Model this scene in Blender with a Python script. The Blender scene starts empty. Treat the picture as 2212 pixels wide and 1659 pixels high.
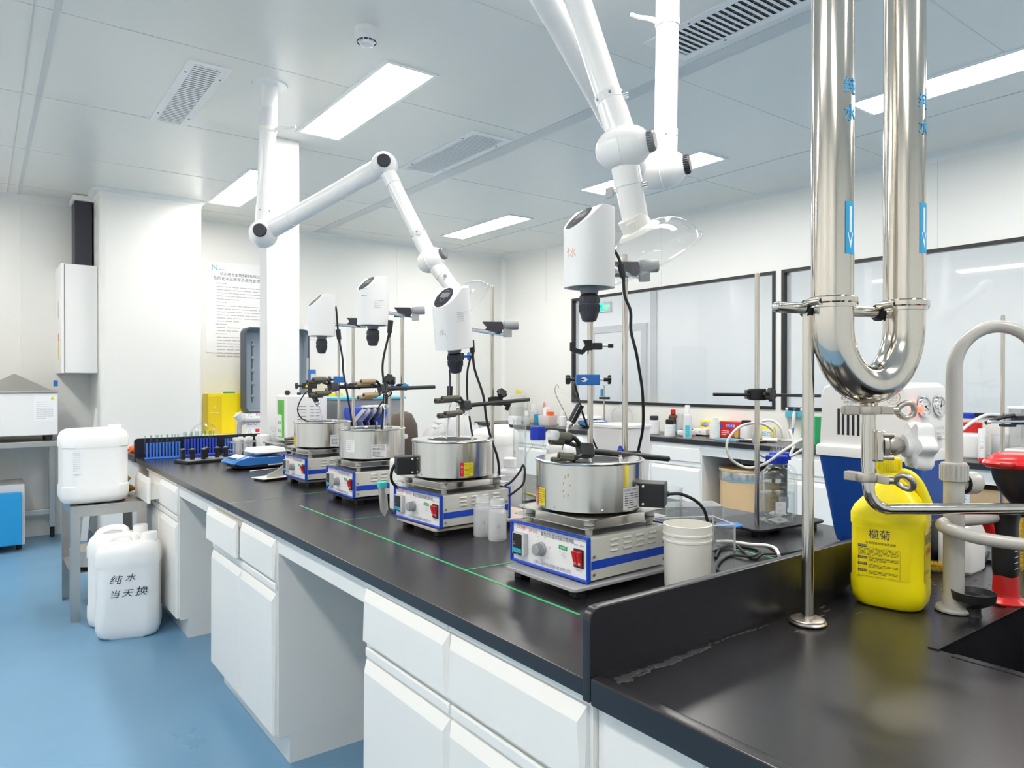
import bpy, bmesh, math, random
from mathutils import Vector, Matrix
random.seed(11)
S = bpy.context.scene
C = S.collection
PI = math.pi

# ------------------------------------------------------------------ camera, world, view
FPX, YAW, PITCH, CAMZ = 1542.0, math.radians(36.71), math.radians(-0.25), 1.35
cd = bpy.data.cameras.new('camera')
cd.sensor_width = 36.0
cd.lens = FPX / 2212 * 36.0
cd.clip_start = 0.02
cam = bpy.data.objects.new('camera', cd)
cam.location = (0, 0, CAMZ)
cam.rotation_euler = (PI / 2 + PITCH, 0, -YAW)
C.objects.link(cam)
S.camera = cam
S.view_settings.view_transform = 'Standard'
S.view_settings.look = 'None'
S.view_settings.gamma = 1.0
S.view_settings.exposure = 2.07
S.view_settings.use_curve_mapping = False
S.cycles.max_bounces = 16
S.cycles.diffuse_bounces = 7
S.cycles.glossy_bounces = 6
S.cycles.transparent_max_bounces = 24
S.cycles.caustics_reflective = False
S.cycles.sample_clamp_indirect = 6.0
wd = bpy.data.worlds.new('world')
S.world = wd
wd.use_nodes = True
wd.node_tree.nodes['Background'].inputs[0].default_value = (0.8, 0.85, 0.9, 1)
wd.node_tree.nodes['Background'].inputs[1].default_value = 0.3
LAMP = 7.5          # emission of the ceiling panels

# ------------------------------------------------------------------ helpers
_R = Vector((math.cos(YAW), -math.sin(YAW), 0))
_F0 = Vector((math.sin(YAW), math.cos(YAW), 0))
_Z = Vector((0, 0, 1))
_F = _F0 * math.cos(PITCH) + _Z * math.sin(PITCH)
_U = _Z * math.cos(PITCH) - _F0 * math.sin(PITCH)

def ray(u, v):
    return _F + _R * ((u - 1106) / FPX) + _U * ((829.5 - v) / FPX)

def G(u, v, z=0.85):
    """place on the horizontal plane z"""
    r = ray(u, v)
    return Vector((0, 0, CAMZ)) + r * ((z - CAMZ) / r.z)

def D(u, v, d):
    """place at distance d along the view axis"""
    return Vector((0, 0, CAMZ)) + ray(u, v) * d

def AX(u, v, x):
    r = ray(u, v)
    return Vector((0, 0, CAMZ)) + r * (x / r.x)

def AY(u, v, y):
    r = ray(u, v)
    return Vector((0, 0, CAMZ)) + r * (y / r.y)

def HZ(v, p):
    d0 = p[0] * _F0.x + p[1] * _F0.y
    t = (829.5 - v) / FPX
    return CAMZ + (t * d0 + d0 * math.sin(PITCH))

def mat(name, col, rough=0.5, metal=0.0, trans=0.0, ior=1.45, emit=None, es=0.0, spec=0.5, coat=0.0,
        var=0.0, vscale=8.0, bump=0.0, bscale=60.0, alpha=1.0, rvar=0.0, stretch=None, sss=0.0):
    m = bpy.data.materials.new(name)
    m.use_nodes = True
    nt = m.node_tree
    b = nt.nodes['Principled BSDF']
    I = b.inputs
    I['Base Color'].default_value = (*col, 1)
    I['Roughness'].default_value = rough
    I['Metallic'].default_value = metal
    I['Transmission Weight'].default_value = trans
    I['IOR'].default_value = ior
    I['Specular IOR Level'].default_value = spec
    I['Coat Weight'].default_value = coat
    I['Alpha'].default_value = alpha
    if sss:
        I['Subsurface Weight'].default_value = sss
        I['Subsurface Radius'].default_value = (0.02, 0.02, 0.02)
    if emit:
        I['Emission Color'].default_value = (*emit, 1)
        I['Emission Strength'].default_value = es
    if var or bump or rvar:
        tc = nt.nodes.new('ShaderNodeTexCoord')
        mp = nt.nodes.new('ShaderNodeMapping')
        nt.links.new(tc.outputs['Object'], mp.inputs[0])
        if stretch:
            mp.inputs['Scale'].default_value = stretch
        def noise(sc):
            n = nt.nodes.new('ShaderNodeTexNoise')
            n.inputs['Scale'].default_value = sc
            n.inputs['Detail'].default_value = 5
            nt.links.new(mp.outputs[0], n.inputs['Vector'])
            return n
        if var:
            n = noise(vscale)
            mx = nt.nodes.new('ShaderNodeMix')
            mx.data_type = 'RGBA'
            mx.inputs[6].default_value = (*[c * (1 - var) for c in col], 1)
            mx.inputs[7].default_value = (*[min(1, c * (1 + var)) for c in col], 1)
            nt.links.new(n.outputs['Fac'], mx.inputs[0])
            nt.links.new(mx.outputs[2], I['Base Color'])
        if rvar:
            n = noise(vscale * 1.3)
            mr = nt.nodes.new('ShaderNodeMapRange')
            mr.inputs[1].default_value = 0.3
            mr.inputs[2].default_value = 0.7
            mr.inputs[3].default_value = max(0.02, rough - rvar)
            mr.inputs[4].default_value = rough + rvar
            nt.links.new(n.outputs['Fac'], mr.inputs[0])
            nt.links.new(mr.outputs[0], I['Roughness'])
        if bump:
            n = noise(bscale)
            bp = nt.nodes.new('ShaderNodeBump')
            bp.inputs['Strength'].default_value = bump
            bp.inputs['Distance'].default_value = 0.002
            nt.links.new(n.outputs['Fac'], bp.inputs['Height'])
            nt.links.new(bp.outputs[0], I['Normal'])
    return m

def glassy(name, tint=(1, 1, 1), ior=1.45, haze=0.0, hcol=(0.95, 0.95, 0.95), edge=1.0, power=3.0):
    """thin-walled clear glass or plastic: straight-through light plus surface reflection, optionally hazy"""
    m = bpy.data.materials.new(name)
    m.use_nodes = True
    nt = m.node_tree
    nt.nodes.clear()
    out = nt.nodes.new('ShaderNodeOutputMaterial')
    tr = nt.nodes.new('ShaderNodeBsdfTransparent')
    tr.inputs[0].default_value = (*tint, 1)
    gl = nt.nodes.new('ShaderNodeBsdfGlossy')
    gl.inputs['Roughness'].default_value = 0.03
    lw = nt.nodes.new('ShaderNodeLayerWeight')
    lw.inputs[0].default_value = 0.5
    pw_ = nt.nodes.new('ShaderNodeMath')
    pw_.operation = 'POWER'
    pw_.inputs[1].default_value = power
    nt.links.new(lw.outputs['Facing'], pw_.inputs[0])
    fr = nt.nodes.new('ShaderNodeMapRange')
    r0 = ((ior - 1) / (ior + 1)) ** 2
    fr.inputs[3].default_value = r0 * edge
    fr.inputs[4].default_value = min(1.0, 0.85 * edge)
    nt.links.new(pw_.outputs[0], fr.inputs[0])
    last = tr
    if haze:
        df = nt.nodes.new('ShaderNodeBsdfDiffuse')
        df.inputs[0].default_value = (*hcol, 1)
        tl = nt.nodes.new('ShaderNodeBsdfTranslucent')
        tl.inputs[0].default_value = (*hcol, 1)
        a = nt.nodes.new('ShaderNodeMixShader')
        a.inputs[0].default_value = 0.5
        nt.links.new(df.outputs[0], a.inputs[1])
        nt.links.new(tl.outputs[0], a.inputs[2])
        b = nt.nodes.new('ShaderNodeMixShader')
        b.inputs[0].default_value = haze
        nt.links.new(tr.outputs[0], b.inputs[1])
        nt.links.new(a.outputs[0], b.inputs[2])
        last = b
    mx = nt.nodes.new('ShaderNodeMixShader')
    nt.links.new(fr.outputs[0], mx.inputs[0])
    nt.links.new(last.outputs[0], mx.inputs[1])
    nt.links.new(gl.outputs[0], mx.inputs[2])
    nt.links.new(mx.outputs[0], out.inputs[0])
    return m

def frame(o, x, y):
    x = Vector(x).normalized()
    y = Vector(y)
    z = x.cross(y).normalized()
    y = z.cross(x)
    m = Matrix.Identity(4)
    for i in range(3):
        m[i][0], m[i][1], m[i][2], m[i][3] = x[i], y[i], z[i], o[i]
    return m

def T(x=0, y=0, z=0):
    return Matrix.Translation((x, y, z))

def RZ(a):
    return Matrix.Rotation(a, 4, 'Z')

def RX(a):
    return Matrix.Rotation(a, 4, 'X')

def RY(a):
    return Matrix.Rotation(a, 4, 'Y')

def spline(pts, n=8):
    """Catmull-Rom through the points"""
    P = [Vector(p) for p in pts]
    if len(P) < 3:
        return P
    Q = [P[0] * 2 - P[1]] + P + [P[-1] * 2 - P[-2]]
    out = []
    for i in range(1, len(Q) - 2):
        a, b, c, d = Q[i - 1], Q[i], Q[i + 1], Q[i + 2]
        for k in range(n):
            t = k / n
            out.append(0.5 * ((2 * b) + (c - a) * t + (2 * a - 5 * b + 4 * c - d) * t * t + (3 * b - a - 3 * c + d) * t ** 3))
    out.append(P[-1])
    return out

_glyphs = {}
def glyph(txt, align='CENTER'):
    k = (txt, align)
    if k not in _glyphs:
        cu = bpy.data.curves.new('t', 'FONT')
        cu.body = txt
        cu.align_x = align
        cu.align_y = 'CENTER'
        cu.resolution_u = 2
        o = bpy.data.objects.new('t', cu)
        C.objects.link(o)
        dg = bpy.context.evaluated_depsgraph_get()
        me = o.evaluated_get(dg).to_mesh()
        _glyphs[k] = ([v.co.copy() for v in me.vertices], [tuple(p.vertices) for p in me.polygons])
        o.evaluated_get(dg).to_mesh_clear()
        bpy.data.objects.remove(o)
        bpy.data.curves.remove(cu)
    return _glyphs[k]

class MB:
    """collects shapes and links them as ONE mesh object"""
    def __init__(s, m=None):
        s.v, s.f, s.mi, s.mats = [], [], [], []
        s.M = Matrix.Identity(4)
        s.warp = None
        s.i = 0
        if m:
            s.mat(m)

    def mat(s, m):
        if m not in s.mats:
            s.mats.append(m)
        s.i = s.mats.index(m)
        return s

    def at(s, M=None):
        s.M = M if M is not None else Matrix.Identity(4)
        return s

    def add(s, vs, fs):
        n = len(s.v)
        for p in vs:
            p = Vector(p)
            if s.warp:
                p = s.warp(p)
            s.v.append(s.M @ p)
        for f in fs:
            s.f.append([n + i for i in f])
            s.mi.append(s.i)
        return s

    def addbm(s, bm):
        bm.verts.index_update()
        s.add([v.co.copy() for v in bm.verts], [[v.index for v in f.verts] for f in bm.faces])
        bm.free()
        return s

    def box(s, x0, x1, y0, y1, z0, z1, b=0.0, seg=2):
        if b <= 0:
            vs = [(x, y, z) for z in (z0, z1) for y in (y0, y1) for x in (x0, x1)]
            return s.add(vs, [(0, 2, 3, 1), (4, 5, 7, 6), (0, 1, 5, 4), (2, 6, 7, 3), (0, 4, 6, 2), (1, 3, 7, 5)])
        bm = bmesh.new()
        bmesh.ops.create_cube(bm, size=1)
        for v in bm.verts:
            v.co = ((x0 + x1) / 2 + v.co.x * (x1 - x0), (y0 + y1) / 2 + v.co.y * (y1 - y0), (z0 + z1) / 2 + v.co.z * (z1 - z0))
        bmesh.ops.bevel(bm, geom=list(bm.edges), offset=b, segments=seg, affect='EDGES', profile=0.5)
        return s.addbm(bm)

    def cb(s, c, d, b=0.0, seg=2):
        return s.box(c[0] - d[0] / 2, c[0] + d[0] / 2, c[1] - d[1] / 2, c[1] + d[1] / 2, c[2] - d[2] / 2, c[2] + d[2] / 2, b, seg)

    def loft(s, rings, caps=(True, True), closed=False):
        n = len(rings[0])
        vs = [p for r in rings for p in r]
        fs = []
        m = len(rings)
        for k in range(m if closed else m - 1):
            a, b = k * n, ((k + 1) % m) * n
            for i in range(n):
                j = (i + 1) % n
                fs.append((a + i, a + j, b + j, b + i))
        if not closed:
            if caps[0]:
                fs.append(tuple(range(n - 1, -1, -1)))
            if caps[1]:
                fs.append(tuple((m - 1) * n + i for i in range(n)))
        return s.add(vs, fs)

    def lathe(s, prof, n=32, c=(0, 0, 0), caps=(True, True)):
        rings = [[(c[0] + max(r, 1e-5) * math.cos(2 * PI * i / n), c[1] + max(r, 1e-5) * math.sin(2 * PI * i / n), c[2] + z)
                  for i in range(n)] for r, z in prof]
        return s.loft(rings, caps)

    def tube(s, pts, r, n=10, smooth=8, closed=False, caps=True):
        P = spline(pts, smooth) if smooth else [Vector(p) for p in pts]
        N = len(P)
        rr = r if isinstance(r, (list, tuple)) else None
        rings = []
        up = None
        for k in range(N):
            if closed:
                t = (P[(k + 1) % N] - P[k - 1]).normalized()
            else:
                t = (P[min(k + 1, N - 1)] - P[max(k - 1, 0)]).normalized()
            if up is None:
                up = Vector((0, 0, 1)) if abs(t.z) < 0.9 else Vector((1, 0, 0))
            a = (up - t * up.dot(t))
            if a.length < 1e-6:
                a = t.orthogonal()
            a.normalize()
            up = a
            b = t.cross(a)
            if rr:
                q = k / (N - 1) * (len(rr) - 1)
                i0 = min(int(q), len(rr) - 2)
                rad = rr[i0] + (rr[i0 + 1] - rr[i0]) * (q - i0)
            else:
                rad = r
            rings.append([P[k] + a * (rad * math.cos(2 * PI * i / n)) + b * (rad * math.sin(2 * PI * i / n)) for i in range(n)])
        return s.loft(rings, (caps, caps), closed)

    def cyl(s, p0, p1, r0, r1=None, n=24, caps=True):
        p0, p1 = Vector(p0), Vector(p1)
        t = (p1 - p0).normalized()
        a = t.orthogonal().normalized()
        b = t.cross(a)
        r1 = r0 if r1 is None else r1
        rings = [[p + a * (r * math.cos(2 * PI * i / n)) + b * (r * math.sin(2 * PI * i / n)) for i in range(n)]
                 for p, r in ((p0, r0), (p1, r1))]
        return s.loft(rings, (caps, caps))

    def rr(s, secs, k=5, caps=(True, True)):
        """stack of rounded rectangles (z, sx, sy, r[, ox, oy])"""
        rings = []
        for q in secs:
            z, sx, sy, r = q[:4]
            ox, oy = (q[4], q[5]) if len(q) > 5 else (0, 0)
            r = min(r, sx / 2 - 1e-5, sy / 2 - 1e-5)
            ring = []
            for cx, cy, a0 in ((sx / 2 - r, sy / 2 - r, 0), (-sx / 2 + r, sy / 2 - r, PI / 2),
                               (-sx / 2 + r, -sy / 2 + r, PI), (sx / 2 - r, -sy / 2 + r, 1.5 * PI)):
                for i in range(k + 1):
                    a = a0 + PI / 2 * i / k
                    ring.append((ox + cx + r * math.cos(a), oy + cy + r * math.sin(a), z))
            rings.append(ring)
        return s.loft(rings, caps)

    def prism(s, poly, z0, z1):
        return s.loft([[(x, y, z0) for x, y in poly], [(x, y, z1) for x, y in poly]])

    def sph(s, c, r, n=20, sc=(1, 1, 1)):
        m = n // 2
        rings = [[(c[0] + sc[0] * r * math.sin(PI * k / m) * math.cos(2 * PI * i / n) + (1e-6 if k in (0, m) else 0) * math.cos(i),
                   c[1] + sc[1] * r * math.sin(PI * k / m) * math.sin(2 * PI * i / n),
                   c[2] - sc[2] * r * math.cos(PI * k / m)) for i in range(n)] for k in range(1, m)]
        return s.loft(rings)

    def plate(s, x0, x1, y0, y1, z=0.0, nx=1):
        vs, fs = [], []
        for i in range(nx + 1):
            x = x0 + (x1 - x0) * i / nx
            vs += [(x, y0, z), (x, y1, z)]
        for i in range(nx):
            fs.append((2 * i, 2 * i + 2, 2 * i + 3, 2 * i + 1))
        return s.add(vs, fs)

    def disc(s, x, y, rx, ry, z=0.0, n=28, rot=0.0):
        ca, sa = math.cos(rot), math.sin(rot)
        return s.add([(x + rx * math.cos(2 * PI * i / n) * ca - ry * math.sin(2 * PI * i / n) * sa,
                       y + rx * math.cos(2 * PI * i / n) * sa + ry * math.sin(2 * PI * i / n) * ca, z) for i in range(n)],
                     [tuple(range(n))])

    def ringd(s, x, y, r0, r1, z=0.0, n=28):
        vs = []
        for r in (r0, r1):
            vs += [(x + r * math.cos(2 * PI * i / n), y + r * math.sin(2 * PI * i / n), z) for i in range(n)]
        return s.add(vs, [(i, n + i, n + (i + 1) % n, (i + 1) % n)[::-1] for i in range(n)])

    def text(s, txt, size, x=0, y=0, z=0.0004, align='CENTER', sx=1.0):
        v, f = glyph(txt, align)
        return s.add([(x + p.x * size * sx, y + p.y * size, z) for p in v], f)

    def lines(s, x0, x1, y0, n, dy, h, z=0.0004, last=0.6, gap=0.12):
        """rows of small print: each row broken into short runs"""
        for k in range(n):
            xe = x1 if k < n - 1 else x0 + (x1 - x0) * last
            x = x0
            while x < xe - 1e-6:
                w = min(xe - x, (x1 - x0) * random.uniform(0.10, 0.22))
                s.plate(x, x + w * (1 - gap), y0 - k * dy - h / 2, y0 - k * dy + h / 2, z)
                x += w
        return s

    def build(s, name, parent=None, auto=38):
        me = bpy.data.meshes.new(name)
        me.from_pydata([tuple(v) for v in s.v], [], s.f)
        for m in s.mats:
            me.materials.append(m)
        me.polygons.foreach_set('material_index', s.mi)
        me.update()
        if auto:
            me.polygons.foreach_set('use_smooth', [True] * len(me.polygons))
            me.set_sharp_from_angle(angle=math.radians(auto))
        o = bpy.data.objects.new(name, me)
        C.objects.link(o)
        if auto:
            o.modifiers.new('weighted_normals', 'WEIGHTED_NORMAL').keep_sharp = True
        if parent:
            o.parent = parent
        return o

def thing(name, label, cat, loc=(0, 0, 0), rz=0.0, group=None):
    o = bpy.data.objects.new(name, None)
    o.empty_display_size = 0.05
    C.objects.link(o)
    o.location = loc
    o.rotation_euler = (0, 0, rz)
    return tag(o, label, cat, group)

def tag(o, label, cat, group=None, loc=None, rz=None):
    o['label'] = label
    o['category'] = cat
    if group:
        o['group'] = group
    if loc is not None:
        o.location = loc
    if rz is not None:
        o.rotation_euler = (0, 0, rz)
    return o

def struct(mb, name, parent=None, auto=38):
    o = mb.build(name, parent, auto)
    o['kind'] = 'structure'
    return o

def dup(root, loc, rz=None, label=None, group=None):
    r = root.copy()
    C.objects.link(r)
    r.location = loc
    if rz is not None:
        r.rotation_euler = (0, 0, rz)
    if label:
        r['label'] = label
    if group:
        r['group'] = group
    for ch in list(root.children):
        c = ch.copy()
        C.objects.link(c)
        c.parent = r
        for g in ch.children:
            d = g.copy()
            C.objects.link(d)
            d.parent = c
    return r

def wrap(R, a0):
    """bend a flat label onto a cylinder of radius R about Z, its middle at angle a0"""
    def w(p):
        a = a0 + p.x / R
        return Vector(((R + p.z) * math.cos(a), (R + p.z) * math.sin(a), p.y))
    return w

FACE_NX = lambda x, y, z: frame((x, y, z), (0, -1, 0), (0, 0, 1))      # a sheet facing -X
FACE_NY = lambda x, y, z: frame((x, y, z), (1, 0, 0), (0, 0, 1))       # a sheet facing -Y

# ------------------------------------------------------------------ materials
M = {}
M['wall'] = mat('wall_paint', (0.80, 0.80, 0.775), 0.35, spec=0.35, var=0.015, vscale=1.5)
M['ceil'] = mat('ceiling_panel', (0.83, 0.81, 0.765), 0.27, spec=0.5, var=0.02, vscale=0.8)
M['seam'] = mat('seam_grey', (0.66, 0.66, 0.65), 0.4)
M['strip'] = mat('seam_strip', (0.62, 0.63, 0.63), 0.3)
M['cove'] = mat('cove_white', (0.82, 0.82, 0.80), 0.3)
M['floor'] = mat('blue_epoxy_floor', (0.15, 0.305, 0.465), 0.32, spec=0.45, var=0.05, vscale=2.0, rvar=0.05, bump=0.04, bscale=25)
M['lamp'] = mat('lamp_diffuser', (1, 1, 1), 0.5, emit=(1, 0.942, 0.875), es=LAMP)
M['corridorfill'] = mat('corridor_fill_light', (1, 1, 1), 0.5, emit=(1, 0.942, 0.875), es=LAMP * 0.5)  # for the unseen panels added to brighten the corridor
M['lampframe'] = mat('lamp_frame', (0.86, 0.86, 0.85), 0.35)
M['blackframe'] = mat('window_black', (0.02, 0.021, 0.023), 0.3)
M['glasswin'] = glassy('window_glass', (0.975, 0.985, 0.985), 1.5, power=5.0)
M['cab'] = mat('cabinet_white', (0.83, 0.815, 0.785), 0.28, spec=0.45, var=0.01, vscale=2)
M['cabside'] = M['cab']
M['cabdark'] = mat('cabinet_gap', (0.16, 0.17, 0.19), 0.6)
M['top'] = mat('worktop_black', (0.014, 0.0135, 0.017), 0.27, spec=0.7, var=0.08, vscale=40, bump=0.006, bscale=400)
M['topedge'] = M['top']
M['white'] = mat('white_plastic', (0.84, 0.84, 0.84), 0.32)
M['white2'] = mat('white_satin', (0.80, 0.80, 0.795), 0.42, var=0.01)
M['armwhite'] = mat('arm_white', (0.86, 0.86, 0.855), 0.2, spec=0.5)
M['cream'] = mat('cream_plastic', (0.87, 0.855, 0.80), 0.45)
M['hdpe'] = mat('milky_plastic', (0.87, 0.87, 0.865), 0.38, sss=0.15)
M['blackp'] = mat('black_plastic', (0.016, 0.016, 0.019), 0.38)
M['darkp'] = mat('charcoal_plastic', (0.035, 0.036, 0.05), 0.45)
M['rubber'] = mat('black_rubber', (0.012, 0.012, 0.014), 0.5)
M['greyp'] = mat('grey_plastic', (0.22, 0.23, 0.25), 0.45)
M['midgrey'] = mat('mid_grey', (0.36, 0.37, 0.38), 0.4)
M['lightgrey'] = mat('light_grey', (0.6, 0.6, 0.61), 0.4)
M['steel'] = mat('polished_steel_reflections', (0.68, 0.635, 0.57), 0.12, 1.0, var=0.14, rvar=0.03, vscale=5, stretch=(8, 8, 0.04))  # vertical dark streaks of reflection painted into the steel colour
M['brushed'] = mat('brushed_steel', (0.66, 0.645, 0.62), 0.22, 1.0, rvar=0.04, vscale=10, stretch=(6, 6, 0.1), var=0.04)
M['chrome'] = mat('chrome', (0.82, 0.82, 0.83), 0.07, 1.0)
M['bath'] = mat('bath_brushed_reflections', (0.70, 0.675, 0.63), 0.19, 1.0, var=0.20, vscale=3.5, stretch=(7, 7, 0.05), rvar=0.03)  # brushed steel, with light and dark reflection bands put into the colour
M['rod'] = mat('rod_steel', (0.62, 0.58, 0.52), 0.22, 1.0, var=0.12, vscale=20, stretch=(1, 1, 0.3))
M['castst'] = mat('cast_steel', (0.52, 0.48, 0.43), 0.36, 1.0)
M['stainless'] = mat('stainless_table', (0.55, 0.54, 0.52), 0.34, 1.0, var=0.06, vscale=6)
M['body'] = mat('stirrer_beige', (0.64, 0.64, 0.585), 0.4)
M['blue'] = mat('stirrer_blue', (0.010, 0.065, 0.52), 0.35)
M['panel'] = mat('panel_white', (0.84, 0.84, 0.85), 0.4)
M['ink'] = mat('ink_black', (0.03, 0.03, 0.035), 0.6)
M['inkgrey'] = mat('ink_grey', (0.25, 0.25, 0.27), 0.6)
M['inkpale'] = mat('ink_pale', (0.50, 0.50, 0.51), 0.6)
M['inkred'] = mat('ink_red', (0.62, 0.03, 0.06), 0.6)
M['inkblue'] = mat('ink_blue', (0.03, 0.12, 0.45), 0.6)
M['inkcyan'] = mat('ink_cyan', (0.02, 0.36, 0.68), 0.5)
M['inkorange'] = mat('ink_orange', (0.75, 0.25, 0.10), 0.6)
M['paper'] = mat('paper_white', (0.84, 0.85, 0.87), 0.6)
M['sticker'] = mat('label_silver', (0.74, 0.75, 0.77), 0.4)
M['yellowl'] = mat('label_yellow', (0.80, 0.66, 0.01), 0.5)
M['redl'] = mat('label_red', (0.62, 0.02, 0.03), 0.5)
M['green'] = mat('label_green', (0.01, 0.40, 0.13), 0.5)
M['cyan'] = mat('display_cyan', (0.03, 0.50, 0.66), 0.4)
M['redsw'] = mat('switch_red', (0.60, 0.012, 0.02), 0.25)
M['yellow'] = mat('jug_yellow', (0.95, 0.79, 0.004), 0.33)
M['jugprint'] = mat('jug_label_yellow', (0.93, 0.75, 0.003), 0.35)
M['navy'] = mat('print_navy', (0.02, 0.03, 0.16), 0.5)
M['bucket'] = mat('bucket_blue', (0.008, 0.075, 0.40), 0.35, var=0.06, vscale=12)
M['faucet'] = mat('faucet_grey', (0.50, 0.485, 0.455), 0.25, spec=0.5)
M['red'] = mat('red_plastic', (0.62, 0.02, 0.02), 0.3)
M['orange'] = mat('orange_plastic', (0.85, 0.15, 0.03), 0.4)
M['bluecap'] = mat('cap_blue', (0.012, 0.045, 0.52), 0.35)
M['clampblue'] = mat('clamp_blue', (0.015, 0.15, 0.52), 0.4)
M['brightblue'] = mat('knob_blue', (0.02, 0.27, 0.66), 0.35)
M['teal'] = mat('cap_teal', (0.06, 0.62, 0.58), 0.4)
M['tan'] = mat('tan_sleeve', (0.42, 0.31, 0.19), 0.45)
M['olive'] = mat('olive_sleeve', (0.12, 0.115, 0.085), 0.3)
M['glass'] = glassy('clear_glass', (0.985, 0.995, 0.99), 1.42, edge=0.8)
M['acrylic'] = glassy('clear_acrylic', (0.975, 0.985, 0.985), 1.5, haze=0.035, edge=1.0)
M['tubeglass'] = glassy('green_tinted_glass', (0.72, 0.86, 0.84), 1.5, edge=1.5)
M['tubeplastic'] = glassy('tube_plastic', (0.95, 0.97, 0.97), 1.45, haze=0.30, edge=1.3)
M['dome'] = glassy('hood_dome', (0.97, 0.98, 0.985), 1.42, haze=0.09, edge=1.0, power=4.0)  # white haze raised to stand in for reflections on the clear dome
M['milky'] = glassy('frosted_plastic', (0.95, 0.96, 0.97), 1.4, haze=0.70, hcol=(0.96, 0.97, 0.98))
M['water'] = glassy('water_body', (0.975, 0.985, 0.985), 1.33)
M['hose'] = mat('silicone_hose', (0.80, 0.80, 0.75), 0.35, sss=0.2)
M['yellowbox'] = mat('yellow_box', (0.86, 0.70, 0.005), 0.5)
M['yellowshade'] = mat('yellow_box_shaded_side', (0.74, 0.56, 0.005), 0.5)  # darker copy of the box yellow, shade of the side painted in
M['case'] = mat('case_grey_blue', (0.24, 0.29, 0.34), 0.5)
M['casedark'] = mat('case_edge', (0.055, 0.075, 0.10), 0.5)
M['cardboard'] = mat('drum_cardboard', (0.66, 0.45, 0.24), 0.6, var=0.05)
M['cardedge'] = mat('drum_edge', (0.55, 0.40, 0.22), 0.6)
M['brown'] = mat('brown_glass', (0.07, 0.02, 0.008), 0.15)
M['rust'] = mat('rusty_paint', (0.56, 0.48, 0.40), 0.55, var=0.35, vscale=40)
M['plategrey'] = mat('plate_grey', (0.40, 0.40, 0.41), 0.4, var=0.12, vscale=60)
M['tape'] = mat('green_tape', (0.03, 0.45, 0.16), 0.35, var=0.25, vscale=14)
M['rackblue'] = mat('rack_blue', (0.05, 0.19, 0.74), 0.4)
M['rackblue2'] = mat('rack_deep_blue', (0.03, 0.08, 0.66), 0.4)
M['balblue'] = mat('balance_blue', (0.03, 0.17, 0.52), 0.35)
M['ovenblue'] = mat('oven_blue', (0.02, 0.30, 0.63), 0.4)
M['bag'] = mat('glove_amber', (0.60, 0.26, 0.02), 0.5)
M['brownrub'] = mat('brown_grey', (0.10, 0.075, 0.06), 0.5)
M['lidteal'] = mat('lid_teal', (0.10, 0.42, 0.55), 0.4)
M['greentab'] = mat('sticker_green', (0.10, 0.50, 0.05), 0.5)
M['pink'] = mat('pink_plastic', (0.75, 0.30, 0.28), 0.4)
M['exit'] = mat('exit_green', (0.02, 0.8, 0.45), 0.4, emit=(0.0, 0.75, 0.25), es=0.9)
M['redlit'] = mat('lamp_red', (0.8, 0.05, 0.03), 0.25, emit=(1, 0.06, 0.03), es=1.4)
M['brush'] = mat('brush_yellow', (0.80, 0.62, 0.10), 0.6)
M['corridor'] = mat('corridor_wall', (0.86, 0.86, 0.86), 0.4)
M['doorgrey'] = mat('door_grey', (0.50, 0.51, 0.53), 0.4)
M['residue'] = mat('dried_residue', (0.055, 0.053, 0.055), 0.38, var=0.5, vscale=50)

# ------------------------------------------------------------------ the room
XL, XR, YF, YB, ZC = -1.6, 5.43, -2.6, 7.46, 2.95
XC0, XC1, YC = 0.80, 1.60, 6.78                # boxed-in column by the back wall
struct(MB(M['floor']).box(XL, XR + 2.4, YF, YB, -0.05, 0), 'floor')
struct(MB(M['ceil']).box(XL, XR + 0.1, YF, YB, ZC, ZC + 0.05), 'ceiling')
struct(MB(M['wall']).box(XL - 0.1, XR + 0.1, YB, YB + 0.1, 0, ZC), 'wall_back')
struct(MB(M['wall']).box(XL - 0.1, XL, YF, YB, 0, ZC), 'wall_left')
struct(MB(M['wall']).box(XL - 0.1, XR + 0.1, YF - 0.1, YF, 0, ZC), 'wall_front')
WZ0, WZ1 = 1.105, 2.285
W1, W2 = (3.53, 6.13), (0.62, 3.47)
w = MB(M['wall'])
w.box(XR, XR + 0.1, YF, YB, 0, WZ0).box(XR, XR + 0.1, YF, YB, WZ1, ZC)
w.box(XR, XR + 0.1, W1[1], YB, WZ0, WZ1).box(XR, XR + 0.1, W2[1], W1[0], WZ0, WZ1).box(XR, XR + 0.1, YF, W2[0], WZ0, WZ1)
struct(w, 'wall_right')
for i, (y0, y1) in enumerate((W1, W2)):
    t = bpy.data.objects.new('window_%d' % (i + 1), None)
    C.objects.link(t)
    t.location = (XR, y0, WZ0)
    t['kind'] = 'structure'
    L, h, b = y1 - y0, WZ1 - WZ0, 0.027
    f = MB(M['blackframe'])
    f.box(-0.012, 0.03, 0, L, 0, b).box(-0.012, 0.03, 0, L, h - b, h).box(-0.012, 0.03, 0, b, b, h - b).box(-0.012, 0.03, L - b, L, b, h - b)
    f.mat(M['lightgrey']).box(0.03, 0.06, b, b + 0.02, b, h - b).box(0.03, 0.06, L - b - 0.02, L - b, b, h - b)
    o = struct(f, 'window_frame', t)
    o = struct(MB(M['glasswin']).box(0.012, 0.018, b, L - b, b, h - b), 'pane', t)
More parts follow.
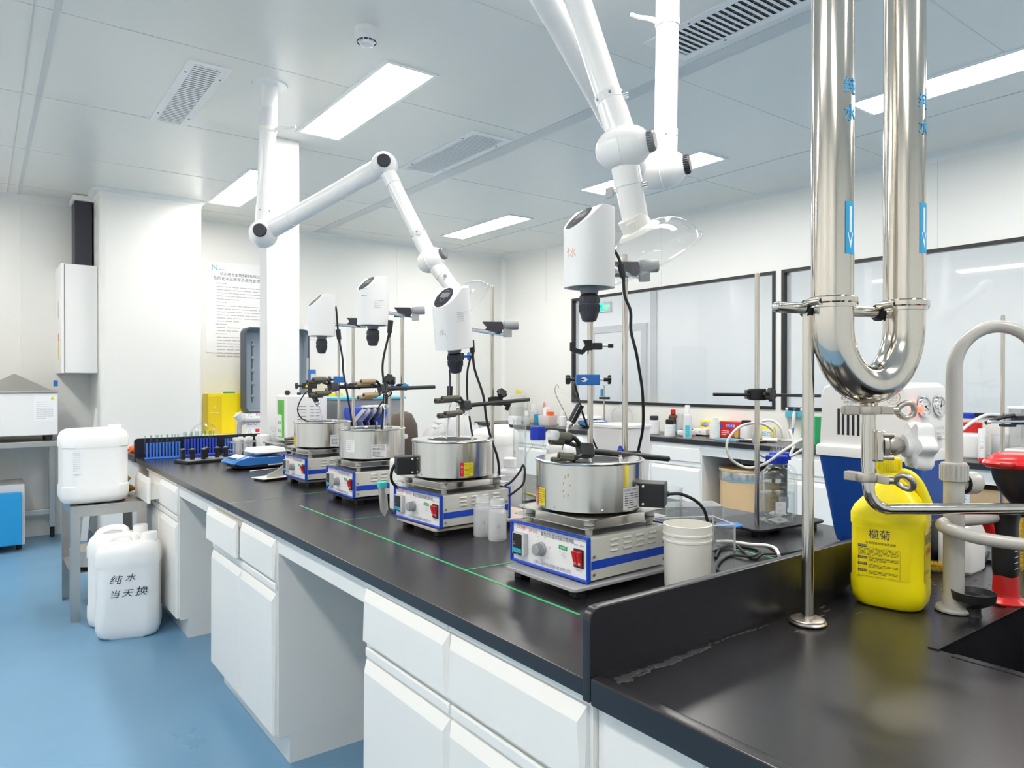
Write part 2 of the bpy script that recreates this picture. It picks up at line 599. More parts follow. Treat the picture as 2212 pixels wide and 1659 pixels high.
# boxed column
s = MB(M['wall'])
s.at(T((XC0 + XC1) / 2, (YC + YB) / 2, 0)).rr([(0, XC1 - XC0, YB - YC, 0.05), (ZC, XC1 - XC0, YB - YC, 0.05)], 6)
struct(s, 'wall_column')
tc = MB(M['cove'])
tc.at(T((XC0 + XC1) / 2, (YC + YB) / 2, 0)).rr([(ZC - 0.06, XC1 - XC0 + 0.004, YB - YC + 0.004, 0.05), (ZC - 0.03, XC1 - XC0 + 0.02, YB - YC + 0.02, 0.06),
                                                (ZC - 0.001, XC1 - XC0 + 0.11, YB - YC + 0.11, 0.1)], 6)
struct(tc, 'trim_column')
# coved corners of the room
def cove_strip(p0, p1, inn, r=0.05):
    p0, p1, inn = Vector(p0), Vector(p1), Vector(inn)
    dn = Vector((0, 0, -1))
    A = []
    for p in (p0, p1):
        ring = [p]
        for k in range(7):
            a = PI / 2 * k / 6
            ring.append(p + inn * (r * (1 - math.sin(a))) + dn * (r * (1 - math.cos(a))))
        A.append(ring)
    return MB(M['cove']).loft(A)
struct(cove_strip((XL, YB, ZC), (XR, YB, ZC), (0, -1, 0)), 'trim_1')
struct(cove_strip((XR, YF, ZC), (XR, YB, ZC), (-1, 0, 0)), 'trim_2')
c = MB(M['cove'])
ring = lambda z: [(XR, YB, z)] + [(XR - 0.05 * (1 - math.sin(PI / 2 * k / 6)), YB - 0.05 * (1 - math.cos(PI / 2 * k / 6)), z) for k in range(7)]
c.loft([ring(0), ring(ZC)])
struct(c, 'trim_3')
# skirting
struct(MB(M['wall']).box(XL, XC0, YB - 0.012, YB, 0, 0.1), 'baseboard_back')
# wall panel joints
n = 4
for x in (0.28, 2.75, 3.9, -0.9):
    struct(MB(M['cove']).box(x - 0.006, x + 0.006, YB - 0.003, YB, 0, ZC), 'trim_%d' % n)
    n += 1
for y in (4.8, 2.25, 6.6):
    struct(MB(M['seam']).box(XR - 0.002, XR, y - 0.002, y + 0.002, WZ1, ZC), 'trim_%d' % n)
    n += 1
# ceiling joints
for y in (1.36, 2.51, 3.66, 4.81, 5.96, 7.1):
    struct(MB(M['seam']).box(XL, XR, y - 0.003, y + 0.003, ZC - 0.0015, ZC), 'trim_%d' % n)
    n += 1
for x, w_ in ((0.27, 0.012), (0.19, 0.003), (2.92, 0.05), (4.62, 0.003), (1.35, 0.0)):
    if w_:
        struct(MB(M['strip']).box(x - w_, x + w_, YF, YB, ZC - 0.003, ZC), 'trim_%d' % n)
        n += 1
# corridor behind the windows
XO = XR + 2.4
k = MB(M['corridor']).box(XO, XO + 0.1, YF, YB + 6, 0, ZC).box(XR + 0.1, XO, YB + 5.9, YB + 6, 0, ZC).box(XR + 0.1, XO, YF - 0.1, YF, 0, ZC)
k.box(XR + 0.1, XO + 0.1, YF, YB + 6, ZC, ZC + 0.05).box(XR, XR + 0.1, YB + 0.1, YB + 6, 0, ZC)
k.mat(M['lightgrey']).box(XO - 0.02, XO, 7.0, 7.12, 0, ZC)
struct(k, 'wall_corridor')
struct(MB(M['floor']).box(XR + 0.1, XO, YB, YB + 6, -0.05, 0), 'floor_corridor')
dr = bpy.data.objects.new('door_1', None)
C.objects.link(dr)
dr['kind'] = 'structure'
pd = AX(1335, 829, XO)
dr.location = (XO, pd.y, 0)
struct(MB(M['lightgrey']).box(-0.03, 0, -0.60, -0.50, 0, 2.2).box(-0.03, 0, 0.5, 0.6, 0, 2.2).box(-0.03, 0, -0.5, 0.5, 2.1, 2.2), 'door_frame', dr)
struct(MB(M['white2']).box(-0.02, 0, -0.5, 0.5, 0, 2.1), 'door_panel', dr)
# lit exit sign seen through the glass
pe = AX(1303, 664, XO)
e = MB(M['lightgrey']).box(-0.03, 0, -0.19, 0.17, -0.075, 0.075)
e.mat(M['exit']).at(FACE_NX(-0.032, 0, 0))
e.plate(-0.08, 0.035, -0.065, 0.065)
e.text('安全出口', 0.035, 0.105, 0.01, 0.0005)
e.text('EXIT', 0.03, 0.105, -0.03, 0.0005)
e.mat(M['ink']).disc(-0.015, 0.04, 0.012, 0.012, 0.001)
for q in (((-0.03, 0.02), (-0.005, 0.025), (0.005, -0.015), (-0.02, -0.02)), ((-0.02, -0.02), (-0.005, -0.015), (-0.035, -0.055), (-0.05, -0.05)),
          ((0.0, -0.015), (0.01, -0.01), (0.022, -0.05), (0.01, -0.055)), ((-0.03, 0.02), (-0.055, 0.0), (-0.05, -0.006), (-0.025, 0.012)), ((-0.005, 0.025), (0.025, 0.005), (0.02, -0.002), (-0.002, 0.012))):
    e.add([(x, y, 0.001) for x, y in q], [(0, 1, 2, 3)])
tag(e.build('exit_sign'), 'green lit exit sign on the corridor wall seen through the window', 'sign', loc=(XO, pe.y, pe.z))

# ------------------------------------------------------------------ ceiling lamps
def lamp(x, y, label, L=1.27, W=0.305, z=ZC, grp='ceiling light panels', name='ceiling_light', dm='lamp'):
    t = thing(name, label, 'light', (x, y, z), 0, grp)
    f = MB(M['lampframe'])
    b = 0.022
    f.box(-W / 2, W / 2, -L / 2, -L / 2 + b, -0.008, 0.0).box(-W / 2, W / 2, L / 2 - b, L / 2, -0.008, 0.0)
    f.box(-W / 2, -W / 2 + b, -L / 2 + b, L / 2 - b, -0.008, 0.0).box(W / 2 - b, W / 2, -L / 2 + b, L / 2 - b, -0.008, 0.0)
    f.build('frame', t)
    MB(M[dm]).box(-W / 2 + b, W / 2 - b, -L / 2 + b, L / 2 - b, -0.005, -0.001).build('diffuser', t)
    return t
LA = [(1.775, 3.86, 'large ceiling light panel above the far extraction arm, nearest the smoke detector'),
      (1.775, 6.12, 'ceiling light panel partly hidden behind the white service column'),
      (4.22, 6.14, 'ceiling light panel nearest the far corner of the room'),
      (4.16, 3.82, 'ceiling light panel half hidden behind the near extraction arm joints'),
      (4.16, 1.52, 'ceiling light panel behind the tall steel pipes at upper right')]
for x, y, l in LA:
    lamp(x, y, l)
for x, y in ((1.775, 1.6), (1.775, -0.7), (4.16, -0.8), (-0.6, 3.86), (-0.6, 6.12), (-0.6, 1.6), (-0.6, -0.7)):  # unseen panels, added for the light they give the room
    lamp(x, y, 'unseen ceiling light panel, added for the light it gives')
for y in (-1.4, 0.2, 1.8, 3.4, 5.0, 6.6, 8.2, 9.8, 11.4):  # unseen panels added so the corridor looks bright through the glass
    lamp(XR + 1.2, y, 'unseen light panel added to brighten the corridor behind the windows', grp='added corridor lights', dm='corridorfill')

# ------------------------------------------------------------------ vents
def vent(x0, x1, y0, y1, label, dark=False, n=34):
    t = thing('ceiling_vent', label, 'vent', ((x0 + x1) / 2, (y0 + y1) / 2, ZC), 0, 'ceiling air vents')
    W, L = x1 - x0, y1 - y0
    b = 0.04
    f = MB(M['lampframe'])
    f.box(-W / 2, W / 2, -L / 2, -L / 2 + b, -0.006, 0).box(-W / 2, W / 2, L / 2 - b, L / 2, -0.006, 0)
    f.box(-W / 2, -W / 2 + b, -L / 2 + b, L / 2 - b, -0.006, 0).box(W / 2 - b, W / 2, -L / 2 + b, L / 2 - b, -0.006, 0)
    f.mat(M['greyp'])
    for sx in (-1, 1):
        for sy in (-1, 1):
            f.cyl((sx * (W / 2 - b / 2), sy * L * 0.34, -0.008), (sx * (W / 2 - b / 2), sy * L * 0.34, -0.006), 0.006, n=10)
    f.build('frame', t)
    MB(M['blackp'] if dark else M['greyp']).box(-W / 2 + b, W / 2 - b, -L / 2 + b, L / 2 - b, -0.001, 0.0).build('backing', t)
    sl = MB(M['lampframe'])
    for i in range(n):
        y = -L / 2 + b + (L - 2 * b) * (i + 0.5) / n
        p = (L - 2 * b) / n
        hw = p * (0.22 if dark else 0.31)
        sl.box(-W / 2 + b, W / 2 - b, y - hw, y + hw, -0.005, -0.003)
    if dark:
        for x in (-0.045, 0.045):
            sl.mat(M['greyp']).box(x - 0.004, x + 0.004, -L / 2 + b, L / 2 - b, -0.0028, -0.0015)
    sl.build('slat', t, 0)
    return t
vent(0.835, 1.045, 3.80, 4.83, 'narrow white ceiling vent left of the far extraction arm')
vent(2.53, 2.84, 3.80, 4.81, 'long white ceiling vent between two light panels', n=44)
vent(2.52, 2.82, 0.75, 2.34, 'large dark slotted ceiling grille beside the steel pipes', True, 46)

# smoke detector
p = G(792, 62, ZC)
t = thing('smoke_detector', 'round white smoke detector under the ceiling', 'detector', (p.x, p.y, ZC))
MB(M['white']).lathe([(0.052, 0), (0.052, -0.012), (0.046, -0.02), (0.046, -0.024)][::-1]).build('base', t)
b = MB(M['white']).lathe([(0.018, -0.078), (0.030, -0.074), (0.036, -0.062), (0.048, -0.052), (0.052, -0.036), (0.050, -0.022)])
b.mat(M['blackp'])
for k in range(12):
    b.at(RZ(k * PI / 6)).box(0.0405, 0.044, -0.008, 0.008, -0.064, -0.059)
b.at()
b.build('housing', t)

# ------------------------------------------------------------------ island bench
XF, XB, ZT, TH = 0.812, 2.36, 0.85, 0.031
def worktop(y0, y1, label):
    t = thing('worktop', label, 'worktop', (0, 0, 0), 0, 'island worktops')
    MB(M['top']).box(XF, XB, y0 + 0.0006, y1 - 0.0006, ZT - TH, ZT, 0.003, 2).build('slab', t)
    return t
wt1 = worktop(0.888, 3.03, 'near black island worktop marked with green tape')
wt2 = worktop(3.03, 5.20, 'far black island worktop carrying the blue racks')
def tape(a, b, w, t):
    a, b = G(*a), G(*b)
    d = (b - a).normalized()
    n = Vector((-d.y, d.x, 0)) * w / 2
    m = MB(M['tape'])
    z = Vector((0, 0, 0.0006))
    m.add([a - n, b - n, b + n, a + n, a - n + z, b - n + z, b + n + z, a + n + z], [(4, 5, 6, 7), (0, 4, 7, 3), (0, 1, 5, 4), (1, 2, 6, 5), (2, 3, 7, 6)])
    return m.build('tape_line', t)
tape((648, 1092), (1252, 1328), 0.0075, wt1)
tape((1008, 1231), (1200, 1199), 0.006, wt1)
tape((742, 1123.5), (826, 1114.5), 0.005, wt1)
tape((1545, 1176), (1700, 1213), 0.006, wt1)
tape((641, 1068), (712, 1062), 0.006, wt2)

def front(m, X, y0, y1, z0, z1, lip=0.028, d=0.018, out=0.0):
    """a drawer or door front facing -X with a slanted finger lip along its top"""
    b = 0.004
    x0 = X - out
    xs = x0 - d
    back = [(x0, y0, z0), (x0, y1, z0), (x0, y1, z1), (x0, y0, z1)]
    mid = [(xs + 0.006, y0, z0), (xs + 0.006, y1, z0), (xs + 0.012, y1, z1), (xs + 0.012, y0, z1)]
    fr = [(xs, y0 + b, z0 + b), (xs, y1 - b, z0 + b), (xs, y1 - b - 0.008, z1 - lip), (xs, y0 + b + 0.008, z1 - lip)]
    return m.loft([back, mid, fr])

def cabinet(label, y0, y1, split, x0=0.834, x1=2.34, opens=(0, 0), doors=True, grp='island base cabinets', sgn=1, zt=ZT - TH):
    t = thing('base_cabinet', label, 'cabinet', (0, 0, 0), 0, grp)
    m = MB(M['cab'])
    m.box(x0, x1, y0, y1, 0.10, zt)
    m.build('carcass', t, 0)
    MB(M['cab']).box(x0 + 0.04, x1 - 0.04, y0 + 0.002, y1 - 0.002, 0.0, 0.10).build('plinth', t, 0)
    ys = [y0 + 0.006] + list(split) + [y1 - 0.006]
    for i in range(len(ys) - 1):
        a, b = ys[i] + 0.003, ys[i + 1] - 0.003
        o = opens[i] if i < len(opens) else 0
        d = front(MB(M['cab']), x0, a, b, 0.655, 0.795, out=o)
        if o:
            d.mat(M['cab']).box(x0 - o, x0 + 0.002, a + 0.015, b - 0.015, 0.675, 0.755)
        dr = d.build('drawer', t, 20)
        MB(M['cab']).box(x0 - 0.012, x0, a, b, 0.803, zt - 0.003, 0.003).build('rail', t, 20)
        if doors:
            front(MB(M['cab']), x0, a, b, 0.108, 0.605).build('door', t, 20)
            MB(M['cab']).box(x0 - 0.010, x0, a, b, 0.614, 0.640, 0.004).build('door_rail', t, 20)
    return t
cabinet('white base cabinet nearest the sink, with two wide drawers', 0.888, 1.772, [1.336])
cabinet('white base cabinet in the middle of the island between two knee spaces', 2.482, 3.332, [2.888], opens=(0, 0.02))
cabinet('white base cabinet at the far end of the island, one drawer pulled open', 4.018, 4.868, [4.46], opens=(0, 0.06))
for y0, y1, l in ((1.772, 2.482, 'white rail under the worktop between near and middle cabinets'), (3.332, 4.018, 'white rail under the worktop between middle and far cabinets')):
    tag(MB(M['cab']).box(0.834, 0.854, y0, y1, 0.748, ZT - TH, 0.002).build('apron_rail'), l, 'rail', 'knee space rails')
# sink cabinets at both ends
def sinkcab(y0, y1, label, joints):
    t = thing('sink_cabinet', label, 'cabinet', (0, 0, 0), 0, 'sink base cabinets')
    m = MB(M['cab'])
    m.box(0.845, 0.862, y0, y1, 0.10, ZT - TH).box(0.862, 2.34, y0, y0 + 0.018, 0.10, ZT - TH).box(0.862, 2.34, y1 - 0.018, y1, 0.10, ZT - TH).box(0.862, 2.34, y0 + 0.018, y1 - 0.018, 0.10, 0.12)
    m.build('carcass', t, 0)
    MB(M['cab']).box(0.875, 2.30, y0 + 0.002, y1 - 0.002, 0, 0.10).build('plinth', t, 0)
    ys = [y0 + 0.002] + joints + [y1 - 0.022]
    for a, b in zip(ys[:-1], ys[1:]):
        MB(M['cab']).box(0.833, 0.845, a + 0.002, b - 0.002, 0.11, 0.815, 0.002).build('door', t, 0)
    return t
sinkcab(-0.30, 0.886, 'white cabinet under the near black sink', [0.06, 0.655])
sinkcab(5.205, 5.78, 'white cabinet under the far sink end of the island', [5.5])

# sink worktops with raised rims, upstand and basin
BX0, BX1, BY0, BY1 = 1.432, 1.95, 0.04, 0.592
t = thing('sink_worktop', 'black sink worktop in the foreground with deep basin and tall upstand', 'sink', (0, 0, 0))
m = MB(M['top'])
y0, y1 = -0.30, 0.887
zb, zs = ZT - 0.036, ZT - 0.002
m.box(XF + 0.02, BX0, y0, y1, zb, zs).box(BX1, XB - 0.02, y0, y1, zb, zs).box(BX0, BX1, y0, BY0, zb, zs).box(BX0, BX1, BY1, y1, zb, zs)
m.build('slab', t, 0)
m = MB(M['top']).box(XF - 0.004, XF + 0.02, y0, 0.868, zb - 0.002, ZT + 0.009, 0.004, 2)
m.build('rim', t)
m = MB(M['top'])
m.box(XF + 0.02, XB, y0, y0 + 0.02, zb, ZT + 0.009, 0.003).box(XB - 0.02, XB, y0 + 0.02, y1, zb, ZT + 0.009, 0.003)
m.build('rim', t)
# upstand with a rounded outer corner
poly = [(XF - 0.004, ZT - 0.034)]
r = 0.022
for k in range(9):
    a = PI - PI / 2 * k / 8
    poly.append((XF - 0.004 + r + r * math.cos(a), 0.972 - r + r * math.sin(a)))
poly += [(XB, 0.972), (XB, ZT - 0.034)]
u = MB(M['top'])
ring = lambda y, k: [(x + (k if x < 1 else -k) * 1.0, y, z - (k if z > 0.9 else -k)) for x, z in poly]
u.loft([ring(0.868, 0.0025), ring(0.8705, 0), ring(0.8855, 0), ring(0.888, 0.0025)])
u.build('upstand', t, 50)
b = MB(M['top'])
zb2 = 0.56
wl = 0.008
b.box(BX0 - wl, BX0, BY0 - wl, BY1 + wl, zb2, zb).box(BX1, BX1 + wl, BY0 - wl, BY1 + wl, zb2, zb).box(BX0, BX1, BY0 - wl, BY0, zb2, zb).box(BX0, BX1, BY1, BY1 + wl, zb2, zb)
b.box(BX0 - wl, BX1 + wl, BY0 - wl, BY1 + wl, zb2 - wl, zb2)
b.build('basin', t, 0)
e = MB(M['top'])
e.box(BX0 - 0.004, BX1, BY1 - 0.004, BY1 + 0.016, zs, zs + 0.003, 0.0012).box(BX0 - 0.016, BX0 + 0.002, BY0, BY1 - 0.03, zs, zs + 0.0012)
e.build('basin_lip', t)
# dried sealant along the foot of the upstand
rs = MB(M['residue'])
random.seed(5)
def smear(m, x, y, rx, ry, z):
    k = random.uniform(0, 6)
    pts = [(x + rx * math.cos(2 * PI * i / 12) * random.uniform(0.5, 1.1), y + ry * math.sin(2 * PI * i / 12) * random.uniform(0.4, 1.1), z) for i in range(12)]
    top = [(p[0] * 0.8 + x * 0.2, p[1] * 0.8 + y * 0.2, z + 0.0008) for p in pts]
    m.loft([pts, top], (False, True))
for k in range(46):
    x = XF + 0.045 + 0.24 * (k / 46) ** 1.1
    smear(rs, x, 0.868 - 0.010 - random.uniform(0, 0.020) * (1 - k / 60), random.uniform(0.008, 0.024), random.uniform(0.003, 0.010), zs + k * 2e-6)
for k in range(10):
    smear(rs, XF + 0.30 + 0.02 * k, 0.868 - random.uniform(0.003, 0.008), random.uniform(0.006, 0.014), random.uniform(0.001, 0.0025), zs)
for k in range(16):
    x = 1.30 + 0.5 * random.random()
    smear(rs, x, 0.868 - random.uniform(0.01, 0.09), random.uniform(0.003, 0.02), random.uniform(0.002, 0.006), zs)
for k in range(30):
    q = G(2080 + random.gauss(0, 40), 1265 + random.gauss(0, 12))
    smear(rs, q.x, q.y, random.uniform(0.004, 0.02), random.uniform(0.002, 0.005), zs)
rs.build('residue', t)['kind'] = 'stuff'
# far sink end
t = thing('sink_worktop', 'black sink worktop at the far end of the island behind the blue racks', 'sink', (0, 0, 0))
m = MB(M['top']).box(XF + 0.02, XB, 5.225, 5.80, zb, zs)
m.box(XF - 0.004, XF + 0.02, 5.225, 5.80, zb, ZT + 0.009, 0.004).box(XF + 0.02, XB, 5.78, 5.80, zb, ZT + 0.009, 0.003)
m.build('slab', t)
poly2 = [(x + 0.0, z) for x, z in poly]
u = MB(M['top']).loft([[(x, 5.203, z) for x, z in poly2], [(x, 5.223, z) for x, z in poly2]])
u.build('upstand', t, 50)
# white service column rising from the island
struct(MB(M['white2']).box(1.500, 1.716, 4.68, 4.83, ZT, ZC, 0.003), 'column')

# ------------------------------------------------------------------ fume extraction arms
def seg(name, parent, p0, p1, r, m='armwhite', collars=()):
    b = MB(M[m]).cyl(p0, p1, r, n=32)
    d = (Vector(p1) - Vector(p0))
    L = d.length
    d.normalize()
    for a, w_, dr in collars:
        q = Vector(p0) + d * (a * L)
        b.cyl(q, q + d * w_, r + dr, n=32)
    return b.build(name, parent)

def screws(b, p0, p1, r, at, m='greyp', k=3):
    p0, p1 = Vector(p0), Vector(p1)
    d = (p1 - p0).normalized()
    a = d.orthogonal().normalized()
    c = d.cross(a)
    b.mat(M[m])
    for i in range(k * 2):
        an = PI * i / k
        n = a * math.cos(an) + c * math.sin(an)
        q = p0 + (p1 - p0) * at + n * r
        b.cyl(q, q + n * 0.002, 0.004, n=8)

def joint(parent, c, axis, r, knob_r, flip=1, cap='darkp', both=True):
    """ball joint of two half shells with a flat knob on its axis"""
    c, axis = Vector(c), Vector(axis).normalized()
    j = MB(M['armwhite'])
    x = axis.orthogonal().normalized()
    j.at(frame(c, x, axis.cross(x)))
    prof = []
    for k in range(15):
        a = -PI / 2 + PI * k / 14
        prof.append((r * max(0.02, math.cos(a)) ** 0.9, r * 1.28 * math.sin(a)))
    j.lathe(prof, 36)
    j.lathe([(r * 1.015, -0.002), (r * 1.03, 0), (r * 1.015, 0.002)], 36)
    o = j.build('joint', parent)
    kb = MB(M[cap])
    kb.at(frame(c, x, axis.cross(x)))
    s = flip
    z0, z1 = r * 1.00 * s, r * 1.28 * s + 0.012 * s
    pr = [(knob_r, z0), (knob_r, z1 - 0.004 * s), (knob_r - 0.003, z1), (0.0, z1)]
    kb.lathe(pr if s > 0 else pr[::-1], 28)
    for i in range(26):
        a = 2 * PI * i / 26
        kb.box(0, 0, 0, 0, 0, 0) if False else None
        p = Vector((knob_r * math.cos(a), knob_r * math.sin(a), 0))
        kb.cyl(p + Vector((0, 0, z0)), p + Vector((0, 0, z1 - 0.005 * s)), 0.0022, n=6)
    kb.build('knob', o)
    return o

def dome_hood(parent, c, axis, R, h, rn):
    c, axis = Vector(c), Vector(axis).normalized()
    x = axis.orthogonal().normalized()
    Mx = frame(c, x, axis.cross(x))
    prof_o = [(rn, 0), (rn + 0.012, 0.006)]
    for k in range(1, 13):
        a = PI / 2 * k / 12
        prof_o.append((rn + (R - rn) * math.sin(a), h * (1 - math.cos(a)) + 0.004))
    prof_o += [(R + 0.006, h + 0.006), (R + 0.006, h + 0.010)]
    d = MB(M['dome']).at(Mx)
    d.lathe(prof_o, 56, caps=(False, False))
    d.lathe([(R + 0.0062, h + 0.003), (R + 0.008, h + 0.006), (R + 0.0062, h + 0.012)], 56, caps=(False, False))
    o = d.build('dome', parent, 60)
    n = MB(M['armwhite']).at(Mx)
    n.mat(M['cream'])
    n.lathe([(rn + 0.026, 0.016), (rn + 0.022, 0.008), (rn + 0.006, 0.0), (rn + 0.004, -0.035)], 36)
    for i in range(6):
        a = 2 * PI * (i // 3) / 2 + 0.22 * (i % 3)
        n.at(Mx @ RZ(a)).box(rn + 0.002, rn + 0.010, -0.005, 0.005, -0.026, 0.002, 0.002, 1)
    n.build('neck', parent)
    return o

def arm(label, top, j1, el, wr, noz, hood, hax, r0, r1, r2, ax, top_flange, off1, off2, off3, off4, hoodR, hh, axw=None):
    t = thing('extraction_arm', label, 'fume arm', (top[0], top[1], ZC), 0, 'white fume extraction arms')
    inv = Matrix.Translation((-top[0], -top[1], -ZC))
    V = lambda p: inv @ Vector(p)
    top, j1, el, wr, noz, hood = V(top), V(j1), V(el), V(wr), V(noz), V(hood)
    ax = Vector(ax).normalized()
    f = MB(M['armwhite'])
    f.lathe([(0.045, -0.012), (0.09, -0.008), (0.092, 0)], 36, c=(top.x, top.y, 0))
    f.build('ceiling_flange', t)
    d = (j1 - top).normalized()
    q = top + d * 0.13
    seg('riser', t, top, q, r0 * 1.02)
    q2 = q + d * 0.10
    seg('sleeve', t, q, q2, r0 * 1.06, 'sticker')
    c = MB(M['cream']).cyl(q2, q2 + d * 0.022, r0 * 1.10, n=32)
    h0 = q2 + d * 0.01
    hv = (Vector((-1, 0.25, 0)) if top_flange == 'left' else Vector((0.7, -0.8, 0))).normalized()
    c.tube([h0 + hv * r0, h0 + hv * (r0 + 0.04) + Vector((0, 0, 0.004)), h0 + hv * (r0 + 0.085) + Vector((0, 0, 0.0)), h0 + hv * (r0 + 0.12) + Vector((0, 0, 0.004))], [0.011, 0.009, 0.008, 0.007], 8, 5)
    c.build('brake_lever', t)
    b = MB(M['armwhite']).cyl(q2 + d * 0.022, j1, r0, n=32)
    e = j1 - d * (0.15)
    b.cyl(e, j1, r0 * 1.07, n=32)
    screws(b, e, j1, r0 * 1.07, 0.2)
    b.build('post_tube', t)
    joint(t, j1 + ax * off1, ax, r0 * 1.72, 0.034, 1)
    a0, a1 = j1 + ax * off2, el + ax * off2
    dd = (a1 - a0).normalized()
    b = MB(M['armwhite']).cyl(a0, a1, r1, n=32).cyl(a0, a0 + dd * 0.2, r1 * 1.06, n=32).cyl(a1 - dd * 0.15, a1, r1 * 1.06, n=32)
    b.build('upper_tube', t)
    joint(t, el + ax * (off2 + off3) / 2, ax, r1 * 1.42, 0.032, 1)
    a0, a1 = el + ax * off3, wr + ax * off3
    dd = (a1 - a0).normalized()
    b = MB(M['armwhite']).cyl(a0, a1, r2, n=32).cyl(a0, a0 + dd * 0.13, r2 * 1.08, n=32)
    b.build('lower_tube', t)
    b = MB(M['sticker']).cyl(a1 - dd * 0.165, a1 - dd * 0.14, r2 * 1.09, n=32)
    screws(b, a0, a1, r2 * 1.09, 1 - 0.152 / (a1 - a0).length)
    b.mat(M['chrome'])
    q = a1 - dd * 0.152 + ax * r2 * 1.09
    b.cyl(q, q + ax * 0.014, 0.008, n=10)
    b.build('clamp_ring', t)
    MB(M['armwhite']).cyl(a1 - dd * 0.14, a1, r2 * 1.07, n=32).build('wrist_sleeve', t)
    joint(t, wr + ax * (off3 + off4) / 2, axw or ax, r2 * 1.62, 0.027, 1, 'greyp')
    a0 = wr + ax * off4
    dd = (noz - a0).normalized()
    b = MB(M['armwhite']).cyl(a0, noz, r2 * 0.98, n=32).cyl(a0, a0 + dd * 0.1, r2 * 1.05, n=32)
    b.mat(M['chrome'])
    q = a0 + dd * 0.11
    for s_, n_ in ((1, ax), (-1, -ax)):
        b.cyl(q + n_ * r2 * 0.98, q + n_ * (r2 + 0.014), 0.008 if s_ > 0 else 0.006, n=10)
    if True:
        b.mat(M['midgrey'])
        b.box(0, 0, 0, 0, 0, 0) if False else None
        w_ = -ax * (r2 + 0.02)
        b.cb(q + w_, (0.006, 0.03, 0.03), 0.002)
    b.build('nozzle', t)
    dome_hood(t, noz, hax, hoodR, hh, r2 * 0.98)
    return t
camR = _R
# far arm: ceiling flange left of the service column
fl = G(583, 183, ZC)
dA = 3.89
j1 = D(569, 505, dA)
el = D(830, 357, 3.62)
wr = D(932, 562, 3.46)
nz = D(985, 632, 3.42)
arm('far white fume extraction arm with its clear dome over the distant stirrers', fl, j1, el, wr, nz, nz, nz - wr + Vector((0.05, -0.02, -0.02)),
    0.044, 0.046, 0.036, -_F0 + _R * 0.15, 'right', 0.0, 0.0, 0.0, 0.0, 0.135, 0.075, _R * 0.8 - _F0 * 0.45 + _Z * 0.35)
# near arm
dB = 2.72
top = D(1445, -40, dB)
top.z = ZC
j1 = D(1436, 366, dB)
el = D(1205, -85, 2.12)
wr = D(1335, 322, 1.98)
nz = D(1376, 492, 2.02)
arm('near white fume extraction arm descending from the top of the photo with clear dome', top, j1, el, wr, nz, nz, nz - wr + Vector((0.10, -0.03, -0.06)),
    0.043, 0.046, 0.0375, _R * 1.0 - _F0 * 0.45 + _Z * 0.12, 'left', -0.01, -0.085, 0.02, 0.01, 0.145, 0.09)

# ------------------------------------------------------------------ polished steel pure-water pipes over the sink
P1, P2 = D(1798, 655, 1.455), D(1953, 657, 1.515)
pw = (P2 - P1)
pw.z = 0
half = pw.length / 2
pdir = pw.normalized()
pn = Vector((pdir.y, -pdir.x, 0))            # towards the viewer
if pn.dot(_F0) > 0:
    pn = -pn
mid = (P1 + P2) / 2
zring = HZ(655, mid)
t = thing('steel_pipe_loop', 'pair of polished steel pipes joined in a U above the sink', 'pipe', (mid.x, mid.y, ZT))
B = frame((0, 0, 0), pdir, (0, 0, 1))        # local x along the loop, y up, z towards the viewer
if B.to_3x3() @ Vector((0, 0, 1)) @ pn < 0:
    pass
zr = zring - ZT
zc_ = zr - 0.045                               # where the bend starts
RP = 0.0405
for sgn, lab in ((-1, None), (1, None)):
    p = pdir * (half * sgn)
    b = MB(M['steel']).cyl((p.x, p.y, zr), (p.x, p.y, ZC - ZT), RP, n=48)
    pipe = b.build('pipe', t)
    # blue flow lettering and arrow sticker, bent round the pipe
    pg = mid + p
    ang = math.atan2(-pg.y, -pg.x) + (0.92 if sgn < 0 else 1.08)
    zt = HZ(232 if sgn < 0 else 262, pg) - ZT
    s = MB(M['inkcyan'])
    s.at(T(p.x, p.y, 0))
    s.warp = wrap(RP + 0.0005, ang)
    s.text('纯', 0.036, 0.0, zt + 0.026)
    s.text('水', 0.036, 0.0, zt - 0.028)
    s.text('纯', 0.036, 0.0011, zt + 0.0268, 0.0005).text('水', 0.036, 0.0011, zt - 0.0272, 0.0005)
    s.build('flow_lettering', pipe, 0)
    s = MB(M['inkcyan']).at(T(p.x, p.y, 0))
    s.warp = wrap(RP + 0.0005, ang)
    za = HZ(500, mid + p) - ZT
    s.plate(-0.013, 0.013, za - 0.052, za + 0.052, 0.0003, 6)
    s.mat(M['paper'])
    s.plate(-0.0035, 0.0035, za - 0.01, za + 0.042, 0.0007, 2)
    s.add([(-0.008, za - 0.01, 0.0007), (0, za - 0.042, 0.0007), (0.008, za - 0.01, 0.0007)], [(0, 1, 2)])
    s.build('arrow_sticker', pipe, 0)
ub = MB(M['steel'])
pts = [pdir * -half + Vector((0, 0, zr)), pdir * -half + Vector((0, 0, zc_))]
for k in range(1, 24):
    a = PI + PI * k / 24
    pts.append(pdir * (half * math.cos(a)) + Vector((0, 0, zc_ + half * 1.32 * math.sin(a))))
pts += [pdir * half + Vector((0, 0, zc_)), pdir * half + Vector((0, 0, zr))]
ub.tube(pts, RP, 48, smooth=0)
ub.build('u_bend', t, 60)
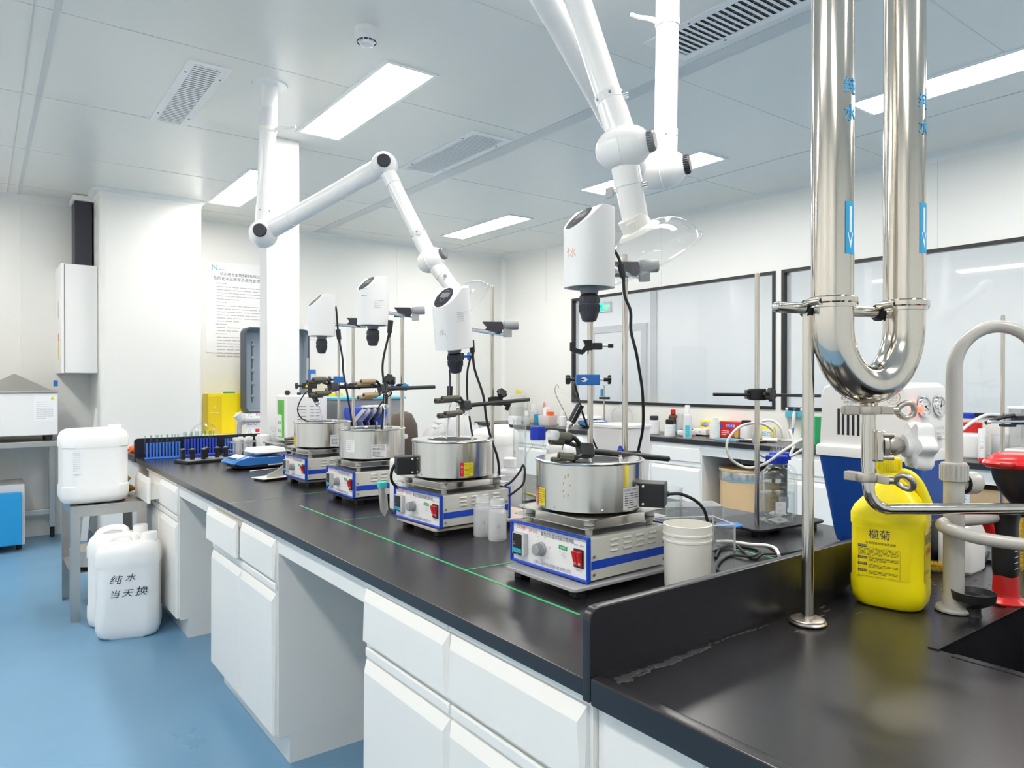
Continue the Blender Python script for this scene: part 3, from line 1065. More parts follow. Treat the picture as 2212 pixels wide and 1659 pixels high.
for sgn in (-1, 1):
    p = pdir * (half * sgn)
    r = MB(M['steel'])
    r.lathe([(RP, -0.014), (RP + 0.004, -0.013), (RP + 0.004, -0.006), (RP + 0.0075, -0.003), (RP + 0.0075, 0.006), (RP + 0.003, 0.009), (RP, 0.010)], 48, c=(p.x, p.y, zr))
    for sx in (-1, 1):
        q = p + pdir * (sx * (RP + 0.004)) + pn * 0.012 + Vector((0, 0, zr - 0.002))
        r.mat(M['steel']).cyl(q - pn * 0.035, q + pn * 0.006, 0.0075, n=16)
        r.mat(M['blackp']).cyl(q + pn * 0.006, q + pn * 0.0065, 0.0045, n=12)
        r.mat(M['steel'])
    r.build('pipe_clamp', t)
# drain: short stub, clamp, diaphragm valve, elbow and run to the right
zb = zc_ - half * 1.32 - RP
d0 = Vector((0, 0, zb + 0.012))
to_r = (_R * 1.0 + _F0 * 0.02).normalized()
zE = HZ(1100, mid) - ZT
s = MB(M['steel']).cyl(d0, (0, 0, zE + 0.05), 0.0128, n=28)
s.lathe([(0.024, 0.012), (0.018, 0.002), (0.0128, -0.012)][::-1], 28, c=(0, 0, zb))
s.build('drain_stub', t)
el = MB(M['steel'])
pts = [Vector((0, 0, zE + 0.052))] + [to_r * (0.045 - 0.045 * math.cos(PI / 2 * k / 10)) + Vector((0, 0, zE + 0.045 - 0.045 * math.sin(PI / 2 * k / 10))) for k in range(11)]
pts += [to_r * 0.45 + Vector((0, 0, zE))]
el.tube(pts, 0.0118, 28, smooth=0)
el.build('drain_run', t, 60)
def triclamp(z, ang, wing, name='pipe_clamp'):
    c = MB(M['castst'])
    c.lathe([(0.0135, -0.009), (0.024, -0.008), (0.0255, 0), (0.024, 0.008), (0.0135, 0.009)], 32, c=(0, 0, z))
    A = T(0, 0, z) @ RZ(ang)
    c.at(A)
    c.box(0.022, 0.048, -0.008, 0.008, -0.0085, 0.0085, 0.002).box(-0.05, -0.022, -0.010, 0.010, -0.0095, 0.0095, 0.002)
    c.box(-0.052, -0.034, -0.003, 0.014, -0.006, 0.006, 0.001)
    o = c.build(name, t)
    w = MB(M['castst']).at(A)
    w.cyl((0.044, 0, 0), (0.058, 0, 0), 0.008, n=14)
    w.at(A @ T(0.07, 0, 0) @ RX(wing))
    ring = []
    for k in range(24):
        a = 2 * PI * k / 24
        ring.append(Vector((0.017 * math.cos(a) + 0.005, 0, 0.0155 * math.sin(a) * (1 + 0.25 * math.cos(a)))))
    w.tube(ring, 0.006, 10, smooth=0, closed=True)
    w.build('wing_nut', o)
    return o
base_ang = math.atan2(_R.y, _R.x)
triclamp(HZ(886, mid) - ZT, base_ang - 0.05, 0.2)
triclamp(HZ(1032, mid) - ZT, base_ang - 1.0, 0.5)
# valve
zv = HZ(962, mid) - ZT
vx = (_R * 0.98 - _F0 * 0.10).normalized()
A = frame((0, 0, zv), vx, (0, 0, 1))
v = MB(M['steel']).at(A)
v.cyl((0, -0.045, 0), (0, 0.045, 0), 0.0145, n=24)
v.box(0.006, 0.021, -0.033, 0.033, -0.028, 0.028, 0.006)
vo = v.build('valve_body', t)
v = MB(M['castst']).at(A @ RY(PI / 2))
v.lathe([(0.031, 0.021), (0.031, 0.030), (0.027, 0.034), (0.026, 0.044), (0.018, 0.060), (0.012, 0.066), (0.012, 0.082)], 28)
for sx in (-1, 1):
    for sy in (-1, 1):
        v.cyl((sx * 0.022, sy * 0.023, 0.018), (sx * 0.022, sy * 0.023, 0.040), 0.0058, n=10)
v.build('valve_bonnet', vo)
w = MB(M['white']).at(A @ RY(PI / 2))
rings = []
for z, k in ((0.074, 0.55), (0.078, 0.62), (0.084, 0.93), (0.100, 1.0), (0.112, 0.97), (0.118, 0.85)):
    ring = []
    for i in range(72):
        a = 2 * PI * i / 72
        rad = 0.047 * (1 + 0.17 * math.cos(6 * a)) if z > 0.08 else 0.026
        ring.append((rad * k * math.cos(a), rad * k * math.sin(a), z))
    rings.append(ring)
w.loft(rings)
w.lathe([(0.02, 0.068), (0.024, 0.070), (0.024, 0.084)], 28)
w.build('hand_wheel', vo, 50)
# cross bar and post that carry the loop
zbq = HZ(667, mid) - ZT
pb = G(1745, 1345) - Vector((mid.x, mid.y, ZT))
bar0 = pdir * (-half - 0.10) - pn * 0.062
bar1 = pdir * (half - 0.02) - pn * 0.062
t2 = thing('pipe_stand', 'slim steel post on a round foot carrying the cross bar of the pipes', 'stand', (mid.x + pb.x, mid.y + pb.y, ZT))
off = Vector((-pb.x, -pb.y, 0))
f = MB(M['castst']).lathe([(0.036, 0.0), (0.037, 0.003), (0.034, 0.006), (0.034, 0.008), (0.030, 0.010), (0.0115, 0.011)], 36)
f.build('foot', t2)
# post top meets the bar
ptop = Vector((0, 0, zbq - 0.008))
MB(M['steel']).cyl((0, 0, 0.008), ptop, 0.0118, n=28).build('post', t2)
bar = MB(M['steel'])
q0, q1 = off + bar0 + Vector((0, 0, zbq)), off + bar1 + Vector((0, 0, zbq - 0.004))
dd = (q1 - q0).normalized()
shift = q0 + dd * ((-q0).dot(dd))
shift.z = 0
q0, q1 = q0 - shift, q1 - shift                # run the bar over the post
bar.cyl(q0, q1, 0.0115, n=28)
bar.sph(q0, 0.0115, 20)
bar.build('cross_bar', t2)
for sgn in (-1, 1):
    pp = off + pdir * (half * sgn - 0.012) + Vector((0, 0, zbq))
    qq = q0 + dd * ((pp - q0).dot(dd))
    e = pp + (qq - pp).normalized() * RP
    br = MB(M['castst']).cyl(qq, e, 0.008, n=16)
    br.mat(M['rubber']).cyl(qq - dd * 0.03 , qq - dd * 0.022, 0.018, n=24)
    br.build('bracket', t2)

# ------------------------------------------------------------------ yellow detergent jug
q = G(1930, 1326)
ja = math.radians(-78)
t = thing('detergent_jug', 'large yellow detergent jug with printed label standing by the sink', 'jug', (q.x + 0.072, q.y + 0.041, ZT - 0.002), ja)
JX, JY = 0.135, 0.190                           # depth (across), width: printed side faces -Y/-X
JX, JY = 0.152, 0.118
b = MB(M['yellow'])
b.rr([(0.0, JX * 0.80, JY * 0.76, 0.035), (0.004, JX * 0.88, JY * 0.86, 0.04), (0.018, JX * 0.97, JY * 0.97, 0.04), (0.035, JX, JY, 0.038), (0.062, JX, JY, 0.036), (0.066, JX * 0.972, JY * 0.965, 0.034),
      (0.178, JX * 0.972, JY * 0.965, 0.034), (0.182, JX, JY, 0.036), (0.205, JX, JY, 0.036), (0.222, JX * 0.93, JY * 0.95, 0.036, 0.002, 0), (0.245, JX * 0.74, JY * 0.82, 0.034, 0.008, 0), (0.268, JX * 0.50, JY * 0.60, 0.03, 0.006, 0),
      (0.288, JX * 0.33, JY * 0.45, 0.026, 0.0, 0), (0.296, JX * 0.29, JY * 0.41, 0.024, -0.002, 0)], 7)
b.build('body', t, 50)
h = MB(M['yellow'])
h.tube([(0.004, 0, 0.285), (0.030, 0, 0.296), (0.052, 0, 0.282), (0.066, 0, 0.252), (0.074, 0, 0.215)], [0.013, 0.011, 0.010, 0.011, 0.016], 14, 6)
h.build('handle', t, 60)
cpm = MB(M['yellow']).lathe([(0.024, 0.292), (0.024, 0.300), (0.026, 0.302), (0.026, 0.326), (0.023, 0.330), (0.021, 0.330)], 32, c=(-0.004, 0, 0))
for i in range(40):
    a = 2 * PI * i / 40
    cpm.cyl((-0.004 + 0.026 * math.cos(a), 0.026 * math.sin(a), 0.303), (-0.004 + 0.026 * math.cos(a), 0.026 * math.sin(a), 0.325), 0.0012, n=6)
cpm.build('cap', t, 50)
lab = MB(M['jugprint'])
yF = -JY * 0.965 / 2 - 0.0006
lab.at(FACE_NY(-0.002, yF, 0.122) @ Matrix.Diagonal((1.0, 1.0, 1.0, 1.0)))
hw = 0.054
lab.plate(-hw, hw, -0.054, 0.054, 0)
lab.mat(M['navy'])
lab.text('榄菊', 0.0225, -0.006, 0.040, 0.0005)
lab.mat(M['ink'])
lab.text('金菊园强效除油洗洁精', 0.0062, -0.004, 0.0215, 0.0005)
for k, (txt, yy, nl) in enumerate((('产品特点', 0.0135, 6), ('主要成分', -0.0125, 3), ('使用方法', -0.0265, 3), ('注意事项', -0.041, 3))):
    lab.mat(M['navy'])
    lab.plate(-0.050, -0.031, yy - 0.0026, yy + 0.0032, 0.0005)
    lab.mat(M['jugprint']).text(txt, 0.0042, -0.0405, yy + 0.0003, 0.0009)
    lab.mat(M['ink'])
    x0 = -0.047 if k == 0 else -0.028
    lab.lines(x0, 0.032, yy - (0.0055 if k == 0 else 0.0), nl, 0.0028, 0.0010, 0.0005)
    if k in (0, 3):
        pass
for (x0, x1, y0, y1) in ((-0.049, 0.035, -0.010, 0.011), (-0.049, 0.035, -0.053, -0.011)):
    for a, b_, c_, d_ in ((x0, x1, y0, y0 + 0.0004), (x0, x1, y1 - 0.0004, y1), (x0, x0 + 0.0004, y0, y1), (x1 - 0.0004, x1, y0, y1)):
        lab.plate(a, b_, c_, d_, 0.0004)
lab.build('label', t, 0)
lab = MB(M['jugprint'])
lab.at(frame((JX * 0.972 / 2 + 0.0006, 0, 0.122), (0, 1, 0), (0, 0, 1)))
lab.plate(-0.028, 0.028, -0.054, 0.054, 0)
lab.mat(M['navy']).text('榄', 0.024, -0.013, 0.034, 0.0005).text('菊', 0.024, 0.012, 0.034, 0.0005)
lab.mat(M['redl']).text('金菊园', 0.015, 0, 0.008, 0.0005)
lab.mat(M['green']).text('强效除油', 0.0085, -0.006, -0.036, 0.0005)
lab.build('side_label', t, 0)

# ------------------------------------------------------------------ grey laboratory faucet
q = G(2060, 1318)
t = thing('lab_faucet', 'tall grey gooseneck laboratory faucet behind the yellow jug', 'faucet', (q.x, q.y, ZT))
f = MB(M['faucet'])
f.lathe([(0.036, 0.0), (0.037, 0.004), (0.034, 0.009), (0.0225, 0.012), (0.0225, 0.034), (0.0205, 0.037), (0.0205, 0.04)], 36)
f.build('base_flange', t)
zN = HZ(1010, q) - ZT
f = MB(M['faucet']).cyl((0, 0, 0.03), (0, 0, zN - 0.02), 0.0205, n=32)
f.build('column', t)
n = MB(M['faucet'])
n.lathe([(0.0205, zN - 0.03), (0.026, zN - 0.028), (0.026, zN + 0.008), (0.024, zN + 0.011), (0.0175, zN + 0.012)], 36)
for i in range(20):
    a = 2 * PI * i / 20
    n.cyl((0.026 * math.cos(a), 0.026 * math.sin(a), zN - 0.026), (0.026 * math.cos(a), 0.026 * math.sin(a), zN + 0.006), 0.0022, n=6)
n.build('nut', t)
zg = HZ(800, q) - ZT
gr = (HZ(707, q) - ZT) - zg
sd = (_R * 0.9 - _F0 * 0.25).normalized()
pts = [Vector((0, 0, zN)), Vector((0, 0, zN + 0.06)), Vector((0, 0, zg - 0.02)), Vector((0, 0, zg))]
for k in range(1, 13):
    a = PI - PI * k / 12
    pts.append(sd * (gr * 0.88 * (1 + math.cos(a))) + Vector((0, 0, zg + gr * math.sin(a))))
pts.append(sd * (gr * 1.76) + Vector((0, 0, zg - 0.03)))
g = MB(M['faucet']).tube(pts, [0.0175, 0.0165, 0.0145, 0.0135, 0.0130, 0.0128, 0.0125, 0.012], 20, 2)
e = pts[-1]
g.cyl(e, e - Vector((0, 0, 0.03)), 0.0165, n=24)
for i in range(7):
    g.lathe([(0.010, 0), (0.012, -0.005), (0.010, -0.010)][::-1], 18, c=(e.x, e.y, e.z - 0.03 - i * 0.011))
g.build('gooseneck', t, 60)
kx = (_R * 0.95 + _F0 * 0.3).normalized()
zk = HZ(1045, q) - ZT
kn = MB(M['faucet'])
kn.at(frame((0, 0, zk), (0, 0, 1), kx.cross(Vector((0, 0, 1)))) if False else T(0, 0, zk) @ RZ(math.atan2(kx.y, kx.x)) @ RY(PI / 2))
kn.lathe([(0.013, 0.015), (0.013, 0.024), (0.022, 0.026), (0.025, 0.034), (0.025, 0.056), (0.022, 0.062), (0.012, 0.064)], 32)
kn.mat(M['rubber']).lathe([(0.0225, 0.0245), (0.0235, 0.026), (0.0225, 0.0275)], 32)
kn.build('side_knob', t)
# swing-out grey rails at hand height
zl = HZ(1128, q) - ZT
lp = MB(M['faucet'])
lp.tube([Vector((0, 0, zl)) + _R * 0.30 + _F0 * 0.16, Vector((0, 0, zl)) + _R * 0.12 + _F0 * 0.055, Vector((0, 0, zl)) + _R * 0.015 + _F0 * 0.012 , Vector((0, 0, zl - 0.004)) - _R * 0.032 - _F0 * 0.01,
         Vector((0, 0, zl - 0.010)) - _R * 0.026 - _F0 * 0.055, Vector((0, 0, zl - 0.02)) + _R * 0.02 - _F0 * 0.085, Vector((0, 0, zl - 0.035)) + _R * 0.16 - _F0 * 0.11, Vector((0, 0, zl - 0.05)) + _R * 0.30 - _F0 * 0.13], 0.0135, 20, 8)
lp.build('side_rail', t, 60)

# ------------------------------------------------------------------ hand-held eyewash
q = G(2172, 1300)
t = thing('eyewash_station', 'black and red hand-held eyewash with red dust cap beside the faucet', 'eyewash', (q.x, q.y, ZT))
b = MB(M['red'])
b.lathe([(0.042, 0.0), (0.043, 0.004), (0.036, 0.010), (0.028, 0.014), (0.026, 0.02), (0.024, 0.062), (0.021, 0.066)], 32)
b.build('base', t)
b = MB(M['blackp'])
b.rr([(0.06, 0.046, 0.046, 0.02), (0.075, 0.050, 0.050, 0.02), (0.12, 0.052, 0.05, 0.02), (0.17, 0.048, 0.046, 0.018), (0.19, 0.050, 0.05, 0.018), (0.202, 0.055, 0.055, 0.016), (0.215, 0.04, 0.04, 0.015)], 5)
b.mat(M['lightgrey'])
for k in range(5):
    b.box(-0.026, -0.006, -0.0268, -0.0258, 0.082 + k * 0.013, 0.0832 + k * 0.013)
b.build('handle', t)
r_ = MB(M['red']).at(RZ(-0.5))
r_.tube([(-0.022, 0, 0.205), (-0.046, 0, 0.200), (-0.048, 0, 0.185), (-0.040, 0, 0.165), (-0.034, 0, 0.14)], [0.010, 0.013, 0.012, 0.010, 0.007], 12, 6)
r_.build('trigger', t, 60)
b = MB(M['blackp']).at(T(0.026, -0.022, -0.042) @ RY(0.05))
b.lathe([(0.018, 0.235), (0.024, 0.26), (0.045, 0.285), (0.060, 0.318), (0.066, 0.345), (0.066, 0.35)], 36)
b.build('bowl', t)
b = MB(M['red']).at(T(0.026, -0.022, 0.310) @ RY(0.06))
b.lathe([(0.066, -0.010), (0.072, -0.006), (0.074, 0.0), (0.070, 0.006), (0.066, 0.008), (0.064, 0.014), (0.050, 0.024), (0.025, 0.030)], 40)
b.box(-0.095, -0.066, -0.012, 0.012, -0.004, 0.006, 0.004)
b.build('dust_cap', t)

# black bowl-shaped stopper beside the faucet foot
q = G(2098, 1330)
s = MB(M['blackp']).lathe([(0.016, 0.0), (0.014, 0.006), (0.014, 0.018), (0.030, 0.026), (0.040, 0.034), (0.043, 0.052), (0.0405, 0.052), (0.036, 0.040), (0.02, 0.036)], 36)
tag(s.build('sink_stopper'), 'black round sink stopper turned upside down beside the faucet foot', 'stopper', loc=(q.x + 0.012, q.y, ZT - 0.002))
# small litter and cleaning things behind the faucet
q = G(2040, 1180)
bt = MB(M['hdpe']).rr([(0, 0.10, 0.07, 0.016), (0.008, 0.115, 0.08, 0.018), (0.12, 0.115, 0.08, 0.018), (0.138, 0.09, 0.06, 0.016), (0.142, 0.04, 0.04, 0.018), (0.16, 0.04, 0.04, 0.018)])
tag(bt.build('plastic_bottle'), 'small white bottle behind the faucet column', 'bottle', loc=(2.09, 0.805, ZT - 0.002))
def brushhead(n, L, r, m):
    b = MB(M[m])
    for i in range(n):
        z = L * (i % (n // 10)) / (n // 10)
        a = i * 2.399
        d = Vector((math.cos(a), math.sin(a), random.uniform(-0.2, 0.2))) * r * random.uniform(0.85, 1.1)
        b.add([(0, 0, z), (d.x, d.y, z + d.z), (0.001, 0.001, z + 0.0015)], [(0, 1, 2)])
        b.add([(0, 0, z), (d.x * 0.9, d.y * 0.9, z - d.z), (0.001, -0.001, z + 0.0015)], [(0, 1, 2)])
    return b
q = G(2215, 1230)
t = thing('bottle_brush', 'yellow bristle bottle brush leaning at the right edge of the photo', 'brush', (q.x, q.y, ZT))
brushhead(900, 0.16, 0.028, 'brush').at().build('bristles', t, 0)
MB(M['brushed']).cyl((0, 0, 0), (0, 0, 0.22), 0.0025, n=8).build('wire_stem', t)
q = G(2024, 1240)
t = thing('test_tube_brush', 'small brown bristle brush lying between jug and faucet', 'brush', (q.x + 0.012, q.y + 0.03, ZT - 0.002))
b = brushhead(500, 0.07, 0.016, 'brush')
o = b.build('bristles', t, 0)
o.location = (0, 0, 0.016)
o.rotation_euler = (PI / 2, 0, 0.5)
q = G(2160, 1225, ZT)
rs_ = MB(M['darkp'])
rs_.box(-0.075, 0.075, -0.04, 0.04, 0, 0.022, 0.006)
rs_.mat(M['glass']).box(-0.07, 0.06, -0.035, 0.035, 0.022, 0.032, 0.006)
tag(rs_.build('black_tray'), 'low black tray wrapped in clear film behind the eyewash', 'tray', loc=(q.x + 0.02, q.y + 0.08, ZT - 0.002), rz=0.25)

# ------------------------------------------------------------------ heated magnetic stirrers with oil baths
SW, SL = 0.288, 0.272                          # body width (along Y) and length (along X)
BR, BZ0, BZ1 = 0.137, 0.150, 0.273             # bath radius, bottom and top
def bath_label(kind, ang, par):
    m = MB()
    m.warp = wrap(BR + 0.0006, ang)
    if kind == 'plate':
        m.mat(M['sticker']).plate(-0.031, 0.031, 0.158, 0.212, 0, 10)
        m.mat(M['ink']).text('LICHEN', 0.0066, -0.018, 0.2055, 0.0005).text('磁力搅拌器', 0.0055, 0.010, 0.2055, 0.0005)
        m.lines(-0.026, -0.014, 0.197, 6, 0.0056, 0.0018, 0.0005, 1.0, 0.05)
        m.lines(-0.011, 0.006, 0.197, 6, 0.0056, 0.0018, 0.0005, 1.0)
        m.lines(0.009, 0.027, 0.197, 3, 0.0056, 0.0018, 0.0005, 1.0)
        m.lines(-0.016, 0.022, 0.1628, 1, 0.005, 0.0018, 0.0005, 1.0)
        return m.build('name_plate', par, 0)
    if kind == 'yellow':
        m.mat(M['redl']).plate(-0.021, -0.0085, 0.160, 0.204, 0, 3)
        m.mat(M['yellowl']).plate(-0.0085, 0.026, 0.160, 0.204, 0, 6)
        m.mat(M['paper']).add([(-0.0195, 0.188, 0.0005), (-0.0100, 0.188, 0.0005), (-0.01475, 0.197, 0.0005)], [(0, 1, 2)])
        m.mat(M['redl']).add([(-0.0178, 0.1892, 0.0008), (-0.0117, 0.1892, 0.0008), (-0.01475, 0.1948, 0.0008)], [(0, 1, 2)])
        m.mat(M['paper']).text('注', 0.005, -0.01475, 0.1805, 0.0005).text('意', 0.005, -0.01475, 0.174, 0.0005)
        m.mat(M['ink']).text('搅拌开关转产器工作', 0.0035, 0.009, 0.1985, 0.0005).text('严禁干烧，须加导热油', 0.0033, 0.009, 0.1935, 0.0005)
        m.lines(-0.006, 0.024, 0.1875, 6, 0.0043, 0.0011, 0.0005)
        return m.build('warning_label', par, 0)
    if kind == 'asset':
        m.mat(M['paper']).plate(-0.022, 0.022, 0.180, 0.230, 0, 8)
        m.mat(M['inkgrey'])
        for k in range(5):
            m.lines(-0.019, 0.004 + 0.012 * (k == 0), 0.2245 - k * 0.0085, 1, 0.005, 0.0014, 0.0005, 1.0)
            m.plate(-0.019, 0.019 if k < 3 else 0.004, 0.2200 - k * 0.0085, 0.2202 - k * 0.0085, 0.0005, 4)
        return m.build('asset_label', par, 0)

def stirrer(label, x, y, rz, labels, box_ang, sticker_y, stain=False):
    t = thing('magnetic_stirrer', label, 'stirrer', (x, y, ZT + 0.031), rz, 'heated magnetic stirrers')
    t.location.z = ZT + 0.029
    z0 = 0.006
    b = MB(M['body'])
    b.box(-SL / 2, SL / 2, -SW / 2 + 0.004, SW / 2 - 0.004, z0, z0 + 0.1, 0.003)
    b.mat(M['blue'])
    for sy in (-1, 1):
        yy = sy * (SW / 2 - 0.004)
        b.box(-SL / 2 + 0.004, SL / 2 - 0.004, min(yy, yy + sy * 0.0006), max(yy, yy + sy * 0.0006), z0 + 0.026, z0 + 0.046)
    b.mat(M['castst'])
    for xx in (-SL / 2 + 0.012, SL / 2 - 0.012):
        for zz in (z0 + 0.014, z0 + 0.056):
            b.cyl((xx, -SW / 2 + 0.004, zz), (xx, -SW / 2 + 0.001, zz), 0.0032, n=12)
    b.build('housing', t)
    lv = MB(M['body'])
    for c in range(4):
        for r in range(3):
            lv.cb((-0.055 + c * 0.045, -SW / 2 + 0.004, z0 + 0.062 + r * 0.0125), (0.028, 0.007, 0.0062), 0.003, 3)
    lv.build('louvres', t)
    fp = MB(M['blue'])
    xf = -SL / 2
    h0, h1 = z0 - 0.003, z0 + 0.103
    fp.box(xf - 0.012, xf, -SW / 2, SW / 2, h0, h0 + 0.006, 0.002).box(xf - 0.012, xf, -SW / 2, SW / 2, h1 - 0.006, h1, 0.002)
    fp.box(xf - 0.012, xf, -SW / 2, -SW / 2 + 0.006, h0 + 0.004, h1 - 0.004, 0.002).box(xf - 0.012, xf, SW / 2 - 0.006, SW / 2, h0 + 0.004, h1 - 0.004, 0.002)
    fp.build('blue_frame', t)
    MB(M['blue']).box(-xf, -xf + 0.005, -SW / 2, SW / 2, h0, h1, 0.002).build('rear_panel', t)
    xp = xf - 0.004
    p = MB(M['panel']).box(xp, xf, -SW / 2 + 0.005, SW / 2 - 0.005, h0 + 0.005, h1 - 0.005)
    cz = (h0 + h1) / 2
    p.at(FACE_NX(xp - 0.0001, 0, cz))
    p.mat(M['inkred']).text('LICHEN', 0.0125, -0.104, 0.0375, 0.0004, sx=0.88).text('DF-101S', 0.0115, -0.059, 0.0355, 0.0004, sx=0.82)
    p.mat(M['ink']).text('集热式恒温加热磁力搅拌器', 0.0122, 0.031, 0.0340, 0.0004, sx=0.82)
    p.mat(M['inkgrey']).text('上海力辰邦西仪器科技有限公司', 0.0100, 0.010, -0.0400, 0.0004)
    p.text('调速', 0.0055, -0.026, -0.0315, 0.0004)
    for k, n_ in enumerate(('10', '20', '30', '40', '50', '60')):
        a = math.radians(222 - k * 52)
        p.text(n_, 0.0055, -0.026 + 0.031 * math.cos(a), -0.003 + 0.031 * math.sin(a), 0.0004)
    for k in range(26):
        a = math.radians(232 - k * 11)
        c_, s_ = math.cos(a), math.sin(a)
        q = [(-0.026 + r * c_ + w * s_, -0.003 + r * s_ - w * c_, 0.0004) for r, w in ((0.0225, -0.0003), (0.0225, 0.0003), (0.025, 0.0003), (0.025, -0.0003))]
        p.add(q, [(0, 1, 2, 3)])
    p.text('加热开', 0.0048, 0.098, 0.0285, 0.0004).text('搅拌开', 0.0048, 0.118, 0.0285, 0.0004).text('电源开关', 0.0052, 0.108, -0.030, 0.0004)
    p.mat(M['inkred']).plate(-0.116, -0.092, 0.0300, 0.0305, 0.0004)
    po = p.build('front_panel', t, 0)
    d = MB(M['lightgrey']).at(FACE_NX(xp, 0, cz))
    d.box(-0.128, -0.080, -0.032, 0.026, 0, 0.014, 0.003)
    d.mat(M['blackp']).box(-0.124, -0.088, -0.030, 0.023, 0.0142, 0.0148, 0.0003, 1)
    d.mat(M['cyan']).plate(-0.123, -0.089, -0.025, -0.014, 0.0152)
    d.mat(M['navy']).text('⟲ ◁ ∨ ∧', 0.0075, -0.106, -0.0195, 0.0156)
    d.mat(M['lightgrey']).text('XMTD', 0.003, -0.106, -0.028, 0.0152)
    d.text('■  ■', 0.003, -0.117, -0.005, 0.0152).text('OUT', 0.003, -0.117, 0.000, 0.0152)
    d.build('temperature_display', t)
    k = MB(M['midgrey']).at(FACE_NX(xp, 0, cz) @ T(-0.026, -0.003, 0))
    k.lathe([(0.0175, 0), (0.0175, 0.004), (0.0145, 0.006), (0.0135, 0.022), (0.012, 0.0235), (0.001, 0.0235)], 30)
    for i in range(30):
        a = 2 * PI * i / 30
        k.cyl((0.0143 * math.cos(a), 0.0143 * math.sin(a), 0.004), (0.0135 * math.cos(a), 0.0135 * math.sin(a), 0.022), 0.0008, n=5)
    k.build('speed_knob', t)
    s = MB(M['green']).at(FACE_NX(xp, 0, cz) @ T(0.052, 0.002 + sticker_y, 0) @ RZ(-0.04))
    s.plate(-0.015, 0.015, 0.006, 0.0165, 0.0005)
    s.mat(M['paper']).plate(-0.015, 0.015, -0.0135, 0.006, 0.0005).text('合格证', 0.0065, 0, 0.0112, 0.0008)
    s.mat(M['inkgrey'])
    for zz in (0.0, -0.006):
        s.plate(-0.013, 0.013, zz, zz + 0.0005, 0.0008)
    s.plate(-0.002, -0.0015, -0.013, 0.006, 0.0008)
    s.text('08.25', 0.004, 0.007, -0.0095, 0.0008)
    s.build('inspection_sticker', t, 0)
    w = MB(M['blackp']).at(FACE_NX(xp, 0, cz) @ T(0.108, 0, 0))
    w.box(-0.016, 0.016, -0.023, 0.021, 0, 0.004, 0.0015)
    sw = w.build('rocker_switch', t)
    for sx in (-1, 1):
        r = MB(M['redsw']).at(FACE_NX(xp, 0, cz) @ T(0.108 + sx * 0.0072, -0.001, 0.004))
        r.loft([[(-0.0065, -0.018, -0.001), (0.0065, -0.018, -0.001), (0.0065, 0.018, -0.001), (-0.0065, 0.018, -0.001)],
                [(-0.006, -0.017, 0.0015), (0.006, -0.017, 0.0015), (0.006, -0.002, 0.0035), (-0.006, -0.002, 0.0035)][:2] + [(0.006, 0.016, 0.010), (-0.006, 0.016, 0.010)]])
        r.mat(M['paper']).ringd(0, -0.0115, 0.0022, 0.0030, 0.0038, 14)
        r.build('rocker', sw, 0)
    # spacers and trays
    for sx in (-1, 1):
        for sy in (-1, 1):
            sp = MB(M['cream'])
            c = (sx * 0.108, sy * 0.108)
            sp.lathe([(0.0085, z0 + 0.1), (0.010, z0 + 0.118), (0.010, z0 + 0.121), (0.013, z0 + 0.122), (0.0105, z0 + 0.139)], 20, c=(c[0], c[1], 0))
            sp.build('spacer', t)
    tr = MB(M['brushed'])
    tr.rr([(z0 + 0.119, 0.285, 0.285, 0.02), (z0 + 0.121, 0.285, 0.285, 0.02)])
    tr.build('lower_tray', t)
    tr = MB(M['brushed'])
    tr.rr([(z0 + 0.138, 0.272, 0.272, 0.02), (z0 + 0.1405, 0.272, 0.272, 0.02)])
    tr.mat(M['blackp'])
    for i in range(4):
        a = PI / 4 + i * PI / 2
        tr.cyl((0.09 * math.cos(a), 0.09 * math.sin(a), z0 + 0.1405), (0.09 * math.cos(a), 0.09 * math.sin(a), BZ0), 0.012, n=14)
    tr.build('upper_tray', t)
    ba = MB(M['bath'])
    ba.lathe([(0.001, BZ0), (BR - 0.006, BZ0), (BR, BZ0 + 0.004), (BR, BZ1 - 0.007), (BR + 0.003, BZ1 - 0.005), (BR + 0.0035, BZ1 - 0.002), (BR + 0.001, BZ1), (BR - 0.008, BZ1 + 0.0005),
              (0.088, BZ1 - 0.001), (0.086, BZ1 - 0.004)], 72, caps=(False, False))
    ba.mat(M['greyp']).lathe([(0.086, BZ1 - 0.004), (0.085, BZ1 - 0.07), (0.001, BZ1 - 0.072)], 48, caps=(False, False))
    for k in range(5):
        a = -PI / 2 + 0.9 * (k - 2) - 0.55
        ba.mat(M['castst']).sph((BR * math.cos(a), BR * math.sin(a), BZ0 + 0.012), 0.0028, 8)
    bo = ba.build('oil_bath', t, 40)
    kn = MB(M['chrome']).lathe([(0.006, 0), (0.006, 0.008), (0.0045, 0.0085), (0.0045, 0.013), (0.001, 0.013)], 16, c=(0.015, -0.094, BZ1 - 0.001))
    kn.build('lid_knob', t)
    for k_, a in labels:
        bath_label(k_, a - rz, bo)
    if box_ang is not None:
        tb = MB(M['blackp']).at(RZ(box_ang - rz))
        tb.box(BR - 0.006, BR + 0.058, -0.032, 0.032, BZ0 + 0.008, BZ0 + 0.068, 0.004)
        tb.mat(M['chrome'])
        for zz in (BZ0 + 0.016, BZ0 + 0.060):
            for yy in (-0.0325, 0.0325):
                for xx in (BR + 0.006, ):
                    tb.sph((xx, yy, zz), 0.004, 10)
        tb.build('terminal_box', t)
    if stain:
        st = MB(M['cardedge'])
        random.seed(3)
        for k in range(9):
            st.warp = wrap(BR + 0.0004, -2.75 - rz + random.uniform(-0.1, 0.12))
            zz = 0.190 + random.uniform(0, 0.06)
            r1, r2 = random.uniform(0.0006, 0.002), random.uniform(0.001, 0.005)
            st.disc(0, zz, r1, r2, 0, 10)
        st.build('oil_stains', bo, 0)['kind'] = 'stuff'
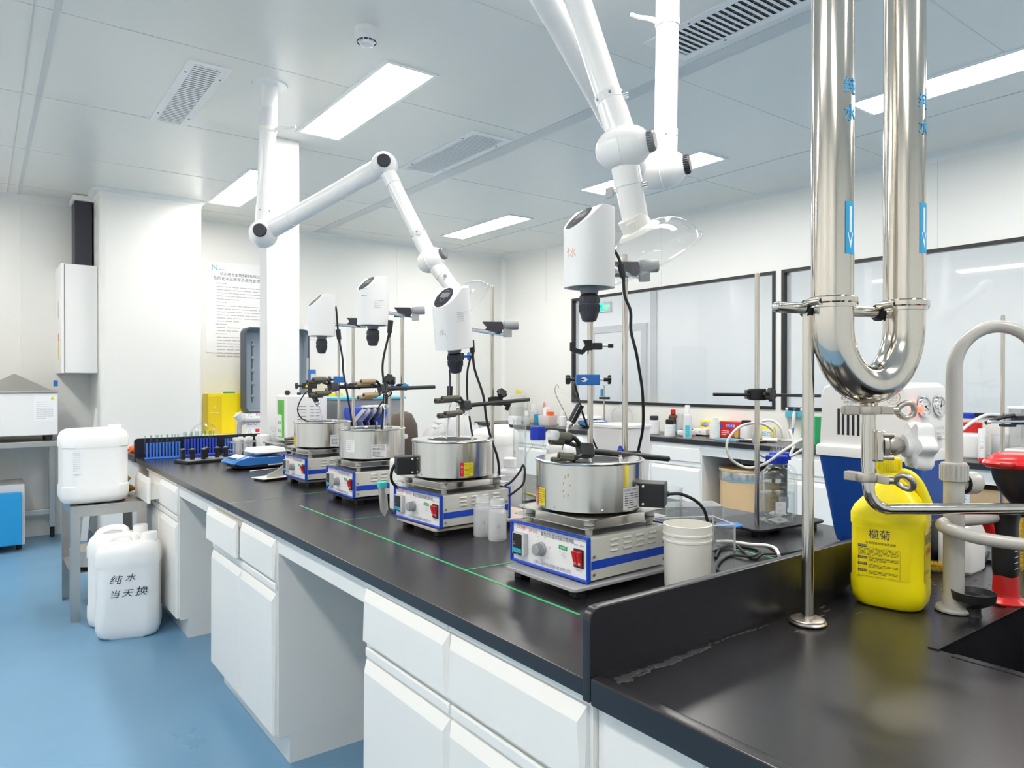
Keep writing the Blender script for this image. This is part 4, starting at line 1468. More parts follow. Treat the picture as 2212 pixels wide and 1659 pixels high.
    # own support rod behind the body
    return t
st1 = stirrer('nearest magnetic stirrer, steel bath holding a black three-finger clamp', 1.262, 1.358, 0.03, [('plate', math.radians(-84)), ('yellow', math.radians(-196))], math.radians(-56), 0, True)
st2 = stirrer('second magnetic stirrer from the sink, red and yellow warning label facing front', 1.302, 2.088, 0.05, [('yellow', math.radians(-103))], math.radians(-200), 0)
st3 = stirrer('third magnetic stirrer from the sink, two white labels on its bath', 1.335, 2.785, -0.02, [('asset', math.radians(-155)), ('plate', math.radians(-104))], math.radians(60), 0.001)
st4 = stirrer('farthest magnetic stirrer, beside the blue balance', 1.362, 3.395, 0.02, [('yellow', math.radians(-190)), ('plate', math.radians(-84))], math.radians(60), 0)

def rodmesh(name, par, p, z0, z1, r=0.0065, m='rod'):
    b = MB(M[m]).lathe([(r, z0), (r, z1 - 0.002), (r - 0.002, z1)], 20, c=(p[0], p[1], 0))
    return b.build(name, par)
# stirrers' own slim support rods (screwed into the back of each body)
for st, u, x, vt, r in ((st1, 1275, 1.425, 640, 0.0085), (st2, 990, 1.465, 745, 0.0068), (st3, 842, 1.50, 723, 0.0068), (st4, 732, 1.525, 734, 0.0068)):
    p = AX(u, 900, x)
    inv = st.matrix_basis.inverted()
    zt = HZ(vt, p)
    loc = inv @ Vector((p.x, p.y, 0))
    rodmesh('support_rod', st, (loc.x, loc.y), 0.05, zt - st.location.z, r)

# ------------------------------------------------------------------ mixer stands: base plate under each stirrer and a tall rod
def mixer_stand(label, x0, x1, y0, y1, u, xr, vtop, m, r=0.0085, rz=0.0):
    p = AX(u, 800, xr)
    t = thing('mixer_stand', label, 'stand', (p.x, p.y, ZT), rz, 'overhead mixer stands')
    b = MB(M[m])
    b.at(T((x0 + x1) / 2 - p.x, (y0 + y1) / 2 - p.y, 0)).rr([(0.0195, x1 - x0 - 0.004, y1 - y0 - 0.004, 0.012), (0.021, x1 - x0, y1 - y0, 0.014), (0.027, x1 - x0, y1 - y0, 0.014), (0.029, x1 - x0 - 0.004, y1 - y0 - 0.004, 0.012)])
    b.build('base_plate', t)
    for sx in (-1, 1):
        for sy in (-1, 1):
            f = MB(M['rubber']).at(T((x0 + x1) / 2 - p.x, (y0 + y1) / 2 - p.y, 0))
            f.cb((sx * ((x1 - x0) / 2 - 0.035), sy * ((y1 - y0) / 2 - 0.03), 0.00975), (0.03, 0.03, 0.0195), 0.002, 1)
            f.build('foot', t)
    rodmesh('rod', t, (0, 0), 0.02, HZ(vtop, p) - ZT, r)
    return t, p
ms1, r1 = mixer_stand('tall mixer stand behind the nearest stirrer, grey plate with scuffed edge', 1.075, 1.53, 1.205, 1.475, 1350, 1.485, 550, 'plategrey')
ms2, r2 = mixer_stand('mixer stand with rusty plate under the second stirrer from the sink', 1.155, 1.60, 1.955, 2.225, 1063, 1.555, 618, 'rust')
ms3, r3 = mixer_stand('mixer stand with dark plate under the third stirrer from the sink', 1.195, 1.64, 2.655, 2.93, 869, 1.565, 672, 'darkp', 0.0088)
ms4, r4 = mixer_stand('mixer stand with dark plate under the farthest stirrer', 1.225, 1.66, 3.265, 3.54, 763, 1.585, 690, 'greyp')

# ------------------------------------------------------------------ overhead mixers
def mixer_mesh():
    W, Dp, Hh = 0.130, 0.118, 0.208
    bm = bmesh.new()
    n = 48
    def oval(z, k):
        out = []
        for i in range(n):
            a = 2 * PI * i / n
            c, s_ = math.cos(a), math.sin(a)
            e = 0.82
            out.append(bm.verts.new((k * W / 2 * math.copysign(abs(c) ** e, c), k * Dp / 2 * math.copysign(abs(s_) ** e, s_), z)))
        return out
    rings = [oval(0, 0.99), oval(0.004, 1.0), oval(Hh, 1.0)]
    for a, b in zip(rings[:-1], rings[1:]):
        for i in range(n):
            bm.faces.new((a[i], a[(i + 1) % n], b[(i + 1) % n], b[i]))
    bm.faces.new(rings[0][::-1])
    bm.faces.new(rings[-1])
    nrm = Vector((-0.70, 0, 0.72)).normalized()
    co = Vector((-0.002, 0, Hh))
    r = bmesh.ops.bisect_plane(bm, geom=list(bm.verts) + list(bm.edges) + list(bm.faces), plane_co=co, plane_no=nrm, clear_outer=True)
    ed = [e for e in bm.edges if e.is_boundary]
    bmesh.ops.contextual_create(bm, geom=ed)
    sharp = [e for e in bm.edges if len(e.link_faces) == 2 and e.calc_face_angle(0) > 0.6 and e.verts[0].co.z > 0.05 and e.verts[1].co.z > 0.05]
    bmesh.ops.bevel(bm, geom=sharp, offset=0.010, segments=4, affect='EDGES', profile=0.5, clamp_overlap=True)
    return bm, co, nrm

def mixer(label, x, y, z, rz, rod, marks, ry=0.0, rx=0.0):
    t = thing('overhead_mixer', label, 'mixer', (x, y, z), rz, 'white overhead mixers')
    t.rotation_euler = (rx, ry, rz)
    bm, co, nrm = mixer_mesh()
    b = MB(M['white']).addbm(bm)
    b.build('housing', t, 32)
    p = MB(M['darkp'])
    mid = Vector((-0.031, 0, 0.222 - 0.0285))
    mid = co + Vector((-0.72, 0, -0.70)).normalized() * 0.043
    p.at(frame(mid + nrm * 0.0008, (0, -1, 0), Vector((0.72, 0, 0.70))))
    p.disc(0, 0, 0.036, 0.044, 0.0, 40)
    p.mat(M['greyp']).plate(-0.020, 0.020, 0.000, 0.022, 0.0006)
    p.mat(M['blackp'])
    for xx, yy in ((-0.018, -0.010), (0.0, -0.020), (0.018, -0.010), (0.0, -0.006), (-0.012, -0.026), (0.012, -0.026)):
        p.disc(xx, yy, 0.007, 0.0045, 0.001, 14)
    p.mat(M['lightgrey']).ringd(0, -0.010, 0.0085, 0.0092, 0.0012, 20)
    p.mat(M['lightgrey']).text('OS20-S', 0.006, 0, 0.030, 0.0008)
    p.build('control_panel', t, 0)
    c = MB(M['greyp'])
    c.lathe([(0.022, -0.016), (0.026, -0.002), (0.055, -0.0005)], 36)
    c.build('bottom_plate', t)
    c = MB(M['darkp'])
    c.lathe([(0.012, -0.088), (0.018, -0.086), (0.0255, -0.064), (0.0265, -0.044), (0.0255, -0.042), (0.0265, -0.040), (0.0265, -0.026), (0.024, -0.020), (0.018, -0.016)], 40)
    for i in range(30):
        a = 2 * PI * i / 30
        c.cyl((0.0262 * math.cos(a), 0.0262 * math.sin(a), -0.062), (0.0268 * math.cos(a), 0.0268 * math.sin(a), -0.044), 0.0009, n=5)
        if i % 2:
            c.cyl((0.0268 * math.cos(a), 0.0268 * math.sin(a), -0.039), (0.0268 * math.cos(a), 0.0268 * math.sin(a), -0.028), 0.0011, n=5)
    c.mat(M['castst']).lathe([(0.001, -0.0885), (0.0115, -0.0885)], 24, caps=(False, False))
    c.build('chuck', t)
    # support rod towards the stand
    inv = t.matrix_basis.inverted()
    q = inv @ Vector((rod[0], rod[1], rod[2]))
    d = Vector((q.x, q.y, 0)).normalized()
    s = d * 0.055 + Vector((0, 0, 0.062))
    e = Vector((q.x, q.y, q.z)) + (q - s).normalized() * rod[3] + d.cross(Vector((0, 0, 1))) * 0.017
    s = s + d.cross(Vector((0, 0, 1))) * 0.017
    rd = MB(M['chrome']).cyl(s, e, 0.0078, n=20)
    rd.build('support_rod', t)
    if marks:
        m = MB()
        marks(m)
        m.build('markings', t, 0)
    return t, s, e
def ov(a):
    """bend onto the oval housing around angle a"""
    def w(p):
        an = a + p.x / 0.062
        c, s_ = math.cos(an), math.sin(an)
        k = 0.82
        return Vector(((0.065 + p.z) * math.copysign(abs(c) ** k, c), (0.059 + p.z) * math.copysign(abs(s_) ** k, s_), p.y))
    return w
def hand_stroke(m, pts, w=0.0007):
    for a, b in zip(pts[:-1], pts[1:]):
        d = Vector((b[0] - a[0], b[1] - a[1]))
        n = Vector((-d.y, d.x)).normalized() * w
        m.add([(a[0] - n.x, a[1] - n.y, 0.0006), (b[0] - n.x, b[1] - n.y, 0.0006), (b[0] + n.x, b[1] + n.y, 0.0006), (a[0] + n.x, a[1] + n.y, 0.0006)], [(0, 1, 2, 3)])
def hand_char(m, x, y, s, w=0.0006):
    """a loose hand-drawn water character"""
    for st in ([(0, 0.5), (0.02, -0.4), (-0.1, -0.3)], [(-0.35, 0.2), (-0.1, 0.15), (-0.35, -0.3)], [(0.3, 0.25), (0.05, 0.05), (0.4, -0.35)]):
        hand_stroke(m, [(x + a * s, y + b * s) for a, b in st], w)
def marks1(m):
    m.mat(M['inkorange']).warp = ov(math.radians(-164))
    hand_stroke(m, [(-0.018, 0.098), (-0.019, 0.072)])
    hand_stroke(m, [(-0.022, 0.088), (-0.014, 0.091)])
    hand_char(m, -0.004, 0.084, 0.026)
def asset(m, a, zc):
    m.mat(M['paper']).warp = ov(a)
    m.plate(-0.022, 0.022, zc - 0.019, zc + 0.019, 0.0005, 12)
    m.mat(M['inkgrey'])
    for k in range(5):
        m.lines(-0.020, 0.004 + (0.012 if k == 0 else 0), zc + 0.0145 - k * 0.0073, 1, 0.005, 0.0013, 0.0008, 1.0)
        m.plate(-0.020, 0.020 if k < 3 else 0.006, zc + 0.0108 - k * 0.0073, zc + 0.0111 - k * 0.0073, 0.0008, 8)
def marks2(m):
    asset(m, math.radians(-95), 0.112)
    m.mat(M['inkgrey']).warp = ov(math.radians(-160))
    hand_char(m, -0.012, 0.062, 0.022, 0.0005)
    hand_stroke(m, [(-0.022, 0.058), (-0.020, 0.050)], 0.0005)
    hand_stroke(m, [(-0.005, 0.06), (0.010, 0.042)], 0.0004)
def marks3(m):
    asset(m, math.radians(-93), 0.088)
    m.mat(M['paper']).warp = ov(math.radians(-157))
    m.plate(-0.016, 0.016, 0.122, 0.150, 0.0005, 8)
    m.mat(M['inkblue']).plate(-0.016, 0.016, 0.1215, 0.1225, 0.0008, 8).plate(-0.016, 0.016, 0.1500, 0.1510, 0.0008, 8)
zm = HZ(622, (1.275, 1.372))
mx1 = mixer('nearest white overhead mixer, red handwriting on its side', 1.276, 1.374, zm, -0.12, (r1.x, r1.y, zm + 0.062, 0.10), marks1)
zm = HZ(752, (1.32, 2.12))
mx2 = mixer('tilted white overhead mixer over the second stirrer from the sink', 1.328, 2.118, zm, 0.22, (r2.x, r2.y, zm + 0.066, 0.06), marks2, ry=-0.16, rx=0.06)
zm = HZ(703, (1.36, 2.83))
mx3 = mixer('white overhead mixer with two paper labels, over the third stirrer from the sink', 1.362, 2.832, zm, 0.12, (r3.x, r3.y, zm + 0.062, 0.10), marks3)
zm = HZ(726, (1.385, 3.465))
mx4 = mixer('farthest white overhead mixer, plain side towards the camera, next to the service column', 1.385, 3.465, zm, -0.05, (r4.x, r4.y, zm + 0.062, 0.04), None)

# boss heads that hold the mixers on the rods
def boss(label, r, z, rz, s=1.0):
    t = thing('boss_head', label, 'clamp', (r.x, r.y, z), rz, 'grey mixer boss heads')
    b = MB(M['darkp'])
    poly = [(-0.030, -0.022), (0.030, -0.022), (0.034, 0.0), (0.030, 0.012), (-0.030, 0.012), (-0.016, -0.004)]
    b.at(Matrix.Scale(s, 4) @ RX(PI / 2)).prism(poly, -0.016, 0.016)
    b.build('clamp_block', t)
    k = MB(M['midgrey']).at(Matrix.Scale(s, 4))
    k.cyl((0.030, 0, 0.0), (0.040, 0, 0.002), 0.012, n=20)
    k.at(Matrix.Scale(s, 4) @ T(0.038, 0, 0.003) @ RY(PI / 2 - 0.05))
    k.lathe([(0.0155, 0), (0.0165, 0.003), (0.0165, 0.042), (0.0150, 0.045), (0.001, 0.045)], 28)
    k.at(Matrix.Scale(s, 4)).prism([(0.036, -0.012), (0.062, -0.006), (0.050, 0.006), (0.036, 0.006)], -0.035, -0.004)
    k.build('tightening_knob', t)
    return t
rang = math.atan2(_R.y, _R.x)
boss('grey boss head with knob clamping the nearest mixer to its rod', r1, HZ(578, r1), rang + 0.05, 1.15)
boss('grey boss head on the rod of the tilted mixer', r2, HZ(704, r2), rang + 0.1, 1.2)
boss('grey boss head on the rod of the mixer with two labels', r3, HZ(672, r3), rang + 0.1, 1.25)
boss('grey boss head on the rod of the farthest mixer', r4, HZ(693, r4), rang + 0.1, 1.1)

# ------------------------------------------------------------------ finger clamps, holders, probes and cords on the stands
def lab_clamp(label, body, tip, end, s, sleeve, spread=0.016, tilt=0.0, tipglass=False):
    body, tip, end = Vector(body), Vector(tip), Vector(end)
    t = thing('finger_clamp', label, 'clamp', body, 0, 'laboratory finger clamps')
    x = (tip - body)
    L = x.length
    x.normalize()
    A = frame((0, 0, 0), x, Vector((0, 0, 1)).cross(x) + Vector((0, 0, tilt)))
    rd = MB(M['blackp'])
    rd.cyl((0, 0, 0), end - body, 0.0058 * s, n=14)
    rd.build('rod', t)
    hub = MB(M['blackp']).at(A)
    hub.cb((0.004 * s, 0, 0), (0.030 * s, 0.020 * s, 0.026 * s), 0.004 * s)
    hub.mat(M['chrome'])
    hub.cyl((0, -0.012 * s, 0), (0, -0.030 * s, 0), 0.003 * s, n=10)
    hub.cb((0, -0.031 * s, 0.0), (0.022 * s, 0.003 * s, 0.010 * s), 0.0012 * s)
    hub.cyl((-0.004 * s, 0, 0.012 * s), (-0.008 * s, -0.006 * s, -0.028 * s), 0.003 * s, n=10)
    hub.build('hub_screw', t)
    for sz in (-1, 1):
        j = MB(M['blackp']).at(A)
        for sy in (-1, 1):
            j.tube([(0.010 * s, 0, 0.006 * sz * s), (0.026 * s, sy * 0.010 * s, sz * spread * 0.8 * s), (0.038 * s, sy * 0.013 * s, sz * spread * s), (L, sy * 0.013 * s, sz * spread * s)], 0.0042 * s, 8, 5)
        j.tube([(0.036 * s, -0.013 * s, sz * spread * s), (0.031 * s, 0, sz * spread * s), (0.036 * s, 0.013 * s, sz * spread * s)], 0.004 * s, 8, 4)
        jo = j.build('jaw', t)
        for sy in (-1, 1):
            f = MB(M[sleeve]).at(A)
            f.cyl((0.040 * s, sy * 0.013 * s, sz * spread * s), (L * 0.98, sy * 0.013 * s, sz * spread * s), 0.0072 * s, n=14)
            if tipglass and sz > 0 and sy < 0:
                f.mat(M['hose']).lathe([(0.009 * s, 0), (0.009 * s, 0.02)], 16) if False else None
            f.build('finger_sleeve', jo)
        if tipglass and sz > 0:
            g = MB(M['milky']).at(A)
            g.cyl((L * 0.97, 0.013 * s, sz * spread * s), (L * 1.22, 0.013 * s, sz * spread * s), 0.009 * s, n=20, caps=False)
            g.build('tube_end', jo)
    return t

def star_knob(m, c, ax, r, h, n=6, A=None):
    c, ax = Vector(c), Vector(ax).normalized()
    x = ax.orthogonal().normalized()
    old = m.M
    m.at(old @ frame(c, x, ax.cross(x)))
    rings = []
    for z, k in ((0, 0.85), (0.15 * h, 1.0), (0.85 * h, 1.0), (h, 0.8)):
        rings.append([(r * k * (1 + 0.12 * math.cos(n * 2 * PI * i / 48)) * math.cos(2 * PI * i / 48), r * k * (1 + 0.12 * math.cos(n * 2 * PI * i / 48)) * math.sin(2 * PI * i / 48), z) for i in range(48)])
    m.loft(rings)
    m.cyl((0, 0, -h * 0.9), (0, 0, 0), r * 0.35, n=12)
    m.at(old)

def holder(label, p, s, col='blackp', knobs=('blackp', 'blackp'), k1=(-1, 0, 0), k2=(0, 0, 1), rz=None):
    t = thing('clamp_holder', label, 'clamp', p, rang if rz is None else rz, 'clamp holders on the rods')
    b = MB(M[col])
    b.box(-0.020 * s, 0.020 * s, -0.014 * s, 0.014 * s, -0.015 * s, 0.015 * s, 0.003 * s)
    b.box(-0.028 * s, -0.016 * s, -0.006 * s, 0.016 * s, -0.012 * s, 0.012 * s, 0.002 * s)
    b.build('block', t)
    for kc, kd in zip(knobs, (k1, k2)):
        if kc:
            m = MB(M[kc])
            d = Vector(kd).normalized()
            star_knob(m, d * 0.034 * s, d, 0.016 * s, 0.014 * s)
            m.build('star_knob', t)
    return t

# nearest stirrer: black clamp lying over the bath
dR1 = r1.x * _F.x + r1.y * _F.y
b1, e1 = D(1268, 974, 1.80), D(1443, 991, 2.02)
lab_clamp('black finger clamp lying across the nearest steel bath with a clear tube end', b1, D(1196, 968, 1.76), e1, 1.4, 'olive', 0.019, 0.45, True)
qb = D(1368, 985, dR1)
holder('clamp holder with blue star knobs low on the nearest mixer rod', qb, 1.0, 'blackp', ('bluecap', 'bluecap'), (0.1, -1, -0.2), (-1.6, 0.3, 0.5))
ownx = AX(1275, 900, 1.425)
dO1 = ownx.x * _F.x + ownx.y * _F.y
# open black hook clamp and blue cable clamp on the nearest stirrer's own rod
t = thing('hook_clamp', 'empty open black hook clamp high on the nearest thin rod', 'clamp', D(1275, 748, dO1), rang, 'clamps on the thin rod')
m = MB(M['blackp']).at(RX(PI / 2))
k = dO1 / FPX
P = lambda u, v: ((u - 1275) * k, (748 - v) * k)
m.prism([P(1278, 735), P(1278, 757), P(1268, 757), P(1258, 766), P(1238, 762), P(1231, 757), P(1231, 740), P(1243, 738), P(1243, 752), P(1256, 756), P(1264, 746), P(1259, 735)], -0.010, 0.010)
m.build('hook_body', t)
m = MB(M['blackp'])
m.box(0.006, 26 * k, -0.009, 0.009, -0.010, 0.010, 0.003)
m.mat(M['chrome']).cyl((26 * k, 0, 0.001), (38 * k, 0, 0.001), 0.0032, n=10)
m.mat(M['blackp']).cb((44 * k, 0, 0.001), (12 * k, 0.006, 0.012), 0.002)
m.build('screw', t)
t = thing('cable_clamp', 'blue cable clamp with black knobs on the nearest thin rod', 'clamp', D(1268, 820, dO1), rang, 'clamps on the thin rod')
m = MB(M['clampblue']).box(-24 * k, 27 * k, -0.018, 0.016, -12 * k, 11 * k, 0.003)
m.at(T(0, -0.0183, 0) @ RX(PI / 2))
m.mat(M['paper']).add([(x * k, y * k, 0.0) for x, y in ((-15, 0), (-12, 4), (-8, 5.5), (-4, 4.5), (0, 0), (-4, -4.5), (-8, -5.5), (-12, -4))], [tuple(range(8))])
m.mat(M['blackp']).add([(x * k, y * k, 0.0003) for x, y in ((-15, 1.6), (-8, 1.6), (-8, -1.6), (-15, -1.6))], [(3, 2, 1, 0)])
m.build('body', t)
m = MB(M['blackp'])
star_knob(m, (-36 * k, -0.002, 0), (-1, 0, 0), 0.0125, 0.014)
m.build('knob', t)
m = MB(M['blackp'])
m.mat(M['chrome']).cyl((27 * k, 0, 0), (36 * k, 0, 0), 0.0025, n=10)
m.mat(M['blackp']).cyl((36 * k, 0, 0), (44 * k, 0, 0), 0.006, n=14)
star_knob(m, (45 * k, 0, 0), (1, 0, 0), 0.0125, 0.009)
m.build('knob', t)

# second stirrer
dR2 = r2.x * _F.x + r2.y * _F.y
lab_clamp('grey-sleeved finger clamp over the second steel bath from the sink', D(1008, 876, dR2 - 0.20), D(950, 880, dR2 - 0.30), D(1142, 863, dR2 + 0.05), 1.3, 'olive', 0.020, 0.25)
holder('black clamp holder on the tilted mixer stand, rod pointing right', D(1073, 866, dR2), 1.15, 'blackp', ('blackp', 'blackp'), (0.4, -0.6, 0.6), (1, 0, -0.4))
own2 = AX(990, 900, 1.465)
dO2 = own2.x * _F.x + own2.y * _F.y
holder('small clamp with blue ends on the thin rod behind the tilted mixer', D(992, 770, dO2), 0.9, 'blackp', ('clampblue', 'clampblue'), (-1, 0, 0), (1, 0, 0))
# third stirrer
dR3 = r3.x * _F.x + r3.y * _F.y
lab_clamp('finger clamp with tan sleeves over the third steel bath from the sink', D(830, 840, dR3 - 0.2), D(776, 842, dR3 - 0.3), D(938, 836, dR3 + 0.05), 1.5, 'tan', 0.020, 0.3)
holder('clamp holder with blue knob on the mixer rod of the third stirrer', D(868, 836, dR3), 1.0, 'blackp', ('brightblue', 'bluecap'), (0.6, -1, 0), (-1, -0.2, 0))
own3 = AX(842, 900, 1.50)
dO3 = own3.x * _F.x + own3.y * _F.y
holder('black star knob clamp on the thin rod of the third stirrer', D(842, 822, dO3), 1.2, 'blackp', ('blackp', None), (0.1, -1, 0.2))
# farthest stirrer
dR4 = r4.x * _F.x + r4.y * _F.y
lab_clamp('dark sleeved finger clamp over the farthest steel bath', D(722, 836, dR4 - 0.2), D(672, 838, dR4 - 0.32), D(836, 834, dR4 + 0.05), 1.7, 'olive', 0.020, 0.25)
holder('clamp holder with deep blue knobs on the farthest mixer rod', D(763, 834, dR4), 1.0, 'blackp', ('bluecap', 'bluecap'), (1, -0.6, 0), (-1, -0.8, 0))
own4 = AX(732, 900, 1.525)
dO4 = own4.x * _F.x + own4.y * _F.y
t = thing('cable_clamp', 'blue cable clamp on the thin rod of the farthest stirrer', 'clamp', D(732, 820, dO4), rang, 'clamps on the thin rod')
MB(M['clampblue']).box(-0.026, 0.030, -0.016, 0.016, -0.016, 0.016, 0.003).build('body', t)
m = MB(M['blackp'])
star_knob(m, (-0.042, 0, 0), (-1, 0, 0), 0.015, 0.016)
m.build('knob', t)

# temperature probes hanging into the baths
def probe(label, top, low, tip, cable, r=0.010):
    top, low, tip = Vector(top), Vector(low), Vector(tip)
    t = thing('temperature_probe', label, 'probe', top, 0, 'temperature probes')
    d = low - top
    u = d.normalized()
    h = MB(M['blackp']).cyl((0, 0, 0), d, r, n=20)
    a = u.orthogonal().normalized()
    c = u.cross(a)
    h.mat(M['lightgrey'])
    for i in range(12):
        an = 2 * PI * i / 12
        n = (a * math.cos(an) + c * math.sin(an)) * r
        if i % 3 == 0:
            h.cyl(n + d * 0.04, n + d * 0.96, 0.0006, n=5)
    h.build('handle', t)
    f = MB(M['chrome']).cyl(d, d + u * 0.007, r * 1.15, n=20).cyl(d + u * 0.007, d + u * 0.016, r * 0.8, n=6).cyl(d + u * 0.016, d + u * 0.024, r * 0.45, n=12)
    f.build('ferrule', t)
    MB(M['brushed']).cyl(d + u * 0.02, tip - top, 0.0022, n=10).build('probe_rod', t)
    cb_ = MB(M['rubber']).tube([Vector((0, 0, 0))] + [Vector(p) - top for p in cable], 0.0030, 8, 6)
    cb_.build('lead', t)
    return t
dB1 = 1.80
probe('temperature probe with black handle hanging from the blue cable clamp above the nearest bath', D(1254, 874, dB1), D(1234, 912, dB1), D(1213, 972, dB1),
      [D(1239, 845, dB1 + 0.02), D(1240, 826, dB1 + 0.06), D(1247, 850, dB1 + 0.12), D(1256, 885, dB1 + 0.2), D(1272, 930, dB1 + 0.28), D(1292, 975, dB1 + 0.3), D(1310, 1010, dB1 + 0.3)])
probe('temperature probe hanging below the tilted mixer over the second bath', D(972, 834, 2.48), D(971, 864, 2.48), D(964, 948, 2.46),
      [D(972, 815, 2.50), D(971, 800, 2.52)])
probe('temperature probe hanging over the third bath from the sink', D(833, 852, 3.0), D(832, 872, 3.0), D(829, 926, 3.0),
      [D(836, 838, 3.02), D(846, 850, 3.05), D(832, 862, 3.06), D(818, 880, 3.1), D(812, 905, 3.1), D(812, 930, 3.1)], 0.011)
probe('slanted temperature probe hanging over the farthest bath', D(673, 848, 3.5), D(685, 869, 3.5), D(699, 914, 3.5),
      [D(662, 847, 3.5), D(649, 865, 3.5), D(643, 885, 3.5), D(650, 902, 3.5), D(668, 912, 3.5)], 0.012)

# black power cords
def cord(label, pts, r=0.0033, plug=None, m='rubber', name='power_cable', grp='power cables'):
    P = [Vector(p) for p in pts]
    t = thing(name, label, 'cord', P[0], 0, grp)
    c = MB(M[m]).tube([p - P[0] for p in P], r, 8, 6)
    c.build('cable', t)
    if plug:
        i, L, w_ = plug
        q = MB(M['blackp'])
        a = P[i] - P[0]
        b = a + (P[i + 1] - P[i]).normalized() * L
        q.cyl(a, b, w_, w_ * 0.85, n=14)
        q.cyl(b, b + (P[i + 1] - P[i]).normalized() * L * 0.35, w_ * 0.6, w_ * 0.4, n=10)
        q.build('plug', t)
    return t
d1, d1b = 1.93, 2.06
cord('black power cord hanging from the nearest mixer down behind the bath', [D(1322, 535, d1), D(1334, 552, d1), D(1341, 572, d1), D(1346, 600, d1), D(1350, 640, d1), D(1362, 672, d1), D(1363, 715, d1), D(1374, 760, d1), D(1381, 800, d1 + 0.02), D(1388, 850, d1 + 0.04), D(1389, 920, d1 + 0.08), D(1380, 968, d1b), D(1372, 1010, d1b)], 0.0042, (2, 0.034, 0.010))
d2 = 2.6
cord('black power cord falling from the tilted mixer to the bench', [D(1012, 716, d2), D(1018, 735, d2), D(1021, 765, d2), D(1026, 800, d2), D(1044, 855, d2), D(1050, 900, d2), D(1060, 945, d2), D(1075, 990, d2), D(1080, 1040, d2)], 0.0045, (1, 0.045, 0.011))
cord('thin black lead hanging beside the second thin rod', [D(1018, 768, d2 - 0.03), D(1010, 800, d2 - 0.03), D(1009, 850, d2 - 0.03), D(1014, 900, d2 - 0.03), D(1022, 950, d2 - 0.03)], 0.0036)
d3 = 3.05
cord('black power cord falling from the mixer with two labels', [D(844, 692, d3), D(843, 702, d3), D(840, 722, d3), D(828, 775, d3), D(827, 810, d3), D(834, 842, d3), D(828, 880, d3), D(824, 930, d3)], 0.0048, (0, 0.055, 0.012))
d4 = 3.62
cord('black power cord with inline block hanging from the farthest mixer', [D(725, 662, d4), D(727, 675, d4), D(730, 712, d4), D(733, 735, d4), D(740, 775, d4), D(741, 800, d4), D(748, 838, d4), D(756, 885, d4), D(762, 925, d4)], 0.005, (2, 0.05, 0.013))
# cord from the second stirrer's terminal box back into its body
cord('thick black cord looping from the terminal box of the second stirrer', [D(868, 992, 2.42), D(852, 1005, 2.42), D(845, 1025, 2.42), D(848, 1042, 2.44), D(862, 1056, 2.47)], 0.005)
cord('thick black cord plugged into the terminal box of the nearest bath', [D(1425, 1066, 1.80), D(1445, 1067, 1.82), D(1470, 1067, 1.84), D(1500, 1080, 1.85), D(1520, 1100, 1.86), D(1528, 1125, 1.88), D(1535, 1150, 1.9)], 0.0042, (0, 0.03, 0.009))
z = ZT + 0.004
for lab, pts, r in (('black cord coiled on the worktop behind the white tub', [(1545, 1205), (1560, 1185), (1600, 1180), (1640, 1190), (1625, 1205), (1580, 1200), (1556, 1212), (1549, 1232), (1570, 1240), (1600, 1235)], 0.0038),
                    ('black cord end crossing the coil beside the partition', [(1545, 1190), (1580, 1176), (1605, 1190), (1628, 1207), (1650, 1200), (1690, 1196), (1740, 1188)], 0.0034),
                    ('white cord running along the worktop behind the white tub', [(1548, 1170), (1580, 1173), (1620, 1176), (1655, 1178), (1675, 1188), (1683, 1200)], 0.005)):
    cord(lab, [G(u, v, z) + Vector((0, 0, 0.004 * (i % 3 == 1))) for i, (u, v) in enumerate(pts)], r, None, 'white2' if 'white cord' in lab else 'rubber')
for lab, pts, r in (('black cord looping up between the second stirrer and the blue-capped bottle', [D(1090, 1050, 2.2), D(1105, 1040, 2.2), D(1122, 1020, 2.2), D(1130, 1005, 2.2), D(1134, 1020, 2.2), D(1130, 1045, 2.2), D(1112, 1062, 2.2), D(1098, 1072, 2.2)], 0.0034),
                    ('black cord lying behind the frosted bottles', [G(1100, 1095, z), G(1118, 1085, z), G(1150, 1080, z), G(1180, 1075, z), G(1200, 1085, z)], 0.004),
                    ('yellow and black cord on the bench behind the nearest stirrer', [G(1095, 1065, z), G(1120, 1062, z), G(1150, 1068, z), G(1165, 1075, z)], 0.0028)):
    cord(lab, pts, r, None, 'yellowbox' if 'yellow' in lab else 'rubber')

# ------------------------------------------------------------------ vessels and gear on the island
def put(mb, name, label, cat, u=None, v=None, z=ZT, group=None, rz=0.0, dx=0, dy=0, loc=None, auto=38):
    o = mb.build(name, None, auto)
    p = loc if loc is not None else G(u, v, z)
    return tag(o, label, cat, group, (p[0] + dx, p[1] + dy, z if loc is None else p[2]), rz)

